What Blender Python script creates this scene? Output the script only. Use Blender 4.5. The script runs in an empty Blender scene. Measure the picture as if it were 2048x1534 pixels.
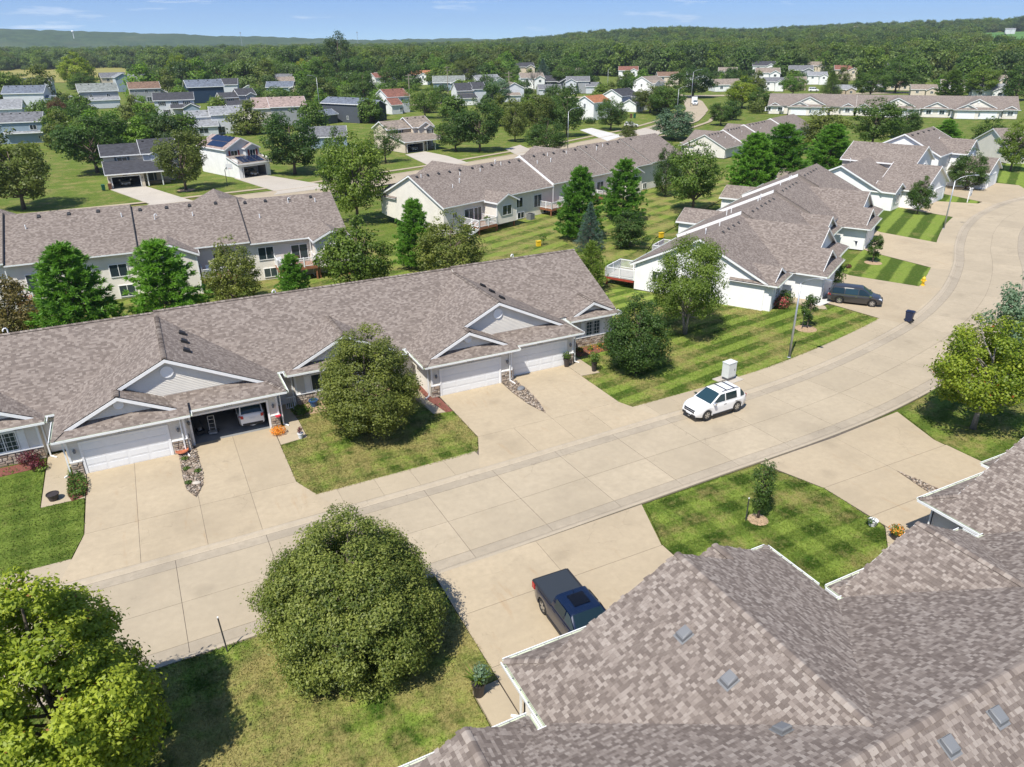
import bpy, bmesh, math, random
import numpy as np
from mathutils import Vector, Matrix
R = math.radians
sc = bpy.context.scene
COL = sc.collection
rnd = random.Random(7)

# ---------------------------------------------------------------- camera
CAMH = 24.4; HAZE = .00009
cam_d = bpy.data.cameras.new('camera')
cam = bpy.data.objects.new('camera', cam_d)
COL.objects.link(cam)
cam_d.sensor_width = 36.0
cam_d.lens = 25.75
cam_d.clip_start = 0.1
cam_d.clip_end = 30000
def _basis():
    f = 1464.878
    a = Vector((4265 - 1024, -(51 - 767), -f)).normalized()
    b = Vector((213 - 1024, -(93 - 767), -f)).normalized()
    u = a.cross(b).normalized()
    b = u.cross(a)
    return Matrix((a, b, u))
cam.matrix_world = Matrix.Translation((0, 0, CAMH)) @ _basis().to_4x4()
sc.camera = cam

# ---------------------------------------------------------------- light
SUNV = Vector((-3.7, -2.7, 7.3)).normalized()          # towards the sun
SUN_EL = math.asin(SUNV.z)
SUN_AZ = math.atan2(SUNV.x, SUNV.y)
w = bpy.data.worlds.new('World')
sc.world = w
w.use_nodes = True
wt = w.node_tree
wt.nodes.clear()
def wn(t, **k):
    n = wt.nodes.new(t)
    for a, v in k.items(): setattr(n, a, v)
    return n
wo = wn('ShaderNodeOutputWorld'); bg = wn('ShaderNodeBackground')
sky = wn('ShaderNodeTexSky', sky_type='NISHITA', sun_disc=False, sun_elevation=SUN_EL, sun_rotation=SUN_AZ,
         altitude=200, air_density=1.0, dust_density=0.4, ozone_density=1.5)
tc = wn('ShaderNodeTexCoord'); sep = wn('ShaderNodeSeparateXYZ'); com = wn('ShaderNodeCombineXYZ')
mz = wn('ShaderNodeMath', operation='MULTIPLY_ADD'); mz.inputs[1].default_value = 2.6; mz.inputs[2].default_value = 0.07
wt.links.new(tc.outputs['Generated'], sep.inputs[0])
wt.links.new(sep.outputs[0], com.inputs[0]); wt.links.new(sep.outputs[1], com.inputs[1])
wt.links.new(sep.outputs[2], mz.inputs[0]); wt.links.new(mz.outputs[0], com.inputs[2])
nrm = wn('ShaderNodeVectorMath', operation='NORMALIZE')
wt.links.new(com.outputs[0], nrm.inputs[0]); wt.links.new(nrm.outputs[0], sky.inputs[0])
# thin fair weather clouds, flattened towards the horizon
cmap = wn('ShaderNodeMapping'); cmap.inputs['Scale'].default_value = (9, 9, 95)
cmap.inputs['Location'].default_value = (3.1, 0.4, 0.6)
cno = wn('ShaderNodeTexNoise'); cno.inputs['Scale'].default_value = 1.0; cno.inputs['Detail'].default_value = 7; cno.inputs['Roughness'].default_value = .55
crm = wn('ShaderNodeValToRGB'); crm.color_ramp.elements[0].position = .60; crm.color_ramp.elements[1].position = .80
cmx = wn('ShaderNodeMix', data_type='RGBA'); cmx.inputs['B'].default_value = (9.5, 9.8, 10.2, 1)
cfac = wn('ShaderNodeMath', operation='MULTIPLY'); cfac.inputs[1].default_value = .75
tint = wn('ShaderNodeMix', data_type='RGBA', blend_type='MULTIPLY'); tint.inputs['Factor'].default_value = 1
tint.inputs['B'].default_value = (0.80, 0.98, 1.20, 1)
wt.links.new(tc.outputs['Generated'], cmap.inputs[0]); wt.links.new(cmap.outputs[0], cno.inputs['Vector'])
wt.links.new(cno.outputs['Fac'], crm.inputs[0]); wt.links.new(crm.outputs[0], cfac.inputs[0])
wt.links.new(sky.outputs[0], tint.inputs['A'])
wt.links.new(cfac.outputs[0], cmx.inputs['Factor']); wt.links.new(tint.outputs['Result'], cmx.inputs['A'])
wt.links.new(cmx.outputs['Result'], bg.inputs[0])
bg.inputs[1].default_value = 0.11
wt.links.new(bg.outputs[0], wo.inputs[0])
sun_d = bpy.data.lights.new('sun', 'SUN'); sun_d.energy = 5.0; sun_d.angle = R(0.53); sun_d.color = (1, .95, .87)
sun = bpy.data.objects.new('sun', sun_d); COL.objects.link(sun)
sun.rotation_euler = SUNV.to_track_quat('Z', 'Y').to_euler()
vs = sc.view_settings
vs.view_transform = 'Standard'; vs.look = 'None'; vs.exposure = 0.40; vs.gamma = 1; vs.use_curve_mapping = False
sc.cycles.use_denoising = True
sc.cycles.max_bounces = 6; sc.cycles.diffuse_bounces = 3; sc.cycles.glossy_bounces = 2
sc.cycles.transmission_bounces = 3; sc.cycles.transparent_max_bounces = 4; sc.cycles.volume_bounces = 0
sc.cycles.sample_clamp_indirect = 6

# ---------------------------------------------------------------- materials
class NT:
    def __init__(s, name):
        s.m = bpy.data.materials.new(name); s.m.use_nodes = True
        s.t = s.m.node_tree; s.t.nodes.clear()
        s.out = s.t.nodes.new('ShaderNodeOutputMaterial')
        s.b = s.t.nodes.new('ShaderNodeBsdfPrincipled')
        s.t.links.new(s.b.outputs[0], s.out.inputs[0])
    def n(s, typ, ins=None, **props):
        n = s.t.nodes.new('ShaderNode' + typ)
        for k, v in props.items(): setattr(n, k, v)
        for k, v in (ins or {}).items(): s.set(n.inputs[k], v)
        return n
    def set(s, sock, v):
        if isinstance(v, bpy.types.NodeSocket): s.t.links.new(v, sock)
        elif isinstance(v, bpy.types.Node): s.t.links.new(v.outputs[0], sock)
        else: sock.default_value = v
    def p(s, name, v): s.set(s.b.inputs[name], v)
    def math(s, op, a, b=0.0, c=0.0, clamp=False):
        n = s.n('Math', operation=op, use_clamp=clamp); s.set(n.inputs[0], a); s.set(n.inputs[1], b); s.set(n.inputs[2], c)
        return n.outputs[0]
    def mix(s, f, a, b, blend='MIX'):
        n = s.n('Mix', data_type='RGBA', blend_type=blend)
        s.set(n.inputs['Factor'], f)
        s.set(n.inputs['A'], a if not isinstance(a, tuple) else (*a, 1)[:4]); s.set(n.inputs['B'], b if not isinstance(b, tuple) else (*b, 1)[:4])
        return n.outputs['Result']
    def noise(s, vec, scale, detail=4, rough=.55):
        n = s.n('TexNoise', {'Scale': scale, 'Detail': detail, 'Roughness': rough}); s.set(n.inputs['Vector'], vec)
        return n.outputs['Fac']
    def ramp(s, f, stops):
        n = s.n('ValToRGB'); e = n.color_ramp.elements
        while len(e) < len(stops): e.new(.5)
        for i, (p_, c_) in enumerate(stops):
            e[i].position = p_; e[i].color = (*c_, 1) if isinstance(c_, tuple) else (c_, c_, c_, 1)
        s.set(n.inputs[0], f); return n.outputs[0]
    def pos(s): return s.n('NewGeometry').outputs['Position']
    def objrand(s): return s.n('ObjectInfo').outputs['Random']
    def bump(s, h, dist=.02, strength=.5):
        n = s.n('Bump', {'Strength': strength, 'Distance': dist}); s.set(n.inputs['Height'], h); s.p('Normal', n.outputs[0])

def plain(name, col, rough=.6, metal=0.0, var=.0, spec=.5, vscale=3.0, coat=0):
    k = NT(name)
    if var:
        f = k.noise(k.pos(), vscale, 5)
        lo = tuple(c * (1 - var) for c in col); hi = tuple(min(1, c * (1 + var)) for c in col)
        k.p('Base Color', k.ramp(f, [(.3, lo), (.7, hi)]))
    else: k.p('Base Color', (*col, 1))
    k.p('Roughness', rough); k.p('Metallic', metal); k.p('Specular IOR Level', spec)
    if coat: k.p('Coat Weight', coat)
    return k.m

def shingle_mat(name, stops, tab=.21, row=.145, rand=.0):
    k = NT(name)
    uv = k.n('UVMap').outputs[0]
    sp = k.n('SeparateXYZ', {0: uv})
    rw = k.math('FLOOR', k.math('DIVIDE', sp.outputs[1], row))
    off = k.n('TexWhiteNoise', noise_dimensions='1D'); k.set(off.inputs['W'], rw)
    cu = k.math('FLOOR', k.math('ADD', k.math('DIVIDE', sp.outputs[0], tab), k.math('MULTIPLY', off.outputs[0], 7)))
    v = k.n('CombineXYZ', {0: cu, 1: rw})
    wn_ = k.n('TexWhiteNoise', noise_dimensions='2D'); k.set(wn_.inputs['Vector'], v.outputs[0])
    big = k.noise(k.pos(), .35, 3)
    f = k.math('ADD', k.math('MULTIPLY_ADD', wn_.outputs[0], .66, .15), k.math('MULTIPLY', k.math('SUBTRACT', big, .5), .25), clamp=True)
    c = k.ramp(f, stops)
    fine = k.noise(k.pos(), 60, 2)
    c = k.mix(k.math('MULTIPLY', fine, .35), c, (.09, .08, .075))
    if rand:
        c = k.mix(k.math('MULTIPLY', k.objrand(), rand), c, (.1, .09, .085))
    k.p('Base Color', c); k.p('Roughness', .93); k.p('Specular IOR Level', .15)
    fr = k.math('FRACT', k.math('DIVIDE', sp.outputs[1], row))
    k.bump(k.math('MULTIPLY_ADD', fr, -1.0, k.math('MULTIPLY', wn_.outputs[0], .6)), .012, .9)
    return k.m

TAUPE = [(.05, (.138, .112, .095)), (.35, (.19, .155, .132)), (.6, (.25, .208, .177)), (.9, (.325, .278, .24))]
M = {}
M['shingle'] = shingle_mat('taupe_shingle', TAUPE)
def flat_shingle(name):
    k = NT(name)
    a = k.n('Attribute', attribute_name='tint').outputs['Fac']
    big = k.noise(k.pos(), .4, 3)
    f = k.math('ADD', k.math('MULTIPLY_ADD', a, .74, .13), k.math('MULTIPLY', k.math('SUBTRACT', big, .5), .22), clamp=True)
    c = k.ramp(f, [(.05, (.135, .108, .092)), (.35, (.185, .152, .129)), (.6, (.262, .219, .186)), (.9, (.365, .318, .274))])
    c = k.mix(k.math('MULTIPLY', k.noise(k.pos(), 90, 2), .35), c, (.1, .085, .08))
    k.p('Base Color', c); k.p('Roughness', .95); k.p('Specular IOR Level', .12)
    k.bump(k.noise(k.pos(), 220, 2), .004, .5)
    return k.m
M['tab'] = flat_shingle('shingle_tab')
def one_tab(name):
    k = NT(name)
    c = k.ramp(k.math('MULTIPLY_ADD', k.objrand(), .74, .13), [(.05, (.135, .108, .092)), (.35, (.185, .152, .129)), (.6, (.262, .219, .186)), (.95, (.365, .318, .274))])
    c = k.mix(k.math('MULTIPLY', k.noise(k.pos(), 90, 2), .35), c, (.1, .085, .08))
    k.p('Base Color', c); k.p('Roughness', .95); k.p('Specular IOR Level', .12)
    k.bump(k.noise(k.pos(), 220, 2), .004, .5)
    return k.m
M['tab1'] = one_tab('single_shingle_tab')
def roofm(key, c, var=.35):
    lo = tuple(x * (1 - var) for x in c); hi = tuple(x * (1 + var) for x in c)
    M[key] = shingle_mat('shingle_' + key, [(.1, lo), (.5, c), (.9, hi)], tab=.5, row=.3)
roofm('r_char', (.050, .053, .062)); roofm('r_grey', (.16, .165, .175)); roofm('r_lgrey', (.26, .27, .28))
roofm('r_blue', (.14, .165, .205)); roofm('r_tan', (.26, .215, .175)); roofm('r_brown', (.20, .125, .085))
roofm('r_red', (.22, .095, .068)); roofm('r_orange', (.36, .15, .07)); roofm('r_pink', (.33, .25, .22)); roofm('r_sage', (.22, .24, .22))
roofm('r_taupe', (.24, .205, .18))

def siding_mat(key, c, lap=.11):
    k = NT('siding_' + key)
    z = k.n('SeparateXYZ', {0: k.pos()}).outputs[2]
    fr = k.math('FRACT', k.math('DIVIDE', z, lap))
    big = k.noise(k.pos(), .8, 3)
    k.p('Base Color', k.ramp(big, [(.3, tuple(x * .93 for x in c)), (.7, tuple(min(.86, x * 1.05) for x in c))]))
    k.p('Roughness', .55); k.p('Specular IOR Level', .3)
    k.bump(k.math('MULTIPLY', fr, -1.0), .018, .8)
    M[key] = k.m
siding_mat('s_cream', (.70, .66, .585)); siding_mat('s_white', (.78, .78, .76)); siding_mat('s_lgrey', (.56, .58, .60))
siding_mat('s_grey', (.30, .31, .32)); siding_mat('s_beige', (.60, .52, .41)); siding_mat('s_tan', (.44, .36, .27))
siding_mat('s_navy', (.022, .045, .085)); siding_mat('s_slate', (.075, .085, .10)); siding_mat('s_blue', (.25, .32, .38))
siding_mat('s_char', (.04, .048, .055)); siding_mat('s_greige', (.52, .48, .42)); siding_mat('s_green', (.25, .32, .30))
M['white'] = plain('white_trim', (.80, .80, .79), .35, var=.04)
M['white2'] = plain('white_vinyl', (.78, .78, .77), .4)
M['gutter'] = plain('gutter_aluminium', (.78, .79, .78), .3, var=.05)
M['gutter_in'] = plain('gutter_inside', (.46, .50, .38), .6, var=.25, vscale=2)
M['soffit'] = plain('soffit', (.66, .65, .62), .6)
M['vent_grey'] = plain('vent_grey_metal', (.17, .175, .18), .6, .0)
M['vent_black'] = plain('vent_black', (.02, .02, .022), .5)
M['pvc'] = plain('white_pipe', (.78, .78, .77), .4)
M['door_white'] = plain('garage_door_white', (.77, .78, .78), .38, var=.03)
M['dark'] = plain('dark_interior', (.03, .03, .032), .9)
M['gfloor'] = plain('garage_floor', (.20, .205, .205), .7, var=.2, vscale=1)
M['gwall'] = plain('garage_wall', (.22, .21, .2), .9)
M['num'] = plain('dark_numerals', (.05, .045, .04), .5)  # dark numerals; the same colour paints shade on one row's step boards
M['found'] = plain('foundation_concrete', (.42, .40, .37), .85, var=.1)
M['deckwood'] = plain('deck_wood', (.26, .105, .05), .75, var=.25)
M['deckred'] = plain('deck_red_stain', (.33, .05, .03), .65, var=.15)
M['galv'] = plain('galvanised_steel', (.42, .44, .46), .42, .6, var=.08)
M['lens'] = plain('lamp_lens', (.7, .72, .72), .2)
M['rubber'] = plain('tyre_rubber', (.018, .018, .019), .75)
M['alloy'] = plain('alloy_rim', (.55, .56, .58), .28, .9)
M['chrome'] = plain('chrome', (.75, .76, .78), .12, 1.0)
M['blackpl'] = plain('black_plastic', (.022, .022, .024), .55)
M['red_lens'] = plain('red_lens', (.42, .02, .02), .2)
M['head_lens'] = plain('headlamp', (.66, .70, .74), .1, .2)
M['amber'] = plain('amber_lens', (.7, .2, .02), .25)
M['plate'] = plain('plate', (.68, .70, .72), .4)
M['yellow'] = plain('yellow_paint', (.72, .46, .02), .4)
M['navybin'] = plain('navy_plastic', (.012, .02, .055), .45)
M['greenbin'] = plain('green_plastic', (.008, .09, .055), .45)
M['brownbin'] = plain('brown_plastic', (.15, .065, .035), .55)
M['terra'] = plain('terracotta', (.42, .13, .06), .7, var=.15)
M['blue_pot'] = plain('blue_glazed_pot', (.03, .08, .19), .25)
M['dark_pot'] = plain('dark_pot', (.04, .032, .03), .5)
M['white_pot'] = plain('white_pot', (.7, .7, .7), .4)
M['solar'] = plain('solar_glass', (.012, .022, .055), .12, .1)
M['shut_red'] = plain('shutter_red', (.16, .015, .022), .5)
M['shut_black'] = plain('shutter_black', (.02, .022, .026), .5)
M['shut_slate'] = plain('shutter_slate', (.07, .10, .115), .5)
M['bark'] = plain('bark', (.13, .10, .078), .9, var=.4, vscale=9)
M['bark_grey'] = plain('grey_bark', (.24, .215, .19), .9, var=.35, vscale=9)
M['stake'] = plain('stake_dark', (.05, .05, .05), .6)
M['flag_red'] = plain('flag_red', (.5, .03, .05), .8)
M['flag_blue'] = plain('flag_blue', (.03, .05, .22), .8)
M['util'] = plain('utility_green_grey', (.60, .63, .61), .45, var=.05)
M['wood_pole'] = plain('wood_pole', (.30, .25, .2), .85)
def glass_mat(key, c=(.03, .045, .05), r=.06):
    k = NT('glass_' + key); f = k.objrand()
    k.p('Base Color', k.mix(f, tuple(x * .6 for x in c), tuple(min(1, x * 1.7) for x in c)))
    k.p('Roughness', r); k.p('Specular IOR Level', .5); M[key] = k.m
glass_mat('glass'); glass_mat('glass_blind', (.30, .33, .33)); glass_mat('carglass', (.012, .028, .036), .05); glass_mat('sunroof', (.004, .004, .005), .05)
def paint(key, c, metal=.0, rough=.3):
    k = NT('paint_' + key); k.p('Base Color', (*c, 1)); k.p('Metallic', metal); k.p('Roughness', rough); k.p('Coat Weight', .8); k.p('Coat Roughness', .06); M[key] = k.m
paint('p_white', (.78, .78, .77)); paint('p_grey', (.036, .034, .033), .1, .35); paint('p_navy', (.004, .011, .036), .2, .25)
paint('p_silver', (.42, .44, .46), .7, .3); paint('p_beige', (.33, .30, .26), .6, .3); paint('p_dark', (.05, .05, .055), .3, .3)
def vinyl():
    k = NT('tonneau_vinyl'); k.p('Base Color', (.028, .034, .041, 1)); k.p('Roughness', .55); k.bump(k.noise(k.pos(), 12, 3), .004, .4); M['tonneau'] = k.m
vinyl()
def concrete(key, c, stain=.35, rust=.12):
    k = NT('concrete_' + key); P = k.pos()
    a = k.noise(P, .22, 5, .6); b = k.noise(P, 2.6, 6, .65); d = k.noise(P, 38, 3)
    col = k.ramp(a, [(.25, tuple(x * (1 - stain * .55) for x in c)), (.5, c), (.75, tuple(x * 1.10 for x in c))])
    col = k.mix(k.ramp(b, [(.35, .0), (.72, stain)]), col, tuple(x * .66 for x in c))
    mp = k.n('Mapping'); k.set(mp.inputs[0], P); mp.inputs['Scale'].default_value = (1.0, .18, 1)
    st = k.noise(mp.outputs[0], 1.4, 6, .7)
    col = k.mix(k.ramp(st, [(.58, .0), (.78, rust)]), col, (c[0] * .72, c[1] * .48, c[2] * .26))
    col = k.mix(k.math('MULTIPLY', k.objrand(), .42), col, tuple(x * .74 for x in c))
    cr = k.n('TexVoronoi', {'Scale': .55}, feature='DISTANCE_TO_EDGE'); k.set(cr.inputs['Vector'], k.n('VectorMath', {0: P, 1: k.mix(1, (0, 0, 0), k.n('TexNoise', {'Vector': P, 'Scale': 1.3, 'Detail': 4}).outputs['Color'])}, operation='ADD').outputs[0])
    cm = k.math('MULTIPLY', k.math('LESS_THAN', cr.outputs[0], .006), k.ramp(k.noise(P, .35, 2), [(.56, 0.), (.62, .45)]))
    col = k.mix(cm, col, tuple(x * .4 for x in c))
    sp_ = k.n('TexVoronoi', {'Scale': .42}); k.set(sp_.inputs['Vector'], k.n('VectorMath', {0: P, 1: k.n('VectorMath', {0: k.n('TexNoise', {'Vector': P, 'Scale': 2.2, 'Detail': 5}).outputs['Color'], 'Scale': .7}, operation='SCALE').outputs[0]}, operation='ADD').outputs[0])
    spot = k.math('MULTIPLY', k.ramp(sp_.outputs['Distance'], [(.10, 1.), (.30, 0.)]), k.math('MULTIPLY', k.math('GREATER_THAN', k.n('SeparateColor', {0: sp_.outputs['Color']}).outputs[0], .68), stain * .75))
    col = k.mix(spot, col, tuple(x * .52 for x in c))
    mp2 = k.n('Mapping'); k.set(mp2.inputs[0], P); mp2.inputs['Scale'].default_value = (.06, 1.1, 1)
    col = k.mix(k.ramp(k.noise(mp2.outputs[0], 1.0, 4, .6), [(.50, 0.), (.72, stain * .55)]), col, tuple(x * .74 for x in c))
    col = k.mix(k.math('MULTIPLY', d, .16), col, tuple(x * .5 for x in c))
    k.p('Base Color', col); k.p('Roughness', .88); k.p('Specular IOR Level', .25)
    k.bump(k.math('ADD', d, k.math('MULTIPLY', b, .4)), .006, .5)
    M[key] = k.m
concrete('road', (.44, .368, .262), .40, .10); concrete('drive', (.455, .372, .255), .42, .5); concrete('walk', (.44, .365, .255), .25, .08)
concrete('pan', (.40, .34, .255), .55, .08); concrete('kerb', (.46, .39, .29), .5, .05); concrete('pale', (.50, .45, .38), .25, .08); concrete('white_c', (.58, .57, .54), .15, .0)
M['joint'] = plain('joint_dark', (.11, .09, .07), .95, var=.3)
def grass(key, ang, width, contrast=.6, dry=.35, checker=None, base=1.0, hue=0):
    k = NT('grass_' + key); P = k.pos()
    wob = k.noise(P, .35, 2)
    def stripe(a, w_):
        ca, sa = math.cos(R(a)), math.sin(R(a))
        dt = k.n('VectorMath', {0: P, 1: (-sa / w_, ca / w_, 0)}, operation='DOT_PRODUCT').outputs['Value']
        dt = k.math('ADD', dt, k.math('MULTIPLY', wob, .35))
        sn = k.math('SINE', k.math('MULTIPLY', dt, math.pi))
        return k.math('MULTIPLY_ADD', sn, 1.7, .5, clamp=True)
    f = stripe(ang, width)
    if checker: f = k.math('ADD', k.math('MULTIPLY', f, .5), k.math('MULTIPLY', stripe(ang + 90, checker), .5))
    b = base
    lo = (.058 * b, .098 * b, .012 * b); hi = (.205 * b, .275 * b, .046 * b); mid = tuple((x + y) / 2 for x, y in zip(lo, hi))
    lo = tuple(m_ + (l - m_) * contrast for m_, l in zip(mid, lo)); hi = tuple(m_ + (l - m_) * contrast for m_, l in zip(mid, hi))
    ft = k.noise(P, 6.5, 5, .7)
    f = k.math('ADD', f, k.math('MULTIPLY', k.math('SUBTRACT', ft, .5), 1.3), clamp=True)
    col = k.mix(f, lo, hi)
    pa = k.noise(P, .30, 5, .62); pb = k.noise(P, 1.7, 4, .7)
    dm = k.ramp(k.math('MULTIPLY_ADD', pb, .35, k.math('MULTIPLY', pa, .65)), [(.66 - .34 * dry, 0.), (.80 - .34 * dry, .85)])
    col = k.mix(dm, col, (.33 * b, .265 * b, .105 * b))
    gm = k.ramp(k.noise(P, .8, 4, .65), [(.52, 0.), (.72, .55)])
    col = k.mix(gm, col, (.05 * b, .125 * b, .012 * b))
    mm_ = k.noise(P, 4.2, 5, .75)
    col = k.mix(k.ramp(mm_, [(.34, .6), (.48, 0.)]), col, (.085 * b, .105 * b, .018 * b))
    col = k.mix(k.ramp(mm_, [(.52, 0.), (.70, .42)]), col, (.40 * b, .385 * b, .125 * b))
    fine = k.noise(P, 28, 4, .8)
    col = k.mix(k.ramp(fine, [(.38, .55), (.62, 0.)]), col, (.022 * b, .045 * b, .008 * b))
    k.p('Base Color', col); k.p('Roughness', .9); k.p('Specular IOR Level', .1)
    k.bump(k.math('ADD', fine, k.noise(P, 110, 2)), .05, .8)
    M[key] = k.m
grass('g_base', 24, 1.6, .15, .5); grass('g_back', 24, 1.55, 1.05, .64, base=1.14); grass('g_l3', 10, 1.0, 1.05, .58, base=1.35)
grass('g_l2', 2, .85, 1.2, .74, checker=.85, base=1.45); grass('g_n1', 5, .9, 1.25, .74, checker=1.0, base=1.55); grass('g_n2', 0, .95, 1.35, .5, checker=1.3, base=1.3)
grass('g_b4', 29, 1.45, 1.1, .3, base=1.2); grass('g_far', -8, 2.2, .12, .52, base=1.05); grass('g_l1', 4, .9, .6, .3, checker=.9, base=1.25); grass('g_n3', 8, 1.2, .6, .55, base=1.3)
def field(key, c1, c2, sc_):
    k = NT('field_' + key); P = k.pos()
    mp = k.n('Mapping'); k.set(mp.inputs[0], P); mp.inputs['Scale'].default_value = (.15, 1, 1)
    k.p('Base Color', k.mix(k.ramp(k.noise(mp.outputs[0], sc_, 5), [(.35, 0.), (.65, 1.)]), c1, c2)); k.p('Roughness', .95); M[key] = k.m
field('corn', (.20, .20, .035), (.28, .235, .06), .03); field('crop', (.05, .14, .02), (.09, .2, .03), .03)
def leaf(key, dark, light, trans=.42, gain=1.45, rv=.35, extra=None, exf=.0):
    dark = tuple(min(.8, x * gain) for x in dark); light = tuple(min(.85, x * gain) for x in light)
    k = NT('leaf_' + key)
    a = k.n('Attribute', attribute_name='tint').outputs['Fac']
    f = k.math('ADD', k.math('MULTIPLY', a, .85), k.math('MULTIPLY', k.math('SUBTRACT', k.objrand(), .5), rv), clamp=True)
    c = k.mix(f, dark, light)
    if extra:
        sel = k.math('GREATER_THAN', k.n('TexWhiteNoise', {'W': k.math('MULTIPLY', a, 917.3)}, noise_dimensions='1D').outputs[0], 1 - exf)
        c = k.mix(sel, c, extra)
    k.p('Base Color', c); k.p('Roughness', .5); k.p('Specular IOR Level', .35)
    tr = k.n('BsdfTranslucent'); k.set(tr.inputs[0], k.mix(1, c, (1.15, 1.25, .55), 'MULTIPLY'))
    mx = k.n('MixShader', {0: trans}); k.t.links.new(k.b.outputs[0], mx.inputs[1]); k.t.links.new(tr.outputs[0], mx.inputs[2])
    k.t.links.new(mx.outputs[0], k.out.inputs[0]); M[key] = k.m
leaf('lf_green', (.030, .066, .010), (.115, .175, .028)); leaf('lf_dark', (.022, .052, .010), (.082, .135, .026)); leaf('lf_bright', (.07, .115, .006), (.34, .38, .04), extra=(.35, .09, .03), exf=.006)
leaf('lf_olive', (.045, .065, .012), (.14, .165, .035)); leaf('lf_yellow', (.16, .17, .012), (.34, .32, .03)); leaf('lf_brown', (.055, .035, .018), (.15, .075, .04)); leaf('lf_bronze', (.05, .052, .015), (.17, .13, .04))
leaf('lf_linden', (.06, .088, .014), (.33, .35, .085)); leaf('lf_pine', (.040, .11, .016), (.16, .30, .04)); leaf('lf_spruce', (.030, .060, .050), (.10, .16, .13)); leaf('lf_silver', (.055, .10, .055), (.17, .24, .15))
leaf('lf_pear', (.048, .070, .012), (.22, .24, .05)); leaf('lf_forest', (.026, .052, .014), (.13, .18, .045), rv=.8); leaf('lf_fbright', (.05, .11, .012), (.16, .25, .03)); leaf('lf_redbush', (.035, .010, .014), (.15, .028, .042))
leaf('lf_flower_o', (.55, .17, .02), (.75, .32, .05)); leaf('lf_flower_r', (.26, .03, .04), (.42, .12, .11), extra=(.05, .10, .02), exf=.45); leaf('lf_birch', (.04, .078, .008), (.17, .225, .035)); leaf('lf_juniper', (.055, .10, .015), (.18, .24, .04))
def rockm():
    k = NT('river_rock'); a = k.n('Attribute', attribute_name='tint').outputs['Fac']
    k.p('Base Color', k.ramp(a, [(.0, (.11, .08, .06)), (.3, (.23, .17, .12)), (.6, (.34, .27, .20)), (.85, (.45, .39, .32)), (1, (.18, .155, .145))])); k.p('Roughness', .8); M['rock'] = k.m
    k = NT('veneer_stone'); k.p('Base Color', k.ramp(k.objrand(), [(.0, (.20, .15, .11)), (.35, (.36, .29, .22)), (.7, (.47, .41, .34)), (1, (.33, .24, .17))])); k.p('Roughness', .85); k.bump(k.noise(k.pos(), 14, 4), .02, .7); M['stone'] = k.m
rockm()
M['mortar'] = plain('mortar', (.25, .22, .19), .95)
M['mulch'] = plain('red_mulch', (.17, .06, .042), .95, var=.5, vscale=14)
M['mulch_b'] = plain('tan_mulch', (.36, .25, .15), .95, var=.4, vscale=14)
M['hill'] = None

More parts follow.
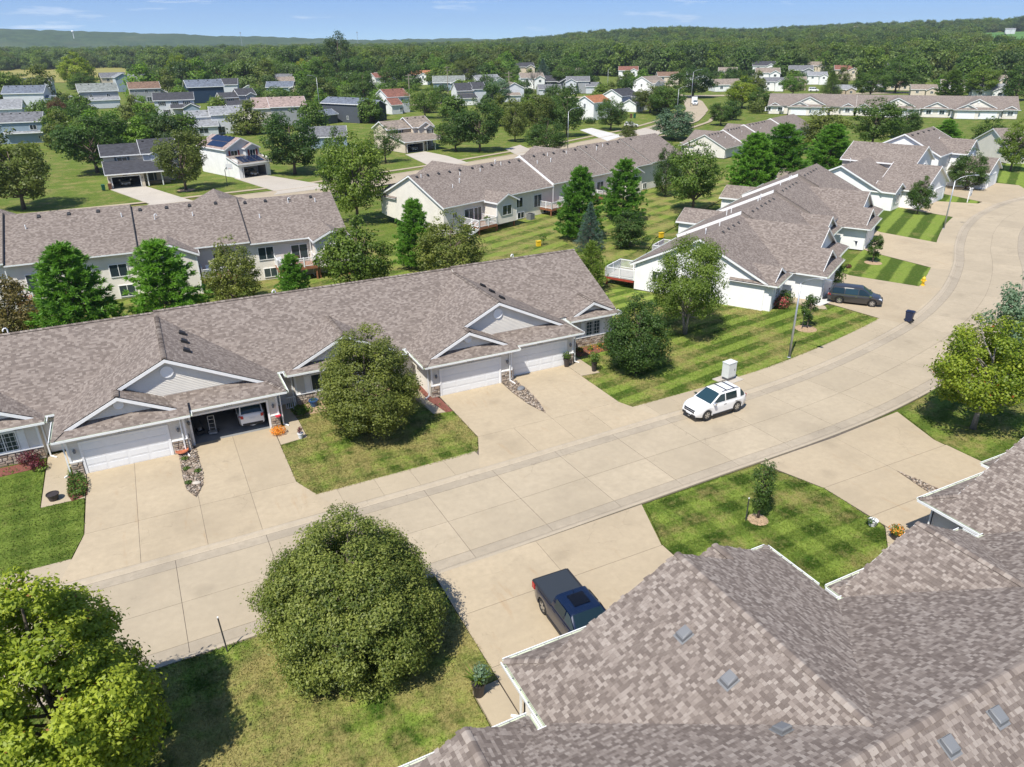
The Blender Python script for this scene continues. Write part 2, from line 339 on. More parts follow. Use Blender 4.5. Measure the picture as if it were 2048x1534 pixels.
# ---------------------------------------------------------------- helpers
class MB:
    """collects polygons; build() links them as one mesh object"""
    def __init__(s): s.v = []; s.f = []; s.m = []; s.uv = []; s.has_uv = False
    def poly(s, pts, mat=0, uv=None):
        i = len(s.v); s.v += [tuple(p) for p in pts]; s.f.append(tuple(range(i, i + len(pts)))); s.m.append(mat)
        s.uv.append(uv)
        if uv: s.has_uv = True
    def plane(s, pts, mat=0, ref=None):
        """roof plane: uv in metres, u along the eave, v up the slope"""
        P = [Vector(p) for p in pts]
        n = Vector((0, 0, 0))
        for i in range(len(P)): n += P[i].cross(P[(i + 1) % len(P)])
        n.normalize()
        if n.z < 0: P.reverse(); n = -n
        e = Vector((0, 0, 1)).cross(n)
        if e.length < 1e-4: e = Vector((1, 0, 0))
        e.normalize(); u = n.cross(e)
        if u.z < 0: u = -u
        zr = ref if ref is not None else min(p.z for p in P)
        o = P[0] + u * ((zr - P[0].z) / max(u.z, 1e-3))
        s.poly(P, mat, [((p - o).dot(e) + 50, (p - o).dot(u) + 20) for p in P])
    def box(s, x0, x1, y0, y1, z0, z1, mat=0):
        i = len(s.v)
        s.v += [(x0, y0, z0), (x1, y0, z0), (x1, y1, z0), (x0, y1, z0), (x0, y0, z1), (x1, y0, z1), (x1, y1, z1), (x0, y1, z1)]
        for q in ((3, 2, 1, 0), (4, 5, 6, 7), (0, 1, 5, 4), (1, 2, 6, 5), (2, 3, 7, 6), (3, 0, 4, 7)):
            s.f.append(tuple(i + k for k in q)); s.m.append(mat); s.uv.append(None)
        return s
    def bar(s, p, q, wd, ht, mat=0, up=(0, 0, 1)):
        """box along p-q: width across, height along up, centred on the line"""
        p, q = Vector(p), Vector(q); d = (q - p).normalized(); up = Vector(up)
        a = d.cross(up)
        if a.length < 1e-4: a = d.cross(Vector((1, 0, 0)))
        a.normalize(); b = up if abs(d.dot(up)) < .999 else a.cross(d)
        i = len(s.v)
        for c in (p, q):
            for sa, sb in ((-1, -1), (1, -1), (1, 1), (-1, 1)):
                s.v.append(tuple(c + a * (sa * wd / 2) + b * (sb * ht / 2)))
        for k in ((3, 2, 1, 0), (4, 5, 6, 7), (0, 1, 5, 4), (1, 2, 6, 5), (2, 3, 7, 6), (3, 0, 4, 7)):
            s.f.append(tuple(i + j for j in k)); s.m.append(mat); s.uv.append(None)
        return s
    def tube(s, pts, radii, n=6, mat=0, cap=True):
        pts = [Vector(p) for p in pts]; i0 = len(s.v)
        if not hasattr(radii, '__len__'): radii = [radii] * len(pts)
        for k, p in enumerate(pts):
            d = (pts[min(k + 1, len(pts) - 1)] - pts[max(k - 1, 0)]).normalized()
            a = d.cross(Vector((0, 0, 1)))
            if a.length < .05: a = d.cross(Vector((1, 0, 0)))
            a.normalize(); b = a.cross(d)
            for j in range(n):
                t = 2 * math.pi * j / n
                s.v.append(tuple(p + (a * math.cos(t) + b * math.sin(t)) * radii[k]))
        for k in range(len(pts) - 1):
            for j in range(n):
                j2 = (j + 1) % n; a0 = i0 + k * n
                s.f.append((a0 + j, a0 + n + j, a0 + n + j2, a0 + j2)); s.m.append(mat); s.uv.append(None)
        if cap:
            s.f.append(tuple(i0 + j for j in range(n))); s.f.append(tuple(i0 + (len(pts) - 1) * n + j for j in reversed(range(n))))
            s.m += [mat, mat]; s.uv += [None, None]
        return s
    def prism(s, pts, z0, z1, mat=0):
        """vertical prism on a plan polygon"""
        A = sum(pts[i][0] * pts[(i + 1) % len(pts)][1] - pts[(i + 1) % len(pts)][0] * pts[i][1] for i in range(len(pts)))
        if A < 0: pts = pts[::-1]
        n = len(pts); i = len(s.v)
        s.v += [(p[0], p[1], z0) for p in pts] + [(p[0], p[1], z1) for p in pts]
        s.f.append(tuple(i + n + k for k in range(n))); s.m.append(mat); s.uv.append(None)
        for k in range(n):
            k2 = (k + 1) % n
            s.f.append((i + k, i + k2, i + n + k2, i + n + k)); s.m.append(mat); s.uv.append(None)
        return s
    def lathe(s, prof, n=14, mat=0, c=(0, 0, 0)):
        i0 = len(s.v)
        for r, z in prof:
            for j in range(n):
                t = 2 * math.pi * j / n; s.v.append((c[0] + r * math.cos(t), c[1] + r * math.sin(t), c[2] + z))
        for k in range(len(prof) - 1):
            for j in range(n):
                j2 = (j + 1) % n; a = i0 + k * n
                s.f.append((a + j, a + j2, a + n + j2, a + n + j)); s.m.append(mat); s.uv.append(None)
        s.f.append(tuple(i0 + j for j in reversed(range(n)))); s.f.append(tuple(i0 + (len(prof) - 1) * n + j for j in range(n)))
        s.m += [mat, mat]; s.uv += [None, None]
        return s
    def mesh(s, name, mats, smooth=False):
        me = bpy.data.meshes.new(name); me.from_pydata(s.v, [], s.f); 
        for m_ in mats: me.materials.append(M[m_] if isinstance(m_, str) else m_)
        me.polygons.foreach_set('material_index', s.m)
        if smooth: me.polygons.foreach_set('use_smooth', [True] * len(s.f))
        if s.has_uv:
            ul = me.uv_layers.new(name='UVMap'); flat = []
            for f, u in zip(s.f, s.uv):
                for k in range(len(f)): flat += list(u[k]) if u else [0., 0.]
            ul.data.foreach_set('uv', flat)
        me.update(); return me
    def build(s, name, mats, parent=None, smooth=False, kind=None):
        if isinstance(mats, str): mats = [mats]
        return link(name, s.mesh(name, mats, smooth), parent, kind)

def link(name, data, parent=None, kind=None, loc=None, rot=None):
    o = bpy.data.objects.new(name, data); COL.objects.link(o)
    if parent: o.parent = parent
    if kind: o['kind'] = kind
    if loc: o.location = loc
    if rot is not None: o.rotation_euler = (0, 0, R(rot))
    return o
def tag(o, label, cat, group=None):
    o['label'] = label; o['category'] = cat
    if group: o['group'] = group
    return o
def thing(name, label, cat, loc=(0, 0, 0), rot=0, group=None, scale=None):
    o = bpy.data.objects.new(name, None); COL.objects.link(o)
    o.location = loc; o.rotation_euler = (0, 0, R(rot)); o.empty_display_size = .3
    if scale: o.scale = (scale,) * 3 if not hasattr(scale, '__len__') else scale
    return tag(o, label, cat, group)
def copy_tree(o, parent=None):
    c = o.copy(); COL.objects.link(c); c.parent = parent
    for ch in list(o.children): copy_tree(ch, c)
    return c
def smooth_angle(o, deg=40):
    me = o.data
    bm = bmesh.new(); bm.from_mesh(me); bmesh.ops.remove_doubles(bm, verts=bm.verts, dist=1e-5)
    bmesh.ops.recalc_face_normals(bm, faces=bm.faces)
    for e in bm.edges: e.smooth = len(e.link_faces) == 2 and e.calc_face_angle(9) < R(deg)
    for f in bm.faces: f.smooth = True
    bm.to_mesh(me); bm.free()
def rot2(x, y, deg):
    a = R(deg); return x * math.cos(a) - y * math.sin(a), x * math.sin(a) + y * math.cos(a)

# ---- windows and doors; alike ones share mesh data
_wm = {}
def window(parent, x, y, z, wd, ht, face=0, mull=1, grille=False, pane='glass', frame='white'):
    """window centred at x,y,z; face 0 looks to -y, 90 to +x, 180 to +y, -90 to -x"""
    k = (round(wd, 2), round(ht, 2), mull, grille, pane, frame)
    if k not in _wm:
        f = MB(); t = .07
        f.box(-wd / 2, wd / 2, -.05, .03, -ht / 2, -ht / 2 + t); f.box(-wd / 2, wd / 2, -.05, .03, ht / 2 - t, ht / 2)
        f.box(-wd / 2, -wd / 2 + t, -.05, .03, -ht / 2 + t, ht / 2 - t); f.box(wd / 2 - t, wd / 2, -.05, .03, -ht / 2 + t, ht / 2 - t)
        for i in range(mull):
            c = -wd / 2 + wd * (i + 1) / (mull + 1); f.box(c - .03, c + .03, -.045, .03, -ht / 2 + t, ht / 2 - t)
        if grille:
            for i in range(6):
                c = -wd / 2 + wd * (i + .5) / 6
                if abs(c) > .08: f.box(c - .01, c + .01, -.03, .0, -ht / 2 + t, ht / 2 - t)
            for i in range(1, 4):
                c = -ht / 2 + ht * i / 4; f.box(-wd / 2 + t, wd / 2 - t, -.032, .002, c - .01, c + .01)
        p = MB().box(-wd / 2 + .02, wd / 2 - .02, -.012, .02, -ht / 2 + .02, ht / 2 - .02)
        _wm[k] = (f.mesh('window', [frame]), p.mesh('pane', [pane]))
    a, b = _wm[k]
    o = link('window', a, parent, loc=(x, y, z), rot=face)
    link('pane', b, o)
    return o
def shutter(parent, x, y, z, wd, ht, face=0, mat='shut_black'):
    k = ('sh', round(wd, 2), round(ht, 2), mat)
    if k not in _wm:
        f = MB().box(-wd / 2, wd / 2, -.04, 0, -ht / 2, ht / 2)
        for a, b in ((-.46, -.03), (.03, .46)): f.box(-wd * .36, wd * .36, -.052, -.04, a * ht, b * ht)
        _wm[k] = f.mesh('shutter', [mat])
    return link('shutter', _wm[k], parent, loc=(x, y, z), rot=face)
def win_sh(parent, x, y, z, wd, ht, face=0, mat='shut_black', sw=.4, **kw):
    window(parent, x, y, z, wd, ht, face, **kw)
    dx, dy = rot2(wd / 2 + sw / 2 + .02, 0, face)
    shutter(parent, x - dx, y - dy, z, sw, ht, face, mat); shutter(parent, x + dx, y + dy, z, sw, ht, face, mat)
def garage_door(parent, x, y, wd=4.88, ht=2.13, face=0, open_=False, depth=6.4):
    """white sectional door with casing; open_: the opening and the room behind it"""
    t = .13; f = MB()
    f.box(-wd / 2 - t, -wd / 2, -.05, .05, 0, ht + t); f.box(wd / 2, wd / 2 + t, -.05, .05, 0, ht + t); f.box(-wd / 2, wd / 2, -.05, .05, ht, ht + t)
    o = link('garage_door', f.mesh('garage_door', ['white']), parent, loc=(x, y, 0), rot=face)
    if not open_:
        k = ('gd', round(wd, 2))
        if k not in _wm:
            h = ht / 4; b = MB().box(-wd / 2, wd / 2, -.012, .03, .006, h - .006)
            for i in range(4):
                c = -wd / 2 + wd * (i + .5) / 4
                b.box(c - wd * .105, c + wd * .105, -.022, -.012, .1 * h + .02, h * .88 - .02)
            _wm[k] = b.mesh('door_panel', ['door_white'])
        for i in range(4): link('door_panel', _wm[k], o, loc=(0, 0, ht / 4 * i))
    else:
        r = MB(); W = wd / 2 + .5
        r.poly([(-W, .06, .012), (W, .06, .012), (W, depth, .012), (-W, depth, .012)], 0)
        r.poly([(-W, .06, 0), (-W, depth, 0), (-W, depth, 2.5), (-W, .06, 2.5)], 1); r.poly([(W, .06, 0), (W, .06, 2.5), (W, depth, 2.5), (W, depth, 0)], 1)
        r.poly([(-W, depth, 0), (W, depth, 0), (W, depth, 2.5), (-W, depth, 2.5)], 1); r.poly([(-W, .06, 2.5), (-W, depth, 2.5), (W, depth, 2.5), (W, .06, 2.5)], 1)
        r.build('garage_interior', ['gfloor', 'gwall'], o)
        MB().box(-wd / 2 + .1, wd / 2 - .1, .3, 2.4, ht + .06, ht + .11).build('raised_door', 'door_white', o)
    return o
def entry_door(parent, x, y, z=0, face=0, mat='white', w_=.92):
    f = MB().box(-w_ / 2 - .1, w_ / 2 + .1, -.04, .03, 0, 2.15)
    o = link('door', f.mesh('door', ['white']), parent, loc=(x, y, z), rot=face)
    MB().box(-w_ / 2, w_ / 2, -.055, -.04, .04, 2.05).build('door_leaf', mat, o)
    MB().box(w_ / 2 - .14, w_ / 2 - .08, -.1, -.055, .95, 1.02).build('handle', 'vent_grey', o)
    return o

# ---- generic gabled block: walls, roof slabs, fascia
class House:
    def __init__(s, name, label, x, y, rot=0, scale=1.0, cat='house', group=None, z=0):
        s.o = thing(name, label, cat, (x, y, z), rot, group, scale if scale != 1 else None)
        s.fas = MB()
    def block(s, cx, cy, wx, dy, ze, ax='x', pitch=.5, z0=0., wall='s_white', roof='r_grey', ov=.35, gwall=None, vents=0):
        """box centred cx,cy with a gable roof; ax = ridge direction"""
        hx, hy = wx / 2, dy / 2; half = hy if ax == 'x' else hx; zr = ze + half * pitch
        m = MB()
        def q(a, b, z):          # a along ridge, b across
            return (cx + a, cy + b, z) if ax == 'x' else (cx - b, cy + a, z)
        L = hx if ax == 'x' else hy
        m.poly([q(-L, -half, z0), q(L, -half, z0), q(L, -half, ze), q(-L, -half, ze)], 0); m.poly([q(L, half, z0), q(-L, half, z0), q(-L, half, ze), q(L, half, ze)], 0)
        for a in (-L, L): m.poly([q(a, -half, z0), q(a, half, z0), q(a, half, ze), q(a, 0, zr), q(a, -half, ze)], 1)
        m.build('wall', [wall, gwall or wall], s.o)
        rf = MB(); t = .16; zlo = ze - ov * pitch
        for sg in (-1, 1):
            P = [q(-L - ov, sg * (half + ov), zlo + t), q(L + ov, sg * (half + ov), zlo + t), q(L + ov, 0, zr + t), q(-L - ov, 0, zr + t)]
            rf.plane(P, 0); rf.poly([(p[0], p[1], p[2] - t) for p in P], 1)
            s.fas.bar(q(-L - ov, sg * (half + ov), zlo + t / 2), q(L + ov, sg * (half + ov), zlo + t / 2), .09, .2)
            for a in (-L - ov, L + ov):
                s.fas.bar(q(a, sg * (half + ov), zlo + t / 2 - .01), q(a, 0, zr + t / 2 - .01), .05, .23)
        rf.build('roof', [roof, 'soffit'], s.o)
        for i in range(vents):
            a = L * (-.8 + 1.6 * i / max(1, vents - 1)); b = -.7
            vb = MB(); zz = zr + t - .7 * pitch
            c = q(a, b, zz); vb.box(c[0] - .2, c[0] + .2, c[1] - .2, c[1] + .2, c[2] - .05, c[2] + .14)
            vb.build('roof_vent', 'vent_black', s.o)
        return zr
    def shed(s, x0, x1, y0, y1, zlo, zhi, roof, wall=None, z0=0, mat2='soffit'):
        """lean-to roof falling towards -y (y0 low side)"""
        m = MB(); t = .14; m.plane([(x0, y0, zlo), (x1, y0, zlo), (x1, y1, zhi), (x0, y1, zhi)], 0)
        m.poly([(x0, y0, zlo - t), (x1, y0, zlo - t), (x1, y1, zhi - t), (x0, y1, zhi - t)], 1)
        m.build('porch_roof', [roof, mat2], s.o)
        s.fas.bar((x0, y0, zlo - .09), (x1, y0, zlo - .09), .09, .2); s.fas.bar((x0, y0, zlo - .09), (x0, y1, zhi - .09), .05, .22); s.fas.bar((x1, y0, zlo - .09), (x1, y1, zhi - .09), .05, .22)
    def wall(s, x0, x1, y0, y1, z0, z1, mat):
        MB().box(x0, x1, y0, y1, z0, z1).build('wall', mat, s.o)
    def post(s, x, y, z1, wd=.14, mat='white'):
        MB().box(x - wd / 2, x + wd / 2, y - wd / 2, y + wd / 2, 0, z1).build('porch_post', mat, s.o)
    def done(s, mat='white'):
        s.fas.build('fascia', mat, s.o)

# ---------------------------------------------------------------- terrain
_Bm = _basis()
def at(px, py, z=0.0):
    """point of the photograph -> plan position on the level z (metres, camera foot at 0,0)"""
    d = _Bm @ Vector((px - 1024, -(py - 767), -1464.878)); t = (z - CAMH) / d.z
    return (d.x * t, d.y * t)
def sstep(a, b, x):
    t = min(1, max(0, (x - a) / (b - a))); return t * t * (3 - 2 * t)
_RISE = [(-180, 0), (18, 0), (24, 3), (27, 9), (29.4, 14), (31, 22), (33, 27), (38, 34), (43, 28), (46, 33), (50, 36), (59, 38), (75, 34), (120, 0), (180, 0)]
def table(tab, x):
    for (a, b), (c, d) in zip(tab, tab[1:]):
        if x <= c: t = (x - a) / (c - a); t = t * t * (3 - 2 * t); return b + (d - b) * t
    return tab[-1][1]
def terrain(x, y):
    d = math.hypot(x, y); az = math.degrees(math.atan2(x, y))
    h = table(_RISE, az)
    return h * sstep(620, 2300, d) + h * .08 * math.sin(d / 240 + az / 5) * sstep(700, 1200, d)
g = MB()
rad = [0, 60, 160, 300, 450, 600, 750, 950, 1200, 1500, 1850, 2250, 2700, 3300, 4200, 6000]; na = 96
g.v.append((0, 0, -.15))
for r_ in rad[1:]:
    for j in range(na):
        a = 2 * math.pi * j / na; x, y = r_ * math.sin(a), r_ * math.cos(a); g.v.append((x, y, terrain(x, y) - .15))
for j in range(na): g.f.append((0, 1 + (j + 1) % na, 1 + j)); g.m.append(0); g.uv.append(None)
for k in range(len(rad) - 2):
    for j in range(na):
        a, b = 1 + k * na + j, 1 + k * na + (j + 1) % na
        g.f.append((a, b, b + na, a + na)); g.m.append(0); g.uv.append(None)
ground = g.build('ground', 'g_base', smooth=True, kind='structure')

# ---------------------------------------------------------------- the street
def smooth_path(pts, step=1.0):
    P = np.array(pts, float); d = np.r_[0, np.cumsum(np.hypot(*np.diff(P, axis=0).T))]
    s = np.arange(0, d[-1], step); Q = np.c_[np.interp(s, d, P[:, 0]), np.interp(s, d, P[:, 1])]
    for _ in range(12):
        Q[1:-1] = (Q[:-2] + 2 * Q[1:-1] + Q[2:]) / 4
    T = np.gradient(Q, axis=0); T /= np.linalg.norm(T, axis=1)[:, None]
    return s, Q, np.c_[T[:, 1], -T[:, 0]]           # normal to the right
class Path:
    def __init__(s, pts): s.s, s.Q, s.N = smooth_path(pts)
    def __call__(s, t, off):
        x = np.interp(t, s.s, s.Q[:, 0]); y = np.interp(t, s.s, s.Q[:, 1])
        nx = np.interp(t, s.s, s.N[:, 0]); ny = np.interp(t, s.s, s.N[:, 1]); l = math.hypot(nx, ny)
        return (x + off * nx / l, y + off * ny / l)
    def strip(s, t0, t1, o0, o1, n=3):
        ts = [t0 + (t1 - t0) * k / n for k in range(n + 1)]
        return [s(t, o0) for t in ts] + [s(t, o1) for t in reversed(ts)]
FAR = Path([(-60, 36.0), (-5.6, 35.95), (2.5, 36.05), (12.6, 36.2), (21, 36.55), (28.8, 36.85), (37.7, 37.1), (44.5, 37.7), (51.8, 39), (60.8, 41.1), (67, 43.2), (74.7, 46.5),
            (80.6, 49.7), (86.8, 53.4), (93.3, 58), (103.2, 63.9), (113.3, 68.6), (125, 72.1), (133.3, 73.3), (150, 74.5), (175, 75), (215, 75)])
RW = 7.8
SL = FAR.s[-1]
def strip_mesh(path, t0, t1, prof, step=1.5):
    """profile [(offset, z)...] swept along the path"""
    m = MB(); ts = np.arange(t0, t1 + step * .5, step); i = 0; n = len(prof)
    for t in ts:
        for o, z in prof: m.v.append((*path(t, o), z))
    for k in range(len(ts) - 1):
        for j in range(n - 1):
            a = k * n + j; m.f.append((a, a + n, a + n + 1, a + 1)); m.m.append(0); m.uv.append(None)
    return m
road = strip_mesh(FAR, 0, SL - 1, [(0.05, -.135), (RW - .05, -.135)]).build('road', 'joint', kind='structure')
STEP = 4.65; s0 = 57.9 - 12 * STEP; gap = .013
k = 0
while s0 + (k + 1) * STEP < SL - 2:
    a, b = s0 + k * STEP, s0 + (k + 1) * STEP
    for o0, o1 in ((.26, .95), (.95, 3.9), (3.9, 6.85), (6.85, RW - .26)):
        big = o1 - o0 > 1
        m = MB(); m.prism(FAR.strip(a + gap, b - gap, o0 + gap * .8, o1 - gap * .8), -.134, -.12 + rnd.uniform(-.0015, .0015))
        m.build('concrete_slab', 'road' if big else 'pan', road)
    k += 1
kerb_f = strip_mesh(FAR, 0, SL - 1, [(-.17, -.1), (-.17, .008), (.0, .012), (.07, -.005), (.18, -.09), (.26, -.119)]).build('kerb', 'kerb', kind='structure')
kerb_n = strip_mesh(FAR, 0, SL - 1, [(RW - .26, -.119), (RW - .18, -.09), (RW - .07, -.005), (RW, .012), (RW + .17, .008), (RW + .17, -.1)]).build('kerb', 'kerb', kind='structure')

def sheet(name, pts, z1, mat, z0=-.15, kind='structure', parent=None):
    return MB().prism(pts, z0, z1).build(name, mat, parent, kind=kind)
# pavement along the far kerb
pav = strip_mesh(FAR, 0, SL - 1, [(-2.25, -.1), (-2.25, .002), (-.18, .002), (-.18, -.1)]).build('pavement', 'joint', kind='structure')
k = 0
while s0 + (k + 1) * STEP / 2 < SL - 2:
    a, b = s0 + k * STEP / 2, s0 + (k + 1) * STEP / 2
    x_ = FAR((a + b) / 2, 0)[0]
    if x_ > -14 and x_ < 135 and not (-5.9 < x_ < 4.8) and not (17.2 < x_ < 28.4): MB().prism(FAR.strip(a + .008, b - .008, -2.24, -.185, 1), 0, .012).build('pavement_slab', 'walk', pav)
    k += 1

def drive(name, base, slabs, mat='drive', z=.016):
    b = sheet(name, base, z - .011, 'joint')
    for q in slabs: MB().prism(q, z - .012, z + rnd.uniform(-.001, .001)).build('concrete_slab', mat, b)
    return b
def grid(us, vs, g_=.012):
    return [[(u0 + g_, v0 + g_), (u1 - g_, v0 + g_), (u1 - g_, v1 - g_), (u0 + g_, v1 - g_)] for u0, u1 in zip(us, us[1:]) for v0, v1 in zip(vs, vs[1:])]
gg = .012
drive('driveway', [(-6.4, 47.5), (-6.4, 40.3), (-7.45, 36.13), (6.75, 36.3), (5.15, 40.3), (5.15, 48.2), (-.1, 48.2), (-.1, 47.5)],
      [[(-6.4, 40.31), (-3.71, 40.31), (-3.71, 47.5), (-6.4, 47.5)], [(-3.69, 40.31), (-.41, 40.31), (-.41, 47.5), (-3.69, 47.5)], [(-.39, 40.31), (2.44, 40.31), (2.44, 48.2), (-.39, 48.2)], [(2.46, 40.31), (5.15, 40.31), (5.15, 48.2), (2.46, 48.2)],
       [(-7.45, 36.13), (-3.71, 36.15), (-3.71, 40.29), (-6.4, 40.29)], [(-3.69, 36.15), (-.41, 36.18), (-.41, 40.29), (-3.69, 40.29)], [(-.39, 36.18), (2.44, 36.22), (2.44, 40.29), (-.39, 40.29)], [(2.46, 36.22), (6.75, 36.3), (5.15, 40.29), (2.46, 40.29)]])
drive('driveway', [(17.4, 47.5), (17.4, 40.3), (15.8, 36.5), (30.1, 37.05), (28.9, 40.2), (28.9, 48.2), (23.2, 48.2), (23.2, 47.5)],
      [[(17.4, 40.26), (23.19, 40.26), (23.19, 47.5), (17.4, 47.5)], [(23.21, 40.26), (28.9, 40.26), (28.9, 48.2), (23.21, 48.2)],
       [(15.8, 36.5), (20.1, 36.66), (20.1, 40.24), (17.4, 40.24)], [(20.12, 36.66), (23.19, 36.78), (23.19, 40.24), (20.12, 40.24)], [(23.21, 36.78), (26.1, 36.9), (26.1, 40.24), (23.21, 40.24)], [(26.12, 36.9), (30.1, 37.05), (28.9, 40.24), (26.12, 40.24)]])
drive('driveway', [(9.55, 28.2), (9.5, 18.6), (21.4, 18.6), (21.2, 24.9), (22.5, 28.5)],
      [[(9.55, 28.2), (9.52, 24.91), (15.39, 24.91), (15.39, 28.3)], [(15.41, 28.3), (15.41, 24.91), (21.2, 24.91), (22.5, 28.5)]] + grid([9.5, 15.4, 21.25], [18.6, 21.4, 24.9]))
drive('driveway', [(31.9, 28.8), (33.2, 24.9), (33.2, 18.6), (44.6, 18.6), (44.3, 25.7), (45.7, 29.6)],
      [[(31.9, 28.8), (33.2, 24.91), (38.69, 24.91), (38.69, 29.0)], [(38.71, 29.0), (38.71, 24.91), (44.3, 24.91), (44.3, 25.7), (45.7, 29.6)]] + grid([33.2, 38.7, 44.4], [18.6, 21.6, 24.9]))
def split_drive(poly, mat='drive'): return drive('driveway', poly, [poly], mat)
split_drive([(60.3, 50.4), (61.3, 43.5), (62.0, 41.75), (74.9, 46.85), (73.5, 48.6), (70.4, 55.0), (70.6, 56.7)])
split_drive([(81.3, 62.2), (81.0, 60.5), (81.3, 52.2), (82.3, 51.0), (93.8, 58.6), (92.5, 59.9), (91.0, 67.4), (91.3, 68.6)])
split_drive([(109.5, 80.5), (107.2, 79.5), (108.6, 68.1), (109.5, 67.2), (122.6, 71.7), (121, 73.4), (115.2, 80), (114.5, 81)])
split_drive([(127.2, 88.2), (124.2, 82.6), (123.0, 74), (123.5, 72.1), (137, 74.0), (143, 80), (140, 90)])
MB().prism([at(1650, 597), at(1672, 600), at(1640, 612), at(1612, 606)], 0, .02).build('path', 'white_c', kind='structure')
# garden paths
for pts in ([(-8.75, 44.4), (-6.45, 44.4), (-6.45, 47.4), (-7.0, 47.4), (-7.0, 51.2), (-8.75, 51.2)], [(5.2, 45.45), (7.0, 45.7), (7.0, 48.5), (6.7, 52), (5.95, 52), (5.95, 48), (5.2, 48)],
            [(15.95, 44.9), (17.35, 44.7), (17.35, 46), (16.75, 46.6), (16.75, 52), (15.6, 52), (15.6, 48)], [(28.95, 45.6), (30.6, 45.5), (30.6, 50.5), (29.9, 51.2), (29.9, 48), (28.95, 48)],
            [(8.3, 20.65), (9.46, 20.7), (9.46, 18.4), (10, 18.3), (10, 14), (8.25, 14)], [(31.4, 19.0), (33.15, 20.6), (33.15, 18), (32.8, 15), (31.4, 15)], [(21.3, 19.5), (22.3, 19.5), (22.3, 14), (21.3, 14)],
            [at(1575, 592), at(1606, 597), at(1650, 612), at(1655, 619), at(1630, 617), at(1598, 606), at(1570, 600)]):
    sheet('path', pts, .010, 'walk')

# lawns
for key, pts in (('g_l1', [(-60, 38.15), (-7.0, 38.2), (-6.45, 40.3), (-6.5, 44.38), (-8.8, 44.38), (-8.85, 52), (-60, 52)]),
                 ('g_l2', [(5.95, 38.3), (16.5, 38.45), (17.35, 40.3), (17.35, 44.65), (15.9, 44.85), (15.9, 52), (7.05, 52), (7.05, 45.65), (5.2, 45.4), (5.2, 40.4)]),
                 ('g_l3', [(29.55, 39.05), (37, 39.35), (44, 39.85), (51.3, 41.2), (60.2, 43.3), (61.2, 43.6), (60.4, 48.7), (58.9, 48.0), (53, 51), (46, 62), (40, 66.4), (36.3, 66.4), (36.3, 51.3), (30.65, 51.3), (30.65, 45.4), (28.95, 45.5), (28.95, 40.2)]),
                 ('g_back', [(-80, 66.5), (40.1, 66.45), (46, 64), (62, 80), (100, 104), (115, 120), (100, 118), (66, 106), (30, 96), (-80, 86)]),
                 ('g_b4', [(70.75, 56.6), (70.5, 55.0), (73.7, 48.7), (75.0, 49.1), (80.5, 52.2), (81.2, 52.4), (80.9, 60.5), (81.2, 62.1)]),
                 ('g_b4', [(91.4, 68.5), (91.15, 67.4), (92.6, 60.1), (93.4, 60.7), (102.2, 65.9), (108.4, 68.7), (107.1, 79.5), (105, 80)]),
                 ('g_b4', [(115.4, 80), (121.1, 73.6), (122.9, 74.1), (124.1, 82.5), (122, 85)]),
                 ('g_b4', [(143.2, 79.9), (138, 76.3), (150, 76.9), (215, 77.5), (215, 100), (165, 97), (143, 90)]),
                 ('g_n1', [(-60, 27.95), (9.35, 27.95), (9.5, 25.6), (9.47, 20.75), (8.2, 20.75), (8.2, 13), (3, 13), (3, -12), (-60, -12)]),
                 ('g_n2', [(22.7, 28.4), (31.75, 28.65), (33.15, 24.9), (33.1, 20.65), (31.35, 19.0), (31.35, 14), (22.35, 14), (22.35, 19.6), (21.45, 19.6), (21.3, 24.9)]),
                 ('g_n3', [(45.85, 29.35), (52, 31), (62, 33.7), (78, 39.5), (90, 46.5), (108, 58), (118, 62), (134, 65.2), (175, 67), (215, 67), (215, -10), (46, -10), (44.75, 18), (44.45, 25.7)])):
    sheet('lawn', pts, 0.0, key)

# streets and pavements of the next blocks
ST2 = Path([(-70, 131), (0, 134), (30, 139), (60, 149), (100, 166), (140, 187), (168, 206), (200, 238), (228, 275), (248, 312), (262, 350)])
s2 = strip_mesh(ST2, 0, ST2.s[-1] - 1, [(-4.2, .0), (4.2, .0)], 4).build('road', 'road', kind='structure')
for o in (-4.4, 4.4):
    strip_mesh(ST2, 0, 285, [(o - .2, .0), (o - .2, .06), (o + .2, .06), (o + .2, .0)], 4).build('kerb', 'kerb', kind='structure')
strip_mesh(ST2, 0, 285, [(-9.0, .025), (-7.6, .025)], 4).build('pavement', 'walk', kind='structure')
strip_mesh(ST2, 0, 285, [(7.6, .025), (9.0, .025)], 4).build('pavement', 'walk', kind='structure')
ST3 = Path([(150, 345), (215, 318), (262, 296), (330, 268), (420, 240)])
strip_mesh(ST3, 0, ST3.s[-1] - 1, [(-4.5, .006), (4.5, .006)], 6).build('road', 'road', kind='structure')
ST4 = Path([(-120, 305), (-20, 300), (60, 308), (130, 330), (190, 360)])
strip_mesh(ST4, 0, ST4.s[-1] - 1, [(-4, .004), (4, .004)], 6).build('road', 'road', kind='structure')
for key, pts in (('g_far', [(-90, 96), (-60, 138), (60, 146), (140, 183), (180, 214), (215, 255), (180, 300), (-100, 300)]),):
    sheet('lawn', pts, -.06, key)
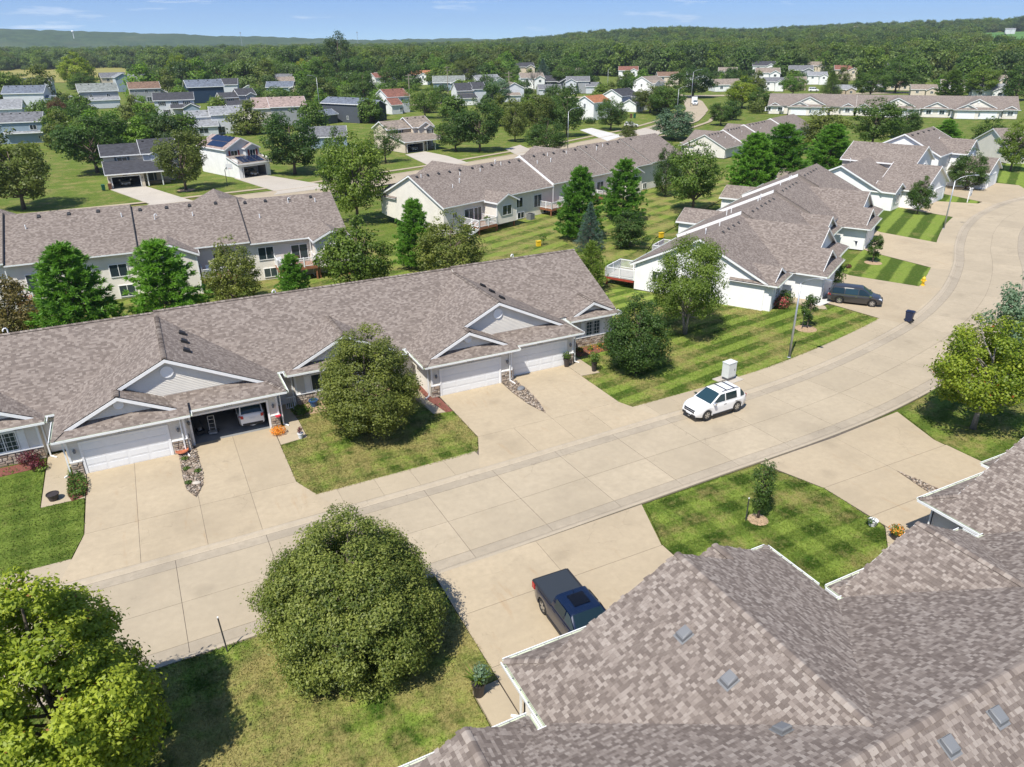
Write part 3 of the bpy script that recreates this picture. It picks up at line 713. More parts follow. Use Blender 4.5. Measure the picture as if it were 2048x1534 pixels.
for pts, mt in (([(-4.7, 159.4), (1.5, 159.7), (7.3, 142), (9, 137.8), (-.2, 137.2), (1.3, 140.5)], 'pale'), ([(17.8, 160.8), (23.6, 163), (29, 151), (32.3, 143.3), (34.5, 141), (21.5, 138.4), (22.7, 141)], 'pale'),
                ([at(811, 309), at(850, 303), at(895, 312), at(938, 326), at(868, 336)], 'pale'), ([at(1160, 260), at(1183, 256), at(1246, 272), at(1215, 282)], 'white_c'),
                ([at(1010, 298), at(1040, 290), at(1075, 305), at(1058, 322)], 'pale'), ([at(1262, 262), at(1290, 256), at(1330, 266), at(1290, 276)], 'pale'), ([at(455, 228), at(505, 222), at(520, 236), at(480, 242)], 'pale')):
    MB().prism(pts, -.05, .04).build('driveway', mt, kind='structure')
# fields beyond the houses
def flat_sheet(name, pts, mat, dz=.06):
    m = MB(); m.poly([(x, y, terrain(x, y) + dz) for x, y in pts]); return m.build(name, mat, kind='structure')
flat_sheet('corn_field', [(-300, 690), (60, 690), (160, 730), (140, 1110), (60, 1160), (-300, 1180)], 'corn')

def blades(pts, n, mat, seed, lim=None):
    rs = np.random.RandomState(seed); A = np.array(pts); C = []
    x0, y0 = A.min(0); x1, y1 = A.max(0); x0 = max(x0, -22); y0 = max(y0, 12); x1 = min(x1, 62)
    X = rs.uniform(x0, x1, n * 3); Y = rs.uniform(y0, y1, n * 3); ins = np.zeros(len(X), bool)
    for (a, b), (c, d) in zip(pts, pts[1:] + pts[:1]):
        if b != d: ins ^= ((b > Y) != (d > Y)) & (X < (c - a) * (Y - b) / (d - b) + a)
    X, Y = X[ins][:n], Y[ins][:n]; m = len(X)
    a = rs.uniform(0, 6.28, m); h = rs.uniform(.03, .075, m); w = rs.uniform(.02, .05, m); lx, ly = rs.normal(size=(2, m)) * .05
    V = np.zeros((m, 3, 3)); ca, sa = np.cos(a) * w, np.sin(a) * w
    V[:, 0] = np.stack([X - ca, Y - sa, 0 * X - .002], 1); V[:, 1] = np.stack([X + ca, Y + sa, 0 * X - .002], 1); V[:, 2] = np.stack([X + lx, Y + ly, h], 1)
    me = bpy.data.meshes.new('grass'); me.vertices.add(3 * m); me.vertices.foreach_set('co', V.astype(np.float32).ravel()); me.loops.add(3 * m); me.loops.foreach_set('vertex_index', np.arange(3 * m, dtype=np.int32))
    me.polygons.add(m); me.polygons.foreach_set('loop_start', np.arange(0, 3 * m, 3, dtype=np.int32)); me.materials.append(M[mat]); me.update(calc_edges=True)
    link('grass', me, kind='stuff')
for key, n_, sd, pts in (('g_n1', 130000, 1, [(-22, 28.0), (9.4, 28.0), (9.55, 25.6), (9.5, 20.75), (8.2, 20.75), (8.2, 13), (-22, 13)]), ('g_n2', 40000, 2, [(22.7, 28.45), (31.75, 28.7), (33.2, 24.9), (33.15, 20.6), (31.35, 18.95), (31.35, 14), (22.35, 14), (22.35, 19.6), (21.4, 19.6), (21.25, 24.9)]),
                        ('g_l2', 42000, 3, [(5.9, 38.25), (16.55, 38.4), (17.4, 40.3), (17.4, 44.6), (15.9, 44.85), (15.9, 49), (7.05, 49), (7.05, 45.65), (5.15, 45.35), (5.1, 40.4)]), ('g_l1', 22000, 4, [(-22, 38.1), (-7.0, 38.15), (-6.4, 40.3), (-6.45, 44.4), (-8.8, 44.4), (-8.85, 49), (-22, 49)]),
                        ('g_l3', 60000, 5, [(29.5, 39.0), (37, 39.3), (44, 39.8), (51.3, 41.1), (60.2, 43.2), (61.2, 43.6), (60.4, 48.7), (58.9, 48.0), (53, 51), (46, 58), (36.3, 58), (36.3, 51.3), (30.65, 51.3), (30.65, 45.4), (28.9, 45.5), (28.9, 40.2)]), ('g_n3', 16000, 6, [(45.8, 29.3), (52, 30.9), (62, 33.6), (62, 22), (44.75, 19), (44.4, 25.7)])):
    blades(pts, n_, key, sd)

# ---------------------------------------------------------------- rows of townhouses, one plan used for all
PITCH = .482; ZE = 2.8
XG = (-11.87, 12.05)
def garage_planes(c):
    """roof planes of one garage pair; x relative to c"""
    a = lambda pts: [(c + x, y, z) for x, y, z in pts]
    h = lambda x: 6.2 - PITCH * abs(x)
    out = []
    out.append(a([(-7.05, -9.7, 2.8), (0, -9.7, 6.2), (0, -.4, 6.2), (-7.05, -6.6, 2.8)]))
    out.append(a([(7.05, -9.7, 2.8), (0, -9.7, 6.2), (0, -.4, 6.2), (7.05, -6.6, 2.8)]))
    out.append(a([(-7.05, -10.9, 2.8), (-3.1, -10.9, h(-3.1)), (-3.1, -9.7, h(-3.1)), (-7.05, -9.7, 2.8)]))
    out.append(a([(-7.05, -11.55, 2.8), (-6.4, -10.9, 2.8 + .65 * PITCH), (-7.05, -10.9, 2.8)]))
    z1 = h(-3.1); xr = .15
    out.append(a([(-3.1, -10.9, z1), (xr, -10.9, z1 - PITCH * (xr + 3.1)), (xr, -9.3, z1 - PITCH * (xr + 3.1)), (-3.1, -9.3, z1)]))
    out.append(a([(-7.05, -11.55, 2.8), (.78, -11.55, 2.8), (.78, -10.35, 2.8 + 1.2 * PITCH), (-5.85, -10.35, 2.8 + 1.2 * PITCH)]))
    out.append(a([(.78, -10.85, 2.8), (7.05, -10.85, 2.8), (5.55, -9.35, 2.8 + 1.5 * PITCH), (-.5, -9.35, 2.8 + 1.5 * PITCH), (-.5, -10.3, 2.8 + .55 * PITCH), (.78, -10.3, 2.8 + .55 * PITCH)]))
    out.append(a([(7.05, -10.85, 2.8), (7.05, -9.7, 2.8), (5.9, -9.7, 2.8 + 1.15 * PITCH)]))
    return out
def bay_planes(x0, x1, yb=-2.5, yg=-8.2, yr=-7.75):
    c = (x0 + x1) / 2; hw = (x1 - x0) / 2; zt = 2.8 + hw * PITCH; d = yr - yg; k = d * PITCH
    return [[(x0, yr, 2.8), (c, yr, zt), (c, yb, zt), (x0, yb, 2.8)], [(x1, yr, 2.8), (c, yr, zt), (c, yb, zt), (x1, yb, 2.8)],
            [(x0, yg, 2.8), (x0 + d, yr, 2.8 + k), (x0, yr, 2.8)], [(x1, yg, 2.8), (x1 - d, yr, 2.8 + k), (x1, yr, 2.8)],
            [(x0, yg, 2.8), (x1, yg, 2.8), (x1 - d - .35, yr + .35, 2.8 + k + .35 * PITCH), (x0 + d + .35, yr + .35, 2.8 + k + .35 * PITCH)]]
MBAY = (-4.3, 4.7)
EBAYS = ((-24.65, -19.45), (19.45, 24.65))
ZR0 = 6.45; YE = 7.35; ZM = 2.85
def main_planes(cuts, dz):
    out = []
    for (a, b), d in zip(zip(cuts, cuts[1:]), dz):
        out.append([(a, -YE, ZM + d), (b, -YE, ZM + d), (b, 0, ZR0 + d), (a, 0, ZR0 + d)])
        out.append([(a, YE, ZM + d), (b, YE, ZM + d), (b, 0, ZR0 + d), (a, 0, ZR0 + d)])
    return out
def rake(parent, p, q, ht=.22, wd=.045, mat='white', drop=.07):
    p, q = Vector(p), Vector(q); p.z -= drop; q.z -= drop
    return MB().bar(p, q, wd, ht).build('rake_board', mat, parent)
def box_vent(parent, x, y, z, sx, sy, mat='vent_grey', s=.40, hh=.15):
    """static roof vent: sloped base sheet and a hooded box; sx,sy = roof gradient"""
    m = MB(); h = s / 2
    def zz(dx, dy): return z + sx * dx + sy * dy
    b = [(x + dx, y + dy) for dx, dy in ((-h * 1.3, -h * 1.3), (h * 1.3, -h * 1.3), (h * 1.3, h * 1.3), (-h * 1.3, h * 1.3))]
    m.poly([(p[0], p[1], zz(p[0] - x, p[1] - y) + .025) for p in b])
    lo = [(x + dx, y + dy, zz(dx, dy) + .02) for dx, dy in ((-h, -h), (h, -h), (h, h), (-h, h))]
    hi = [(p[0], p[1], p[2] + hh) for p in lo]; ti = [(x + (p[0] - x) * .8, y + (p[1] - y) * .8, p[2] + .05) for p in hi]
    for i in range(4):
        j = (i + 1) % 4; m.poly([lo[i], lo[j], hi[j], hi[i]]); m.poly([hi[i], hi[j], ti[j], ti[i]])
    m.poly(ti)
    return m.build('roof_vent', mat, parent)
def pipe(parent, x, y, z, ht=.45, hook=False, r=.055):
    m = MB()
    if hook: m.tube([(x, y, z - .1), (x, y, z + ht), (x - .05, y - .02, z + ht + .1), (x - .16, y - .05, z + ht + .12), (x - .25, y - .08, z + ht + .02), (x - .26, y - .08, z + ht - .08)], .05, 8)
    else: m.tube([(x, y, z - .1), (x, y, z + ht)], r, 8); m.tube([(x, y, z + ht * .75), (x, y, z + ht * .8)], r * 1.35, 8)
    return m.build('vent_pipe', 'pvc', parent, smooth=False)

def stone_face(parent, x0, x1, y, z0, z1, face='f', size=.30, s=None):
    """veneer of separate stones on a mortar bed; face f looks to -y, l to -x, r to +x"""
    bed = MB()
    if face == 'f': bed.box(x0, x1, y - .03, y, z0, z1)
    else: bed.box(y - .015, y + .015, x0, x1, z0, z1)
    bd = bed.build('stone_veneer', 'mortar', parent)
    z = z0; r = random.Random(int(x0 * 131 + y * 17))
    while z < z1 - .05:
        hh = min(r.uniform(.13, .22), z1 - z)
        if z1 - z - hh < .08: hh = z1 - z
        x = x0
        while x < x1 - .02:
            ww = min(r.uniform(size * .7, size * 1.7), x1 - x)
            if x1 - x - ww < .12: ww = x1 - x
            d = r.uniform(.03, .075); e = .012; b = .02
            m = MB()
            o = [(x + e, z + e), (x + ww - e, z + e + r.uniform(0, .02)), (x + ww - e - r.uniform(0, .02), z + hh - e), (x + e + r.uniform(0, .02), z + hh - e)]
            cx, cz = x + ww / 2, z + hh / 2; inn = [(p[0] + (cx - p[0]) * b / ww * 2, p[1] + (cz - p[1]) * b / hh * 2) for p in o]
            if face == 'f': A = [(p[0], y - .025, p[1]) for p in o]; B_ = [(p[0], y - .03 - d, p[1]) for p in inn]
            elif face == 'l': A = [(y - .01, p[0], p[1]) for p in o]; B_ = [(y - .015 - d, p[0], p[1]) for p in inn]
            else: A = [(y + .01, p[0], p[1]) for p in o]; B_ = [(y + .015 + d, p[0], p[1]) for p in inn]
            m.poly(B_)
            for i in range(4): m.poly([A[i], A[(i + 1) % 4], B_[(i + 1) % 4], B_[i]])
            m.build('stone', 'stone', bd)
            x += ww
        z += hh
    return bd
def lap_gable(parent, cx, y, hw, zb, zt, name='gable_siding', mat='s_cream', lap=.115, zl=None):
    """triangular gable wall in real lap boards (each course leans out at its foot); also a round vent"""
    m = MB(); z = zb; sl = (zt - zb) / hw
    while z < zt - .02:
        z2 = min(z + lap, zt); w0 = (zt - z) / sl; w1 = (zt - z2) / sl
        m.poly([(cx - w0, y - .022, z), (cx + w0, y - .022, z), (cx + w1, y, z2), (cx - w1, y, z2)])
        m.poly([(cx - w0, y, z), (cx + w0, y, z), (cx + w0, y - .022, z), (cx - w0, y - .022, z)])
        z = z2
    return m.build(name, mat, parent)
def round_vent(parent, x, y, z, r=.38):
    m = MB(); n = 20
    ring = lambda rr, yy: [(x + rr * math.cos(2 * math.pi * k / n), yy, z + rr * math.sin(2 * math.pi * k / n)) for k in range(n)]
    a, b, c = ring(r, y), ring(r, y - .07), ring(r * .84, y - .07); d = ring(r * .84, y - .04)
    for P, Q in ((a, b), (b, c), (c, d)):
        for k in range(n): m.poly([P[k], P[(k + 1) % n], Q[(k + 1) % n], Q[k]])
    m.poly(d)
    o = m.build('gable_vent', 'white', parent)
    lv = MB()
    for k in range(-3, 4):
        zz = z + k * r * .22; ww = math.sqrt(max(0, (r * .82) ** 2 - (k * r * .22) ** 2))
        if ww > .03: lv.box(x - ww, x + ww, y - .055, y - .04, zz - .015, zz + .015)
    lv.build('louvre', 'white2', o)
def wall_lamp(parent, x, y, z):
    m = MB(); m.box(x - .05, x + .05, y - .03, y, z - .1, z + .1); m.lathe([(.02, -.16), (.075, -.12), (.09, .06), (.03, .13), (.01, .18)], 8, c=(x, y - .11, z))
    m.build('wall_lamp', 'vent_grey', parent)
def downspout(parent, x, y, ztop, z0=0., kick=(0, -.5), mat='gutter'):
    m = MB(); m.bar((x, y, z0 + .12), (x, y, ztop), .085, .065, 0, up=(0, 1, 0)) if False else m.box(x - .04, x + .04, y - .035, y + .035, z0 + .1, ztop)
    m.bar((x, y, z0 + .12), (x + kick[0], y + kick[1], z0 + .05), .08, .07)
    m.build('downspout', mat, parent)
def gutter(mb, p, q, outx, outy, inner=0):
    """open trough along p-q; (outx,outy) points away from the roof"""
    p, q = Vector(p), Vector(q); o = Vector((outx, outy, 0)); z = Vector((0, 0, 1))
    mb.bar(p + o * .065 - z * .1, q + o * .065 - z * .1, .13, .02, inner)
    mb.bar(p + o * .135 - z * .055, q + o * .135 - z * .055, .022, .12, 0); mb.bar(p + o * .128 + z * .0, q + o * .128 + z * .0, .04, .02, 0)
    mb.bar(p + o * .008 - z * .06, q + o * .008 - z * .06, .02, .12, inner)

def row_house(label, x, y, rot, zb=0., cuts=(-24.6, -12, 12, 24.6), dz=(-.12, 0, .1), front=True, rear=(), near=False, opened=(), group='rows of townhouses', wall='s_cream', parts=True, detail=2, basement=0., xg=XG, bays=None, step_mat='white', step_sides=(-1, 1)):
    root = thing('townhouse_row', label, 'townhouse row', (x, y, zb), rot, group)
    L0, L1 = cuts[0] + .3, cuts[-1] - .3
    planes = main_planes(cuts, dz)
    for c in xg: planes += garage_planes(c)
    full = bays is None
    bays = bays if bays else [MBAY] + list(EBAYS)
    for b in bays: planes += bay_planes(*b, yb=-1.8 if b is MBAY else -3.4)
    rf = MB(); so = MB()
    for P in planes:
        rf.plane(P, 0, ref=2.8)
        so.poly([(p[0], p[1], p[2] - .13) for p in P])
    for r_ in rear:
        if r_[0] == 'bay':
            _, xa, xb_, yo = r_
            c = (xa + xb_) / 2; hw = (xb_ - xa) / 2; zt = 2.75 + hw * PITCH
            for sgn in (-1, 1):
                P = [(c + sgn * hw, yo, 2.75), (c, yo, zt), (c, 2.0, zt), (c + sgn * hw, 2.0, 2.75)]
                rf.plane(P, 0, ref=2.8); so.poly([(p[0], p[1], p[2] - .13) for p in P])
    roof = rf.build('roof', 'shingle', root); so.build('soffit', 'soffit', roof)
    # walls
    w_ = MB(); zf = -basement
    for (a, b), d in zip(zip(cuts, cuts[1:]), dz):
        a2, b2 = max(a, L0), min(b, L1)
        cut = [a2]
        for c in xg: cut += [min(max(c - 6.4, a2), b2), min(max(c + 6.35, a2), b2)]
        cut.append(b2)
        for p_, q_ in zip(cut[::2], cut[1::2]):
            if q_ - p_ > .05: w_.poly([(p_, -6.9, 0), (q_, -6.9, 0), (q_, -6.9, 3.0 + d), (p_, -6.9, 3.0 + d)])
        w_.poly([(b2, 6.9, zf), (a2, 6.9, zf), (a2, 6.9, 3.0 + d), (b2, 6.9, 3.0 + d)])
    for xx, d in ((L0, dz[0]), (L1, dz[-1])):
        w_.poly([(xx, -6.9, 0), (xx, 6.9, zf), (xx, 6.9, 2.95 + d), (xx, 0, 6.28 + d), (xx, -6.9, 2.95 + d)])
    for c in xg:
        w_.poly([(c - 6.45, -11.1, 0), (c - 6.45, -6.9, 0), (c - 6.45, -6.9, 2.8), (c - 6.45, -11.1, 2.8)]); w_.poly([(c + 6.4, -10.4, 0), (c + 6.4, -10.4, 2.8), (c + 6.4, -6.9, 2.8), (c + 6.4, -6.9, 0)])
        # garage fronts with openings
        for x0, x1, dx, yy in ((-6.45, .33, -3.2, -11.1), (.33, 6.4, 3.2, -10.4)):
            w_.box(c + x0, c + dx - 2.44, yy, yy + .1, 0, 2.8); w_.box(c + dx + 2.44, c + x1, yy, yy + .1, 0, 2.8); w_.box(c + dx - 2.44, c + dx + 2.44, yy, yy + .1, 2.13, 2.8)
        w_.box(c + .33, c + .43, -11.1, -10.3, 0, 2.8)
    for i, (x0, x1) in enumerate(bays):
        e = .55; yw = -7.6
        w_.poly([(x0 + e, yw, 0), (x1 - e, yw, 0), (x1 - e, yw, 2.8), (x0 + e, yw, 2.8)]); w_.poly([(x0 + e, -6.9, 0), (x0 + e, yw, 0), (x0 + e, yw, 2.8), (x0 + e, -6.9, 2.8)]); w_.poly([(x1 - e, yw, 0), (x1 - e, -6.9, 0), (x1 - e, -6.9, 2.8), (x1 - e, yw, 2.8)])
    w_.build('wall', wall, root)
    # front gables
    if front:
        for c in xg:
            lap_gable(root, c, -9.35, 5.62, 3.35, 6.06, mat=wall); lap_gable(root, c - 3.1, -10.5, 3.2, 3.1, 4.58, mat=wall)
            round_vent(root, c, -9.37, 5.15, .40); round_vent(root, c - 3.1, -10.53, 4.0, .3)
            for p, q in (((c, -9.72, 6.1), (c - 3.15, -9.72, 4.58)), ((c, -9.72, 6.1), (c + 5.95, -9.72, 3.23)), ((c - 3.1, -10.92, 4.6), (c - 6.45, -10.92, 2.99)), ((c - 3.1, -10.92, 4.6), (c + .2, -10.92, 3.01))): rake(root, p, q)
        for x0, x1 in bays:
            c, hw = (x0 + x1) / 2, (x1 - x0) / 2; zt = 2.8 + hw * PITCH
            lap_gable(root, c, -7.4, hw - .45, 3.0, zt - .16, mat=wall)
            rake(root, (c, -7.77, zt - .1), (x0 + .5, -7.77, 2.93)); rake(root, (c, -7.77, zt - .1), (x1 - .5, -7.77, 2.93))
    for c in xg:
        m = MB(); m.poly([(c + .79, -11.55, 2.62), (c + .79, -10.35, 2.9), (c + .79, -10.35, 3.37), (c + .79, -11.55, 2.79)]); m.poly([(c + .77, -11.55, 2.62), (c + .77, -11.55, 2.79), (c + .77, -10.35, 3.37), (c + .77, -10.35, 2.9)]); m.build('step_trim', 'r_taupe', root)
    # gable-end rakes and the step boards where a unit steps up
    for xx, d in ((cuts[0], dz[0]), (cuts[-1], dz[-1])):
        for sg in (-1, 1): rake(root, (xx, sg * YE, ZM + d - .1), (xx, 0, ZR0 + d - .1))
    for i in range(1, len(cuts) - 1):
        d = abs(dz[i] - dz[i - 1])
        if d > .15:
            zt = max(dz[i], dz[i - 1]) - d / 2 - .02
            for sg in step_sides: MB().bar((cuts[i], sg * YE, ZM + zt), (cuts[i], 0 if sg > 0 else .0, ZR0 + zt), .07, d + .08).build('step_board', step_mat, root)
            for sg in (-1, 1):
                if sg not in step_sides: MB().bar((cuts[i], sg * YE, ZM + zt - .05), (cuts[i], 0, ZR0 + zt - .05), .05, d + .02).build('step_flashing', 'r_taupe', root)
    # gutters
    def G(p, q, ox, oy):
        gt = MB(); gutter(gt, p, q, ox, oy, 1); gt.build('gutter', ['gutter', 'gutter_in'], root)
    for c in xg:
        G((c - 7.05, -11.55, 2.8), (c + .78, -11.55, 2.8), 0, -1); G((c + .78, -11.55, 2.8), (c + .78, -10.85, 2.8), 1, 0); G((c + .78, -10.85, 2.8), (c + 7.05, -10.85, 2.8), 0, -1)
        G((c - 7.05, -11.55, 2.8), (c - 7.05, -8.5, 2.8), -1, 0); G((c + 7.05, -10.85, 2.8), (c + 7.05, -7.5, 2.8), 1, 0)
    for x0, x1 in bays:
        G((x0, -8.2, 2.8), (x1, -8.2, 2.8), 0, -1); G((x0, -8.2, 2.8), (x0, -7.4, 2.8), -1, 0); G((x1, -8.2, 2.8), (x1, -7.4, 2.8), 1, 0)
    if full:
     for a, b in ((EBAYS[0][1], XG[0] - 7.05), (XG[0] + 7.05, MBAY[0]), (MBAY[1], XG[1] - 7.05), (XG[1] + 7.05, EBAYS[1][0])):
        if b - a > .1: G((a, -YE, ZM), (b, -YE, ZM), 0, -1)
    for (a, b), d in zip(zip(cuts, cuts[1:]), dz): G((a, YE, ZM + d), (b, YE, ZM + d), 0, 1)
    if front:
        for gi, c in enumerate(xg):
            for si, (dx, yy) in enumerate(((-3.2, -11.1), (3.2, -10.4))):
                garage_door(root, c + dx, yy, open_=(gi, si) in opened)
                nm = MB()
                for k in range(4): nm.box(c + dx - .26 + k * .14, c + dx - .16 + k * .14, yy - .03, yy - .003, 2.38, 2.53)
                nm.build('house_number', 'num', root)
            if detail > 1:
                for xx, yy in ((-6.05, -11.1), (-.1, -11.1), (.62, -10.4), (6.05, -10.4)): wall_lamp(root, c + xx, yy - .01, 1.75)
                for x0, x1, yy in ((-6.45, -5.8, -11.1), (-.6, .33, -11.1), (5.8, 6.4, -10.4)):
                    stone_face(root, c + x0, c + x1, yy - .005, 0, .95)
                    MB().box(c + x0 - .02, c + x1 + .02, yy - .09, yy, .95, 1.02).build('stone_sill', 'white', root)
                stone_face(root, -11.1, -10.4, c + .44, 0, .95, 'r')
                for xx, yy, kx, ky in ((.1, -11.2, .15, -.75), (6.6, -10.3, .3, -.3), (-6.62, -10.9, -.35, -.2)): downspout(root, c + xx, yy, 2.72, 0, (kx, ky))
                for xx, yy in ((-6.4, -11.13), (.3, -11.13), (6.34, -10.43)): MB().box(c + xx - .06, c + xx + .06, yy - .02, yy + .12, 1.02, 2.75).build('corner_board', 'white', root)
        for i, (x0, x1) in enumerate(bays):
            c = (x0 + x1) / 2; e = .55
            if i == 0: cs = (c - 2.0, c + 2.0)
            else: cs = (c + .05,)
            for cc in cs:
                window(root, cc, -7.62, 1.62, 1.55, 1.35, grille=(i > 0))
                for sg in (-1, 1): shutter(root, cc + sg * 1.02, -7.61, 1.62, .42, 1.42, mat='white')
                hb = MB(); hb.poly([(cc - .9, -7.72, 2.34), (cc + .9, -7.72, 2.34), (cc, -7.72, 2.62)]); hb.poly([(cc - .9, -7.6, 2.34), (cc, -7.6, 2.62), (cc + .9, -7.6, 2.34)])
                hb.box(cc - .95, cc + .95, -7.75, -7.6, 2.26, 2.34); hb.build('window_head', 'white', root)
            if detail > 1:
                stone_face(root, x0 + e, x1 - e, -7.605, 0, .86)
                MB().box(x0 + e - .03, x1 - e + .03, -7.72, -7.6, .86, .93).build('stone_sill', 'white', root)
                for xx in (x0 + e + .06, x1 - e - .06): MB().box(xx - .07, xx + .07, -7.64, -7.5, .93, 2.75).build('corner_board', 'white', root)
                downspout(root, x0 + .35, -7.7, 2.72, 0, (-.2, -.5)); downspout(root, x1 - .3, -7.7, 2.72, 0, (.35, -.3))
        if full:
         for xx, f in ((XG[0] + 6.9, 0), (XG[1] - 6.9, 0), (-19.2, 0), (19.2, 0)):
            entry_door(root, xx, -6.92, 0)
    return root, planes
def porch_rail(root, x0, x1, y):
    m = MB(); m.box(x0, x1, y - .03, y + .03, .92, .98); m.box(x0, x1, y - .02, y + .02, .1, .15)
    o = m.build('porch_rail', 'white2', root)
    n = int((x1 - x0) / .13); b = MB()
    for k in range(n + 1):
        xx = x0 + (x1 - x0) * k / n; b.box(xx - .02, xx + .02, y - .02, y + .02, .15, .92)
    b.build('baluster', 'white2', o)
def deck(root, x0, x1, y0, y1, z, zg, mat='deckwood', stairs=None, sides=('l', 'r', 'b')):
    """raised deck behind a unit: boards, joists, posts, white railing"""
    d = MB(); n = max(3, int((y1 - y0) / .28))
    fr = MB(); fr.box(x0, x1, y1 - .05, y1, z - .3, z - .03); fr.box(x0, x0 + .05, y0, y1 - .05, z - .3, z - .03); fr.box(x1 - .05, x1, y0, y1 - .05, z - .3, z - .03)
    for k in range(int((x1 - x0) / .6)): fr.box(x0 + .3 + k * .6, x0 + .35 + k * .6, y0, y1 - .06, z - .27, z - .04)
    o = fr.build('deck', mat, root)
    for k in range(n):
        a = y0 + (y1 - y0) * k / n; b = y0 + (y1 - y0) * (k + 1) / n
        MB().box(x0 - .02, x1 + .02, a + .006, b - .006, z - .03, z).build('plank', 'found' if mat == 'deckred' else mat, o)
    for xx in (x0 + .12, x1 - .12): MB().box(xx - .08, xx + .08, y1 - .3, y1 - .14, zg, z - .3).build('deck_post', mat, o)
    rl = MB(); bl = MB()
    def run(p, q):
        (ax, ay), (bx, by) = p, q; L = math.hypot(bx - ax, by - ay)
        rl.bar((ax, ay, z + 1.0), (bx, by, z + 1.0), .09, .07); rl.bar((ax, ay, z + .12), (bx, by, z + .12), .05, .06)
        m_ = int(L / .14)
        for k in range(1, m_):
            t = k / m_; cx, cy = ax + (bx - ax) * t, ay + (by - ay) * t; bl.box(cx - .02, cx + .02, cy - .02, cy + .02, z + .12, z + .98)
        for k in range(int(L / 2) + 2):
            t = k / (int(L / 2) + 1); cx, cy = ax + (bx - ax) * t, ay + (by - ay) * t; rl.box(cx - .06, cx + .06, cy - .06, cy + .06, z - .05, z + 1.08)
    if 'b' in sides: run((x0 + .06, y1 - .06), (x1 - .06, y1 - .06))
    if 'l' in sides: run((x0 + .06, y0), (x0 + .06, y1 - .06))
    if 'r' in sides: run((x1 - .06, y0), (x1 - .06, y1 - .06))
    r = rl.build('railing', 'white2', root); bl.build('baluster', 'white2', r)
    if stairs:
        sx = x1 if stairs > 0 else x0; m = MB(); ns = 7
        for k in range(ns):
            zz = z - (k + 1) * (z - zg) / (ns + 1); xx = sx + stairs * (.14 + k * .27); m.box(min(xx, xx + stairs * .27), max(xx, xx + stairs * .27), y1 - 1.1, y1 - .1, zz - .04, zz)
        for yy in (y1 - 1.12, y1 - .08): m.bar((sx, yy, z - .15), (sx + stairs * 2.1, yy, zg + .1), .05, .25)
        m.build('deck_steps', 'white2', root)
        h = MB()
        for yy in (y1 - 1.12, y1 - .08): h.bar((sx, yy, z + .95), (sx + stairs * 2.1, yy, zg + 1.1), .07, .07); h.bar((sx, yy, z + .3), (sx + stairs * 2.1, yy, zg + .45), .05, .05)
        h.build('stair_rail', 'white2', root)
def rear_bay(root, x0, x1, yo, zf, wall='s_cream', supports=False):
    yw = yo - .35; e = .35; c = (x0 + x1) / 2; zt = 2.75 + (x1 - x0) / 2 * PITCH; m = MB(); z0 = zf if not supports else -.35
    m.poly([(x1 - e, yw, z0), (x0 + e, yw, z0), (x0 + e, yw, 2.72 + e * PITCH), (c, yw, zt - .14), (x1 - e, yw, 2.72 + e * PITCH)])
    m.poly([(x0 + e, yw, z0), (x0 + e, 6.9, z0), (x0 + e, 6.9, 2.9), (x0 + e, yw, 2.9)]); m.poly([(x1 - e, 6.9, z0), (x1 - e, yw, z0), (x1 - e, yw, 2.9), (x1 - e, 6.9, 2.9)])
    if supports: m.poly([(x0 + e, 6.9, z0), (x0 + e, yw, z0), (x1 - e, yw, z0), (x1 - e, 6.9, z0)])
    m.build('rear_bay', wall, root)
    for xx in (x0, x1): rake(root, (c, yo + .02, zt - .1), (xx, yo + .02, 2.66))
    for xx in (x0, x1): MB().bar((xx, 7.3, 2.66), (xx, yo, 2.66), .06, .2).build('fascia', 'white', root)
    for xx in (x0 + e, x1 - e): MB().box(xx - .07, xx + .07, yw - .1, yw + .02, z0, 2.8).build('corner_board', 'white', root)
    window(root, c, yw + .02, 1.45, 1.9, 1.45, 180)
    if supports:
        for xx in (x0 + e + .2, x1 - e - .2): MB().box(xx - .09, xx + .09, yw - .4, yw - .22, zf, z0).build('deck_post', 'deckwood', root)

# ---------------------------------------------------------------- the five rows
def roof_z(planes, x, y):
    z = -9
    for P in planes:
        ins = True; n = len(P); A = 0
        for i in range(n): A += P[i][0] * P[(i + 1) % n][1] - P[(i + 1) % n][0] * P[i][1]
        sg = 1 if A > 0 else -1
        for i in range(n):
            x0, y0 = P[i][:2]; x1, y1 = P[(i + 1) % n][:2]
            if sg * ((x1 - x0) * (y - y0) - (y1 - y0) * (x - x0)) < -1e-6: ins = False; break
        if ins:
            a, b, c = (Vector(p) for p in P[:3]); nn = (b - a).cross(c - a)
            z = max(z, a.z - (nn.x * (x - a.x) + nn.y * (y - a.y)) / nn.z)
    return z
def vents(root, planes, spec, mat='vent_grey', s=.40, hh=.15):
    for x, y in spec:
        e = .05; z = roof_z(planes, x, y); box_vent(root, x, y, z, (roof_z(planes, x + e, y) - z) / e, (roof_z(planes, x, y + e) - z) / e, mat, s, hh)
def pipes(root, planes, spec):
    for x, y, h, hook in spec: pipe(root, x, y, roof_z(planes, x, y), h, hook)

mid, mid_pl = row_house('taupe roofed townhouse row facing the street with one garage open', 11.2, 58.5, 0, opened=((0, 1),))
vents(mid, mid_pl, [(XG[k] + 1.5, y) for k in (0, 1) for y in (-3.4, -5.2, -7.1)], 'vent_black')
pipes(mid, mid_pl, [(-21.3, .25, .35, True), (-3.0, .35, .25, True), (18.3, .3, .3, True)])
porch_rail(mid, -4.6, -3.9, -8.0)
MB().box(5.0 - 10.9, 5.3 - 10.9, -8.3, -8.0, 0, 2.75).build('porch_post', 'white', mid)

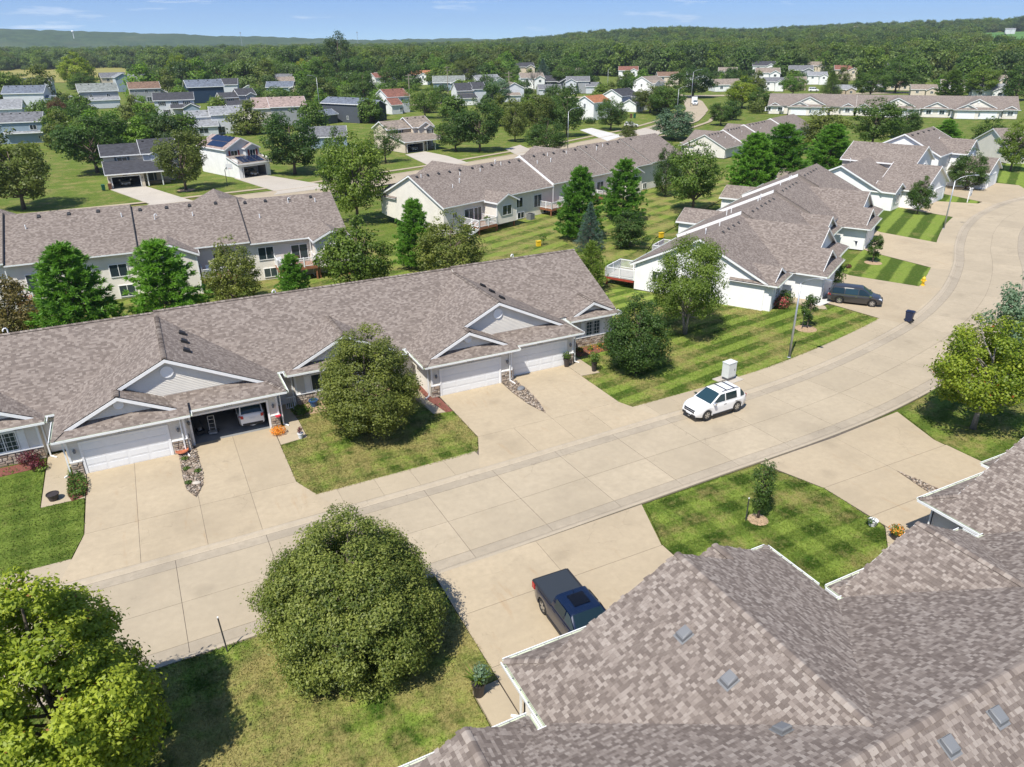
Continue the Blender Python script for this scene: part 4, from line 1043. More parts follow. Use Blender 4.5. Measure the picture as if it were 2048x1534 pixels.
near, near_pl = row_house('near townhouse roof of separate taupe shingles in the lower right corner', 28.1, 8.2, 180, near=True)
vents(near, near_pl, [(XG[1] + 1.9, y) for y in (-2.2, -4.5, -6.8)])
vents(near, near_pl, [(10.6, .75), (8.4, .75), (6.2, .75), (3.6, .75)])
vents(near, near_pl, [(11.2, 1.9), (8.2, 1.95)], 'vent_black')
pipes(near, near_pl, [(9.0, 2.3, .5, False), (5.0, 2.2, .4, True)])

def lay_shingles(root, planes, wx, wy):
    """every tab of the near roof as geometry; the 300 that show largest are objects, the rest one part"""
    Bt = _basis().transposed(); quads = []
    r = np.random.RandomState(5)
    for pi, P in enumerate(planes):
        Pv = [Vector(p) for p in P]; n = (Pv[1] - Pv[0]).cross(Pv[2] - Pv[0]).normalized()
        if n.z < 0: n = -n
        e = Vector((0, 0, 1)).cross(n).normalized(); u = n.cross(e)
        if u.z < 0: u = -u
        o = Pv[0] + u * ((2.8 - Pv[0].z) / u.z)
        co = [((p - o).dot(e), (p - o).dot(u)) for p in Pv]
        a0, a1 = min(c[0] for c in co), max(c[0] for c in co); v0, v1 = min(c[1] for c in co), max(c[1] for c in co)
        A = sum(co[i][0] * co[(i + 1) % len(co)][1] - co[(i + 1) % len(co)][0] * co[i][1] for i in range(len(co))); sg = 1 if A > 0 else -1
        def inside(x, y):
            for i in range(len(co)):
                x0, y0 = co[i]; x1, y1 = co[(i + 1) % len(co)]
                if sg * ((x1 - x0) * (y - y0) - (y1 - y0) * (x - x0)) < -1e-3: return False
            return True
        row = math.floor(v0 / .143)
        while row * .143 < v1:
            v = row * .143; a = a0 - r.rand() * .3
            while a < a1:
                wd = (.10, .13, .17, .21)[r.randint(4)]
                c = (a + wd / 2, v + .07)
                if inside(*c):
                    p = o + e * c[0] + u * c[1]; wxy = (wx - p.x, wy - p.y)
                    d = Bt @ Vector((wxy[0], wxy[1], p.z - CAMH)); X, Y = 1024 + 1464.9 * d.x / -d.z, 767 - 1464.9 * d.y / -d.z
                    if d.z < -1 and -150 < X < 2350 and 700 < Y < 1850:
                        if roof_z(planes, p.x, p.y) < p.z + .02:
                            cosv = abs(n.x * -1 * 0 + Vector((-wxy[0], -wxy[1], CAMH - p.z)).normalized().dot(Vector((-n.x, -n.y, n.z))))
                            vis = cosv / d.length_squared * wd if (0 < X < 2048 and 0 < Y < 1534) else 0
                            quads.append((vis, p, e, u, n, wd, r.rand(), r.rand() < .45))
                a += wd
            row += 1
    quads.sort(key=lambda q: -q[0])
    # separate tabs
    shared = {}
    for vis, p, e, u, n, wd, tn, hi in quads[:300]:
        if wd not in shared:
            m = MB(); h = .011; g_ = .004; w2 = wd / 2 - g_
            m.poly([(-w2, -.0715, h), (w2, -.0715, h), (w2, .09, .002), (-w2, .09, .002)]); m.poly([(-w2, -.0715, 0), (w2, -.0715, 0), (w2, -.0715, h), (-w2, -.0715, h)])
            m.poly([(-w2, .09, .0), (-w2, -.0715, 0), (-w2, -.0715, h), (-w2, .09, .002)]); m.poly([(w2, -.0715, 0), (w2, .09, 0), (w2, .09, .002), (w2, -.0715, h)])
            shared[wd] = m.mesh('shingle', ['tab1'])
        ob = link('shingle', shared[wd], root)
        mt = Matrix((e, u, n)).transposed().to_4x4(); mt.translation = p + n * (.008 if hi else .003)
        ob.matrix_local = mt
    V = []; F = []; T = []
    for vis, p, e, u, n, wd, tn, hi in quads[300:]:
        w2 = wd / 2 - .004; b = p + n * (.008 if hi else .003); lo, up_ = -.0715, .09; h = .011; i = len(V)
        V += [b - e * w2 + u * lo + n * h, b + e * w2 + u * lo + n * h, b + e * w2 + u * up_, b - e * w2 + u * up_, b - e * w2 + u * lo - n * .006, b + e * w2 + u * lo - n * .006]
        F += [(i, i + 1, i + 2, i + 3), (i + 4, i + 5, i + 1, i), (i + 4, i, i + 3), (i + 1, i + 5, i + 2)]
        T += [tn] * 6
    me = bpy.data.meshes.new('shingles'); me.from_pydata([tuple(v) for v in V], [], F); me.materials.append(M['tab'])
    me.attributes.new('tint', 'FLOAT', 'POINT').data.foreach_set('value', T); me.update()
    link('shingles', me, root, kind='stuff')
    print('shingles', len(quads))
lay_shingles(near, near_pl, 28.1, 8.2)
def cap_lines(root, lines, step=.15, wd=.16):
    V = []; F = []; T = []
    for p, q, sl in lines:
        p, q = Vector(p), Vector(q); L = (q - p).length; d = (q - p) / L; s_ = Vector((d.y, -d.x, 0)).normalized(); n = int(L / step)
        for k in range(n):
            a = p + d * (k * step); b = a + d * (step + .06); i = len(V); tn = rnd.random(); h0, h1 = .075, .03
            for c, h in ((a, h0), (b, h1)):
                for t, dz_ in ((-1, -sl * wd), (-.45, -sl * wd * .30), (0, 0), (.45, -sl * wd * .30), (1, -sl * wd)):
                    V.append(c + s_ * (t * wd) + Vector((0, 0, h + dz_)))
            F += [(i + j, i + j + 1, i + 6 + j, i + 5 + j) for j in range(4)]
            j = len(V)
            V += [V[i + m_] - Vector((0, 0, .045)) for m_ in range(5)]
            F += [(j + m_, j + m_ + 1, i + m_ + 1, i + m_) for m_ in range(4)]; T += [tn] * 15
    me = bpy.data.meshes.new('ridge_cap'); me.from_pydata([tuple(v) for v in V], [], F); me.materials.append(M['tab'])
    me.attributes.new('tint', 'FLOAT', 'POINT').data.foreach_set('value', T); me.update()
    return link('ridge_cap', me, root, kind='stuff')
def ridge_lines(cuts=(-24.6, -12, 12, 24.6), dz=(-.12, 0, .1)):
    ln = [((a, 0, ZR0 + d), (b, 0, ZR0 + d), PITCH) for (a, b), d in zip(zip(cuts, cuts[1:]), dz)]
    for c in XG:
        z1 = 6.2 - PITCH * 3.1
        ln += [((c, -9.7, 6.2), (c, -.5, 6.2), PITCH), ((c - 3.1, -10.9, z1), (c - 3.1, -9.75, z1), PITCH * .6), ((c - 7.05, -11.55, 2.8), (c - 6.4, -10.9, 2.8 + .65 * PITCH), .33), ((c + 7.05, -10.85, 2.8), (c + 5.9, -9.7, 2.8 + 1.15 * PITCH), .33)]
    for x0, x1 in (MBAY,) + EBAYS:
        c = (x0 + x1) / 2; zt = 2.8 + (x1 - x0) / 2 * PITCH; ln.append(((c, -7.75, zt), (c, -7.35 + (zt - ZM) / .49, zt), PITCH))
    return ln
cap_lines(near, ridge_lines()); cap_lines(mid, ridge_lines())
hg = MB()
for a, b, y in ((5.0, 12.8, -11.5), (12.9, 19.1, -10.8), (-18.9, -11.1, -11.5), (-11, -4.8, -10.8), (-4.3, 4.7, -8.15), (19.5, 24.6, -8.15)):
    for k in range(int((b - a) / .62)): hg.box(a + k * .62, a + k * .62 + .025, y - .13, y + .02, 2.76, 2.785)
for c in XG:
    for k in range(5):
        hg.box(c + 7.03, c + 7.18, -10.6 + k * .62, -10.57 + k * .62, 2.76, 2.785); hg.box(c - 7.18, c - 7.03, -11.3 + k * .62, -11.27 + k * .62, 2.76, 2.785)
hg.build('gutter_hanger', 'vent_grey', near)

r2, r2_pl = row_house('long townhouse row seen from behind at left, pines standing before its rear windows', -3.53, 92.42, 178.6, 1.71, cuts=(-24.6, -13.6, -2.4, 9.6, 24.6), dz=(-.15, .1, .35, .6), basement=1.8, detail=1, step_mat='num',  # step boards given a dark colour to stand for their shaded side
                      rear=(('bay', -24.5, -20.0, 9.6), ('bay', -8.2, -2.6, 9.3), ('bay', 14.5, 19, 9.4)))
for a, b, yo in ((-24.5, -20.0, 9.6), (-8.2, -2.6, 9.3), (14.5, 19, 9.4)): rear_bay(r2, a, b, yo, -1.75, supports=(a < -20))
deck(r2, -20.3, -16.0, 6.95, 9.4, -.1, -1.75); deck(r2, -12.2, -8.1, 6.95, 9.2, -.1, -1.75); deck(r2, 4.6, 9.2, 6.95, 9.2, -.1, -1.75)
for x_, z_, w_, h_ in ((-15.2, 1.35, 1.75, 1.5), (-18.9, 1.0, 1.9, 1.95), (-15.4, -.9, 1.5, 1.1), (-.2, 1.35, 1.75, 1.4), (-.6, -.9, 1.6, 1.3), (-10.5, 1.0, 1.9, 1.95), (7.2, 1.0, 2.0, 2.0), (11.3, 1.35, 1.6, 1.4), (3.0, 1.35, 1.5, 1.3), (12.2, -.9, 1.4, 1.1)): window(r2, x_, 6.93, z_, w_, h_, 180)
pipes(r2, r2_pl, [(x_, y_, .45, hk) for x_, y_, hk in ((-19.2, 1.3, 1), (-22.3, 1.6, 0), (-15.5, 3.4, 0), (-1.4, 1.9, 0), (-4.6, 2.4, 1), (-8.5, 2.4, 0), (11.3, 2.9, 1), (7.6, 2.4, 0), (22.3, 2.9, 0))])
vents(r2, r2_pl, [(x_, .75) for x_ in (-22, -19.4, -16.7, -14.4, -11.2, -8.4, -6, -3.3, .8, 3.6, 6.4, 12, 15, 18)], 'vent_black', .3, .1)
for x_ in (-20.1, -2.4, 9.6): downspout(r2, x_, 7.45, 2.7, -1.7, (0, .5))

r3, r3_pl = row_house('townhouse row behind the striped back lawn with white decks and cream gable end', 57.48, 108.87, 199.0, 1.19, cuts=(-36, -24.6, -12.6, 2.0, 24.6), dz=(.6, .45, .32, 0), basement=1.3, detail=1,
                      rear=(('bay', 12.5, 17.1, 10.1), ('bay', -19.0, -14.2, 9.8)))
rear_bay(r3, 12.5, 17.1, 10.1, -1.25, supports=True); rear_bay(r3, -19.0, -14.2, 9.8, -1.25)
deck(r3, 17.15, 20.7, 6.95, 10.2, -.1, -1.2, stairs=1); deck(r3, .2, 4.7, 6.95, 9.4, -.1, -1.2); deck(r3, -12.6, -8.2, 6.95, 9.2, -.1, -1.2)
for x_, z_, w_, h_ in ((22.3, 1.5, .9, .9), (19.6, .98, 1.8, 2.0), (17.9, .98, 1.5, 2.0), (9.4, 1.3, 1.7, 1.5), (9.0, -.65, 1.5, 1.0), (5.2, 1.0, 1.8, 1.9), (11.6, -.6, .9, 1.2), (3.2, -.5, 1.5, 1.2), (-1.8, 1.35, 1.6, 1.35), (-6.6, 1.3, 1.3, 1.4), (-10.3, 1.0, 1.8, 1.9), (-4, -.6, 1.2, 1.0), (-20.6, 1.3, 1.4, 1.4), (-23.4, -.5, 1.2, 1.0)): window(r3, x_, 6.93, z_, w_, h_, 180)
pipes(r3, r3_pl, [(x_, y_, .5, hk) for x_, y_, hk in ((19.8, 3.9, 0), (17.9, 3.2, 1), (16.4, 1.7, 0), (12.2, 1.6, 0), (23, .9, 0), (8, .5, 1), (7.2, 1.0, 0), (-2.6, 2.6, 1), (.4, 2.4, 0), (-3.5, 1.1, 0), (-8, 1.3, 0), (-15.5, 1.8, 1), (-18, 1.2, 0))])
vents(r3, r3_pl, [(x_, .75) for x_ in (23.6, 21.6, 19.6, 17.5, 15.5, 13, 11, 8.9, 5.1, 2.9, -.6, -3, -5.4, -8, -11, -14, -17, -20, -23, -27)], 'vent_black', .3, .1)
downspout(r3, 2.2, 7.45, 3.1, -1.2, (0, .5))

r4, r4_pl = row_house('stepped townhouse row along the curve with white gable end and red decked corner', 70.5, 68.7, 30, 0, cuts=(-24.6, -11.4, 1.6, 13.5, 24.6), dz=(0, .35, .7, 1.05), detail=1, wall='s_white', step_sides=(1,),
                      rear=(('bay', -2.6, 3.0, 11.0), ('bay', 16.2, 22.2, 11.6)))
rear_bay(r4, -2.6, 3.0, 11.0, 0, 's_white'); rear_bay(r4, 16.2, 22.2, 11.6, 0, 's_white')
deck(r4, -24.4, -20.6, 6.95, 10.4, .95, 0, mat='deckred', sides=('l', 'b', 'r')); deck(r4, -13, -9.5, 6.95, 9.8, .95, 0)
window(r4, -24.32, 4.3, 1.7, 1.2, 1.3, -90)
vents(r4, r4_pl, [(XG[0] + 1.6, y) for y in (-3.2, -5.2, -7.2)])
vents(r4, r4_pl, [(-19.5 + 1.7 * k, -.7) for k in range(4)] + [(-9.3 + 1.7 * k, -.7) for k in range(6)] + [(3.3 + 1.7 * k, -.7) for k in range(5)] + [(14.5 + 1.7 * k, -.7) for k in range(5)], 'vent_black', .24, .05)
pipes(r4, r4_pl, [(-21.5, .5, .5, True), (-17.5, .4, .4, False), (-9, 2.4, .6, False), (-7.6, 2.3, .6, False), (-4, .3, .5, False), (-3, .3, .6, True), (7, .6, .5, False), (11.5, .6, .6, False), (12.3, .6, .6, False)])

def far_row(label, x, y, rot, scale, cuts, dz, rear=(), zb=0, **kw):
    r_, pl = row_house(label, x, y, rot, zb, cuts=cuts, dz=dz, detail=1, rear=rear, **kw)
    r_.scale = (scale,) * 3; return r_, pl
r6, r6_pl = far_row('distant townhouse row stepping up to the right behind the big pines', 135.5, 144.9, 203.3, .761, (-46, -24.6, -3, 12.2, 24.6), (.9, .6, .3, 0))
pipes(r6, r6_pl, [(x_, y_, .5, False) for x_, y_ in ((20, 2.2), (17, 3.2), (15, 5.6), (13.6, 4.2), (10, 1.2), (4, 2.6), (-6, 1.5), (-9, 3.4))])
vents(r6, r6_pl, [(x_, .75) for x_ in (23, 21, 19, 17, 15, 10, 8, 6, 4, 2, -6, -8.5, -11, -13, -16, -18)], 'vent_black')
far_row('far townhouse row with white front gables behind the wooded gap at right', 251.55, 176.2, -48.3, 1, (-24.6, -12, 12, 24.6), (0, 0, .1))
far_row('far townhouse row continuing left towards the willow and the street bend', 218.9, 212.8, -48.3, 1, (-5, 6, 12, 24.4), (0, 0, .02), xg=(9.0,), bays=[(-4.9, -.2), (19.2, 24.4)])
r8, r8_pl = far_row('townhouse row at the right edge whose cream gable end shows behind a tree', 191.7, 92.8, -25.6, 1, (-24.6, -12, 12, 24.6), (0, .1, .2))

# ---------------------------------------------------------------- detached houses
DH = 'detached houses beyond the townhouse rows'
def two_wing(name, label, x, y, rot, s, main, wing, gar, walls, roofs, shut='shut_black', open_=True, winb=True):
    """two-storey house: wide wing over the garage at left, gabled wing at right, lower roof in front"""
    h = House(name, label, x, y, rot, s, group=DH)
    w1, w2, gw = walls
    # left wing ridge x, right wing ridge x higher, front gable on right wing
    h.block(-3.4, 4.2, 7.2, 7.0, 5.2, 'x', .48, 0, w1, roofs, gwall=gw, vents=0)
    h.block(3.4, 3.6, 6.4, 8.4, 5.35, 'x', .52, 0, w2, roofs, gwall=gw, vents=3)
    h.block(3.7, 1.2, 4.2, 5.0, 5.3, 'y', .52, 2.7, w2, roofs, ov=.3)
    h.block(4.6, -.9, 2.4, 2.4, 5.1, 'y', .52, 2.7, w2, roofs, ov=.25)
    h.shed(-7.3, 5.4, -7.6, .9, 2.75, 4.2, roofs)
    m = MB(); m.box(-6.9, -6.78, -7.0, .8, 0, 2.7); m.poly([(-6.9, -7.0, 2.7), (-6.9, .8, 2.7), (-6.9, .8, 3.95)]); m.build('wall', gw, h.o)
    f = MB(); f.box(-6.9, -6.35, -7.05, -6.95, 0, 2.65); f.box(-1.25, -.6, -7.05, -6.95, 0, 2.65); f.box(-6.35, -1.25, -7.05, -6.95, 2.13, 2.65); f.box(-.72, -.6, -6.95, .5, 0, 2.65); f.build('wall', w1, h.o)
    garage_door(h.o, -3.8, -7.06, 4.88, 2.13, open_=open_)
    for xx in (-6.6, -.95): wall_lamp(h.o, xx, -7.07, 1.7)
    h.post(.0, -6.95, 2.6, .18); h.post(2.6, -6.95, 2.6, .18)
    h.wall(-.6, 5.2, -1.5, -1.4, 0, 2.7, w1)
    entry_door(h.o, .9, -1.55, .15, mat='shut_slate'); shutter(h.o, 1.7, -1.52, 1.2, .4, 1.9, mat=shut)
    MB().box(-.5, 4.2, -4.6, -1.5, 0, .16).build('porch_step', 'walk', h.o)
    win_sh(h.o, -3.6, .68, 4.15, 1.9, 1.35, 0, shut); win_sh(h.o, 4.6, -2.12, 4.0, .9, 1.3, 0, shut); window(h.o, 3.7, -1.52, 1.4, 1.5, 1.3)
    nm = MB()
    for k in range(4): nm.box(-4.2 + k * .2, -4.06 + k * .2, -7.08, -7.05, 2.28, 2.46)
    nm.build('house_number', 'num', h.o)
    h.done(); return h
h1 = two_wing('house', 'white and cream house with black roof and pale car inside its open garage', 1.9, 166.9, 1.5, .98, 0, 0, 0, ('s_beige', 's_lgrey', 's_white'), 'r_char', 'shut_slate')
MB().box(-7.05, -6.9, 1.6, 2.3, 3.0, 4.1).build('wall_unit', 'white2', h1.o)
h18 = two_wing('house', 'tan roofed two storey house with open dark garage behind a slender young tree', 65.0, 186.6, 14.5, .95, 0, 0, 0, ('s_tan', 's_greige', 's_beige'), 'r_tan', 'shut_black')
# solar house: gable to the street, garage roof below
h2 = House('house', 'white house with blue solar panels on its roof and dark red shutters', 20.6, 164.6, 21, 1.02, group=DH)
h2.block(0, 5.6, 7.0, 11.0, 5.2, 'y', .52, 0, 's_white', 'r_pink', gwall='s_lgrey')
h2.block(1.75, .2, 3.0, 2.2, 5.15, 'y', .52, 3, 's_lgrey', 'r_pink', ov=.25)
h2.shed(-3.7, 3.7, -4.5, .2, 2.8, 4.0, 'r_taupe')
mm = MB(); mm.box(-3.4, -2.7, -4.0, -3.9, 0, 2.7); mm.box(2.7, 3.4, -4.0, -3.9, 0, 2.7); mm.box(-2.7, 2.7, -4.0, -3.9, 2.15, 2.7); mm.box(-3.42, -3.3, -3.9, .1, 0, 3.6); mm.box(3.3, 3.42, -3.9, .1, 0, 3.6); mm.build('wall', 's_white', h2.o)
garage_door(h2.o, 0, -4.02, 4.88, 2.15, open_=True)
win_sh(h2.o, -1.75, .04, 4.2, 1.5, 1.4, 0, 'shut_red'); win_sh(h2.o, 1.75, -.92, 4.2, 1.3, 1.4, 0, 'shut_red')
for r_ in range(2):
    for k in range(6):
        if r_ == 0 and k == 5: continue
        m = MB(); zz = lambda x: 5.2 + (3.5 - abs(x)) * .52 + .26
        x0, x1 = -3.3 + r_ * 1.62, -1.75 + r_ * 1.62 - .05; y0 = 1.6 + k * 1.28; y1 = y0 + 1.22
        m.poly([(x0, y0, zz(x0)), (x1, y0, zz(x1)), (x1, y1, zz(x1)), (x0, y1, zz(x0))]); m.poly([(x0, y0, zz(x0) - .05), (x1, y0, zz(x1) - .05), (x1, y0, zz(x1)), (x0, y0, zz(x0))])
        m.build('solar_panel', 'solar', h2.o)
m = MB()
for k in range(3): m.poly([(-2.3 + k * 1.6, -4.0, 3.0), (-.8 + k * 1.6, -4.0, 3.0), (-.8 + k * 1.6, -.9, 3.79), (-2.3 + k * 1.6, -.9, 3.79)])
m.build('solar_panel', 'solar', h2.o)
for k in range(5): MB().box(-.3, .1, 2 + k * 1.6, 2.35 + k * 1.6, 7.0, 7.25).build('roof_vent', 'r_brown' if False else 'vent_black', h2.o)
h2.done()

def simple(label, x, y, rot, s, blocks, wins=(), sheds=(), name='house', extra=None):
    h = House(name, label, x, y, rot, s, group=DH)
    for b in blocks: h.block(**b)
    for sh in sheds: h.shed(*sh)
    for wv in wins:
        if len(wv) == 7: win_sh(h.o, *wv[:6], wv[6])
        else: window(h.o, *wv)
    if extra: extra(h)
    h.done(); return h
def B(cx, cy, wx, dy, ze, ax, wall, roof, pitch=.5, z0=0, gw=None, vents=0, ov=.35): return dict(cx=cx, cy=cy, wx=wx, dy=dy, ze=ze, ax=ax, wall=wall, roof=roof, pitch=pitch, z0=z0, gwall=gw, vents=vents, ov=ov)
def GD(h, x, y): garage_door(h.o, x, y)
simple('pale grey two storey house with light grey roof behind the solar panelled house', 25.3, 248.5, -4, 1.0,
       [B(-5, 5, 7, 6, 5.0, 'x', 's_lgrey', 'r_lgrey', gw='s_white', vents=3), B(2.6, 4.4, 8.2, 8, 5.5, 'x', 's_lgrey', 'r_lgrey', gw='s_white', vents=3)],
       [(4.6, .38, 4.6, 1.4, 1.1, 0), (-4.2, -3.6, 1.5, 2.6, 1.5, 0), (1.0, .38, 1.2, 2.0, 1.9, 0), (5, .38, 1.6, .8, 1, 0)], [(-8.6, .2, -4.0, 2.1, 2.75, 4.2, 'r_lgrey')], extra=lambda h: h.wall(-8.2, -.2, -3.6, 1.8, 0, 2.7, 's_lgrey'))
simple('long white two storey house with charcoal roof and black shutters', 20.0, 326.5, -5, 1.04,
       [B(-1, 4.5, 13.5, 9, 5.4, 'x', 's_lgrey', 'r_char', gw='s_white'), B(4.6, -2.2, 5.4, 6.4, 2.9, 'y', 's_lgrey', 'r_char', gw='s_blue')],
       [(-5.2, -.03, 4.2, 1.5, 1.3, 0, 'shut_black'), (-.8, -.03, 4.2, 1.5, 1.3, 0, 'shut_black'), (3.2, -.03, 4.2, 1.5, 1.3, 0, 'shut_black'), (-4, -.03, 1.5, 1.4, 1.3, 0, 'shut_black')], [(-2.6, 2.2, -3, .1, 2.7, 3.9, 'r_char')])
simple('beige gabled house with grey roof beside the corn field', -7, 388, 4, 1.26, [B(0, 4.5, 12, 9, 5.4, 'x', 's_grey', 'r_sage', gw='s_beige', vents=5), B(-8.6, 2, 5, 5, 2.8, 'y', 's_beige', 'r_sage')],
       [(-2.6, -.03, 4.0, 1.1, 1.0, 0), (2.8, -.03, 4.0, 1.1, 1.0, 0), (-6.03, 4, 4.2, .8, 1, -90)], [(-4, 6, -3.8, -.2, 2.7, 3.6, 'r_lgrey')], extra=lambda h: h.wall(-3.6, 5.6, -3.5, -.2, 0, 2.6, 's_lgrey'))
simple('beige house with brown roof at the field edge', 12.2, 411, 1, 1.16, [B(0, 4.5, 11.4, 9, 5.4, 'x', 's_grey', 'r_brown', gw='s_beige', vents=3), B(6.2, 6, 4, 7, 3.6, 'y', 's_grey', 'r_brown')],
       [(-3.5, -.03, 4.3, .9, .9, 0), (0.4, -.03, 4.3, 1.2, 1.2, 0), (4, -.03, 4.3, 1.4, 1.2, 0), (-3, -.03, 1.4, .8, .8, 0), (1, -.03, 1.3, 1.8, 1.8, 0)])
simple('pale blue grey house with double gables half hidden behind the brown roofed house', 8, 520, 8, 1.2, [B(-2.6, 4, 7, 9, 6.6, 'y', 's_lgrey', 'r_lgrey', gw='s_blue', vents=4), B(4, 4.6, 8, 7, 5.9, 'x', 's_lgrey', 'r_lgrey', vents=3), B(5.2, 1, 3, 3, 5.8, 'y', 's_lgrey', 'r_lgrey', z0=3)])
simple('white and pale grey two storey house with blue grey roof at the left', -36, 392, -13, 1.2, [B(0, 5, 13, 9, 5.6, 'x', 's_lgrey', 'r_blue', gw='s_lgrey', vents=5), B(7.4, 3, 4, 6, 3, 'x', 's_lgrey', 'r_blue')], [(6.53, 3, 4, 1.4, 1.4, 90), (6.53, 2, 1.5, 1.4, 1.4, 90)])
simple('blue grey house with grey roof cut by the left frame edge behind the big tree', -25.5, 253.5, -6, 1.01, [B(-.3, 4.2, 10.6, 8.4, 5.6, 'x', 's_blue', 'r_grey', gw='s_lgrey', vents=5), B(-8, 4, 6, 7.4, 5.0, 'x', 's_grey', 'r_grey')],
       [(2.7, -.03, 4.1, 1.7, 1.3, 0), (3.8, -.03, 1.5, .9, 1, 0)], [(-4.6, 4.9, -1.0, .0, 2.8, 3.2, 'r_lgrey')])
simple('low house with pale grey roof cut by the left frame edge', -42, 352, -5, 1.1, [B(0, 4, 15, 10, 3, 'x', 's_lgrey', 'r_lgrey', pitch=.55)])
simple('navy blue two storey house with dark grey roof', 37.5, 393, 4, 1.3, [B(0, 4, 12.2, 8.4, 5.4, 'x', 's_navy', 'r_blue', gw='s_navy', vents=4)],
       [(-3.4, -.03, 4.4, 1.3, 1.2, 0), (2.4, -.03, 4.4, 1.3, 1.2, 0), (-.2, -.03, 1.3, 1.7, 2, 0), (-3.8, -.03, 1.6, 1, 1, 0), (3, -.03, 1.6, 1, 1, 0)])
simple('beige and grey house with dark gabled roofs and a white garage door', 44, 333.5, 10, 1.02, [B(-3.6, 4, 6.6, 6.6, 5.2, 'x', 's_tan', 'r_char', gw='s_beige'), B(3.3, 4.6, 6.8, 8.6, 5.9, 'x', 's_grey', 'r_char', gw='s_beige'), B(4.5, 1.2, 3.6, 3.6, 5.8, 'y', 's_grey', 'r_char', z0=2.8)],
       [(-3.4, .66, 4.1, 1.7, 1.2, 0, 'shut_black'), (4.4, -.63, 4.3, .8, 1.2, 0, 'shut_black')], [(-7, 5.6, -5.4, .6, 2.7, 4.1, 'r_char')], extra=lambda h: (h.wall(-6.7, 0, -5.0, .6, 0, 2.7, 's_beige'), GD(h, -3.4, -5.06), h.post(1, -5, 2.6), h.post(3, -5, 2.6), h.post(5, -5, 2.6)))
simple('grey house with dark roof and small white gable seen between other roofs', 53, 420, -12, 1.15, [B(-2, 4, 8, 9, 5.6, 'x', 's_lgrey', 'r_char', gw='s_lgrey'), B(6.5, 2, 6, 7, 3.6, 'y', 's_white', 'r_char')])
simple('small white house with pinkish brown roof among the field edge trees', 85.5, 452, -6, 1.06, [B(0, 4, 9, 8, 5.5, 'x', 's_white', 'r_tan', gw='s_white')])
simple('green gabled house with slate blue roof', 73, 404, -20, 1.15, [B(0, 4, 11, 8, 4.6, 'x', 's_green', 'r_blue', gw='s_green', vents=3), B(6, 3, 3.5, 6, 4, 'y', 's_tan', 'r_tan')], [(5.53, 3, 2.6, 1.5, 1.4, 90, 'shut_black')])
simple('greige house with pinkish tan roof and white sash windows', 46.5, 263.5, -4, 1.04, [B(-4.6, 6.4, 5.2, 11, 5.4, 'x', 's_greige', 'r_pink', gw='s_greige', pitch=.5), B(3.2, 6, 11, 11, 5.6, 'x', 's_grey', 'r_pink', gw='s_grey', vents=4, pitch=.46)],
       [(-7.23, 4.6, 4.2, .8, 1.7, -90), (8.73, 5, 4.2, .9, 1.6, 90), (-5, .87, 3.6, .8, 1.7, 0), (7.2, .47, 4.0, .9, 1.6, 0)])
def deck16(h):
    deck(h.o, 6.5, 9.6, -3.0, 1.2, 1.3, 0, mat='found', sides=('r',))
simple('charcoal house with slate roof and small attached garden wing', 67.0, 265, -60, 1.03, [B(0, 4, 17.0, 7.6, 5.8, 'x', 's_slate', 'r_blue', gw='s_char', vents=5, pitch=.42), B(7.4, 9.4, 4, 6, 5.0, 'x', 's_char', 'r_blue'), B(-2.4, -4.6, 6.0, 5.6, 2.8, 'y', 's_slate', 'r_blue', gw='s_slate', pitch=.45)],
       [(8.53, 3, 4.6, 1.1, 1.4, 90), (8.53, 6.2, 1.9, 1.2, 1.8, 90), (3.2, .17, 1.5, .9, 1.2, 0), (8.53, 2, 1.8, .7, .9, 90)], extra=None)
simple('white house with brown red roof and lower side wing', 96.5, 289.5, 12, 1.05, [B(0, 4.6, 9, 9.4, 5.6, 'x', 's_lgrey', 'r_red', gw='s_white', vents=3), B(-3.2, -.6, 4.4, 7, 3.2, 'x', 's_lgrey', 'r_red', gw='s_white', pitch=.55)],
       [(-2.0, -.13, 4.4, .9, 1.2, 0), (1.4, -.13, 4.4, .9, 1.2, 0), (1, -.13, 1.3, 1.3, 2, 0), (-1.6, -4.13, 1.6, 1.2, 1.2, 0)])
simple('low house with grey roof and white gable behind the leafy street trees', 45.5, 199, -13, .95, [B(0, 4, 12, 9, 2.9, 'x', 's_blue', 'r_grey', gw='s_white')], [(4.4, -.53, 1.3, .8, 1.6, 0)])
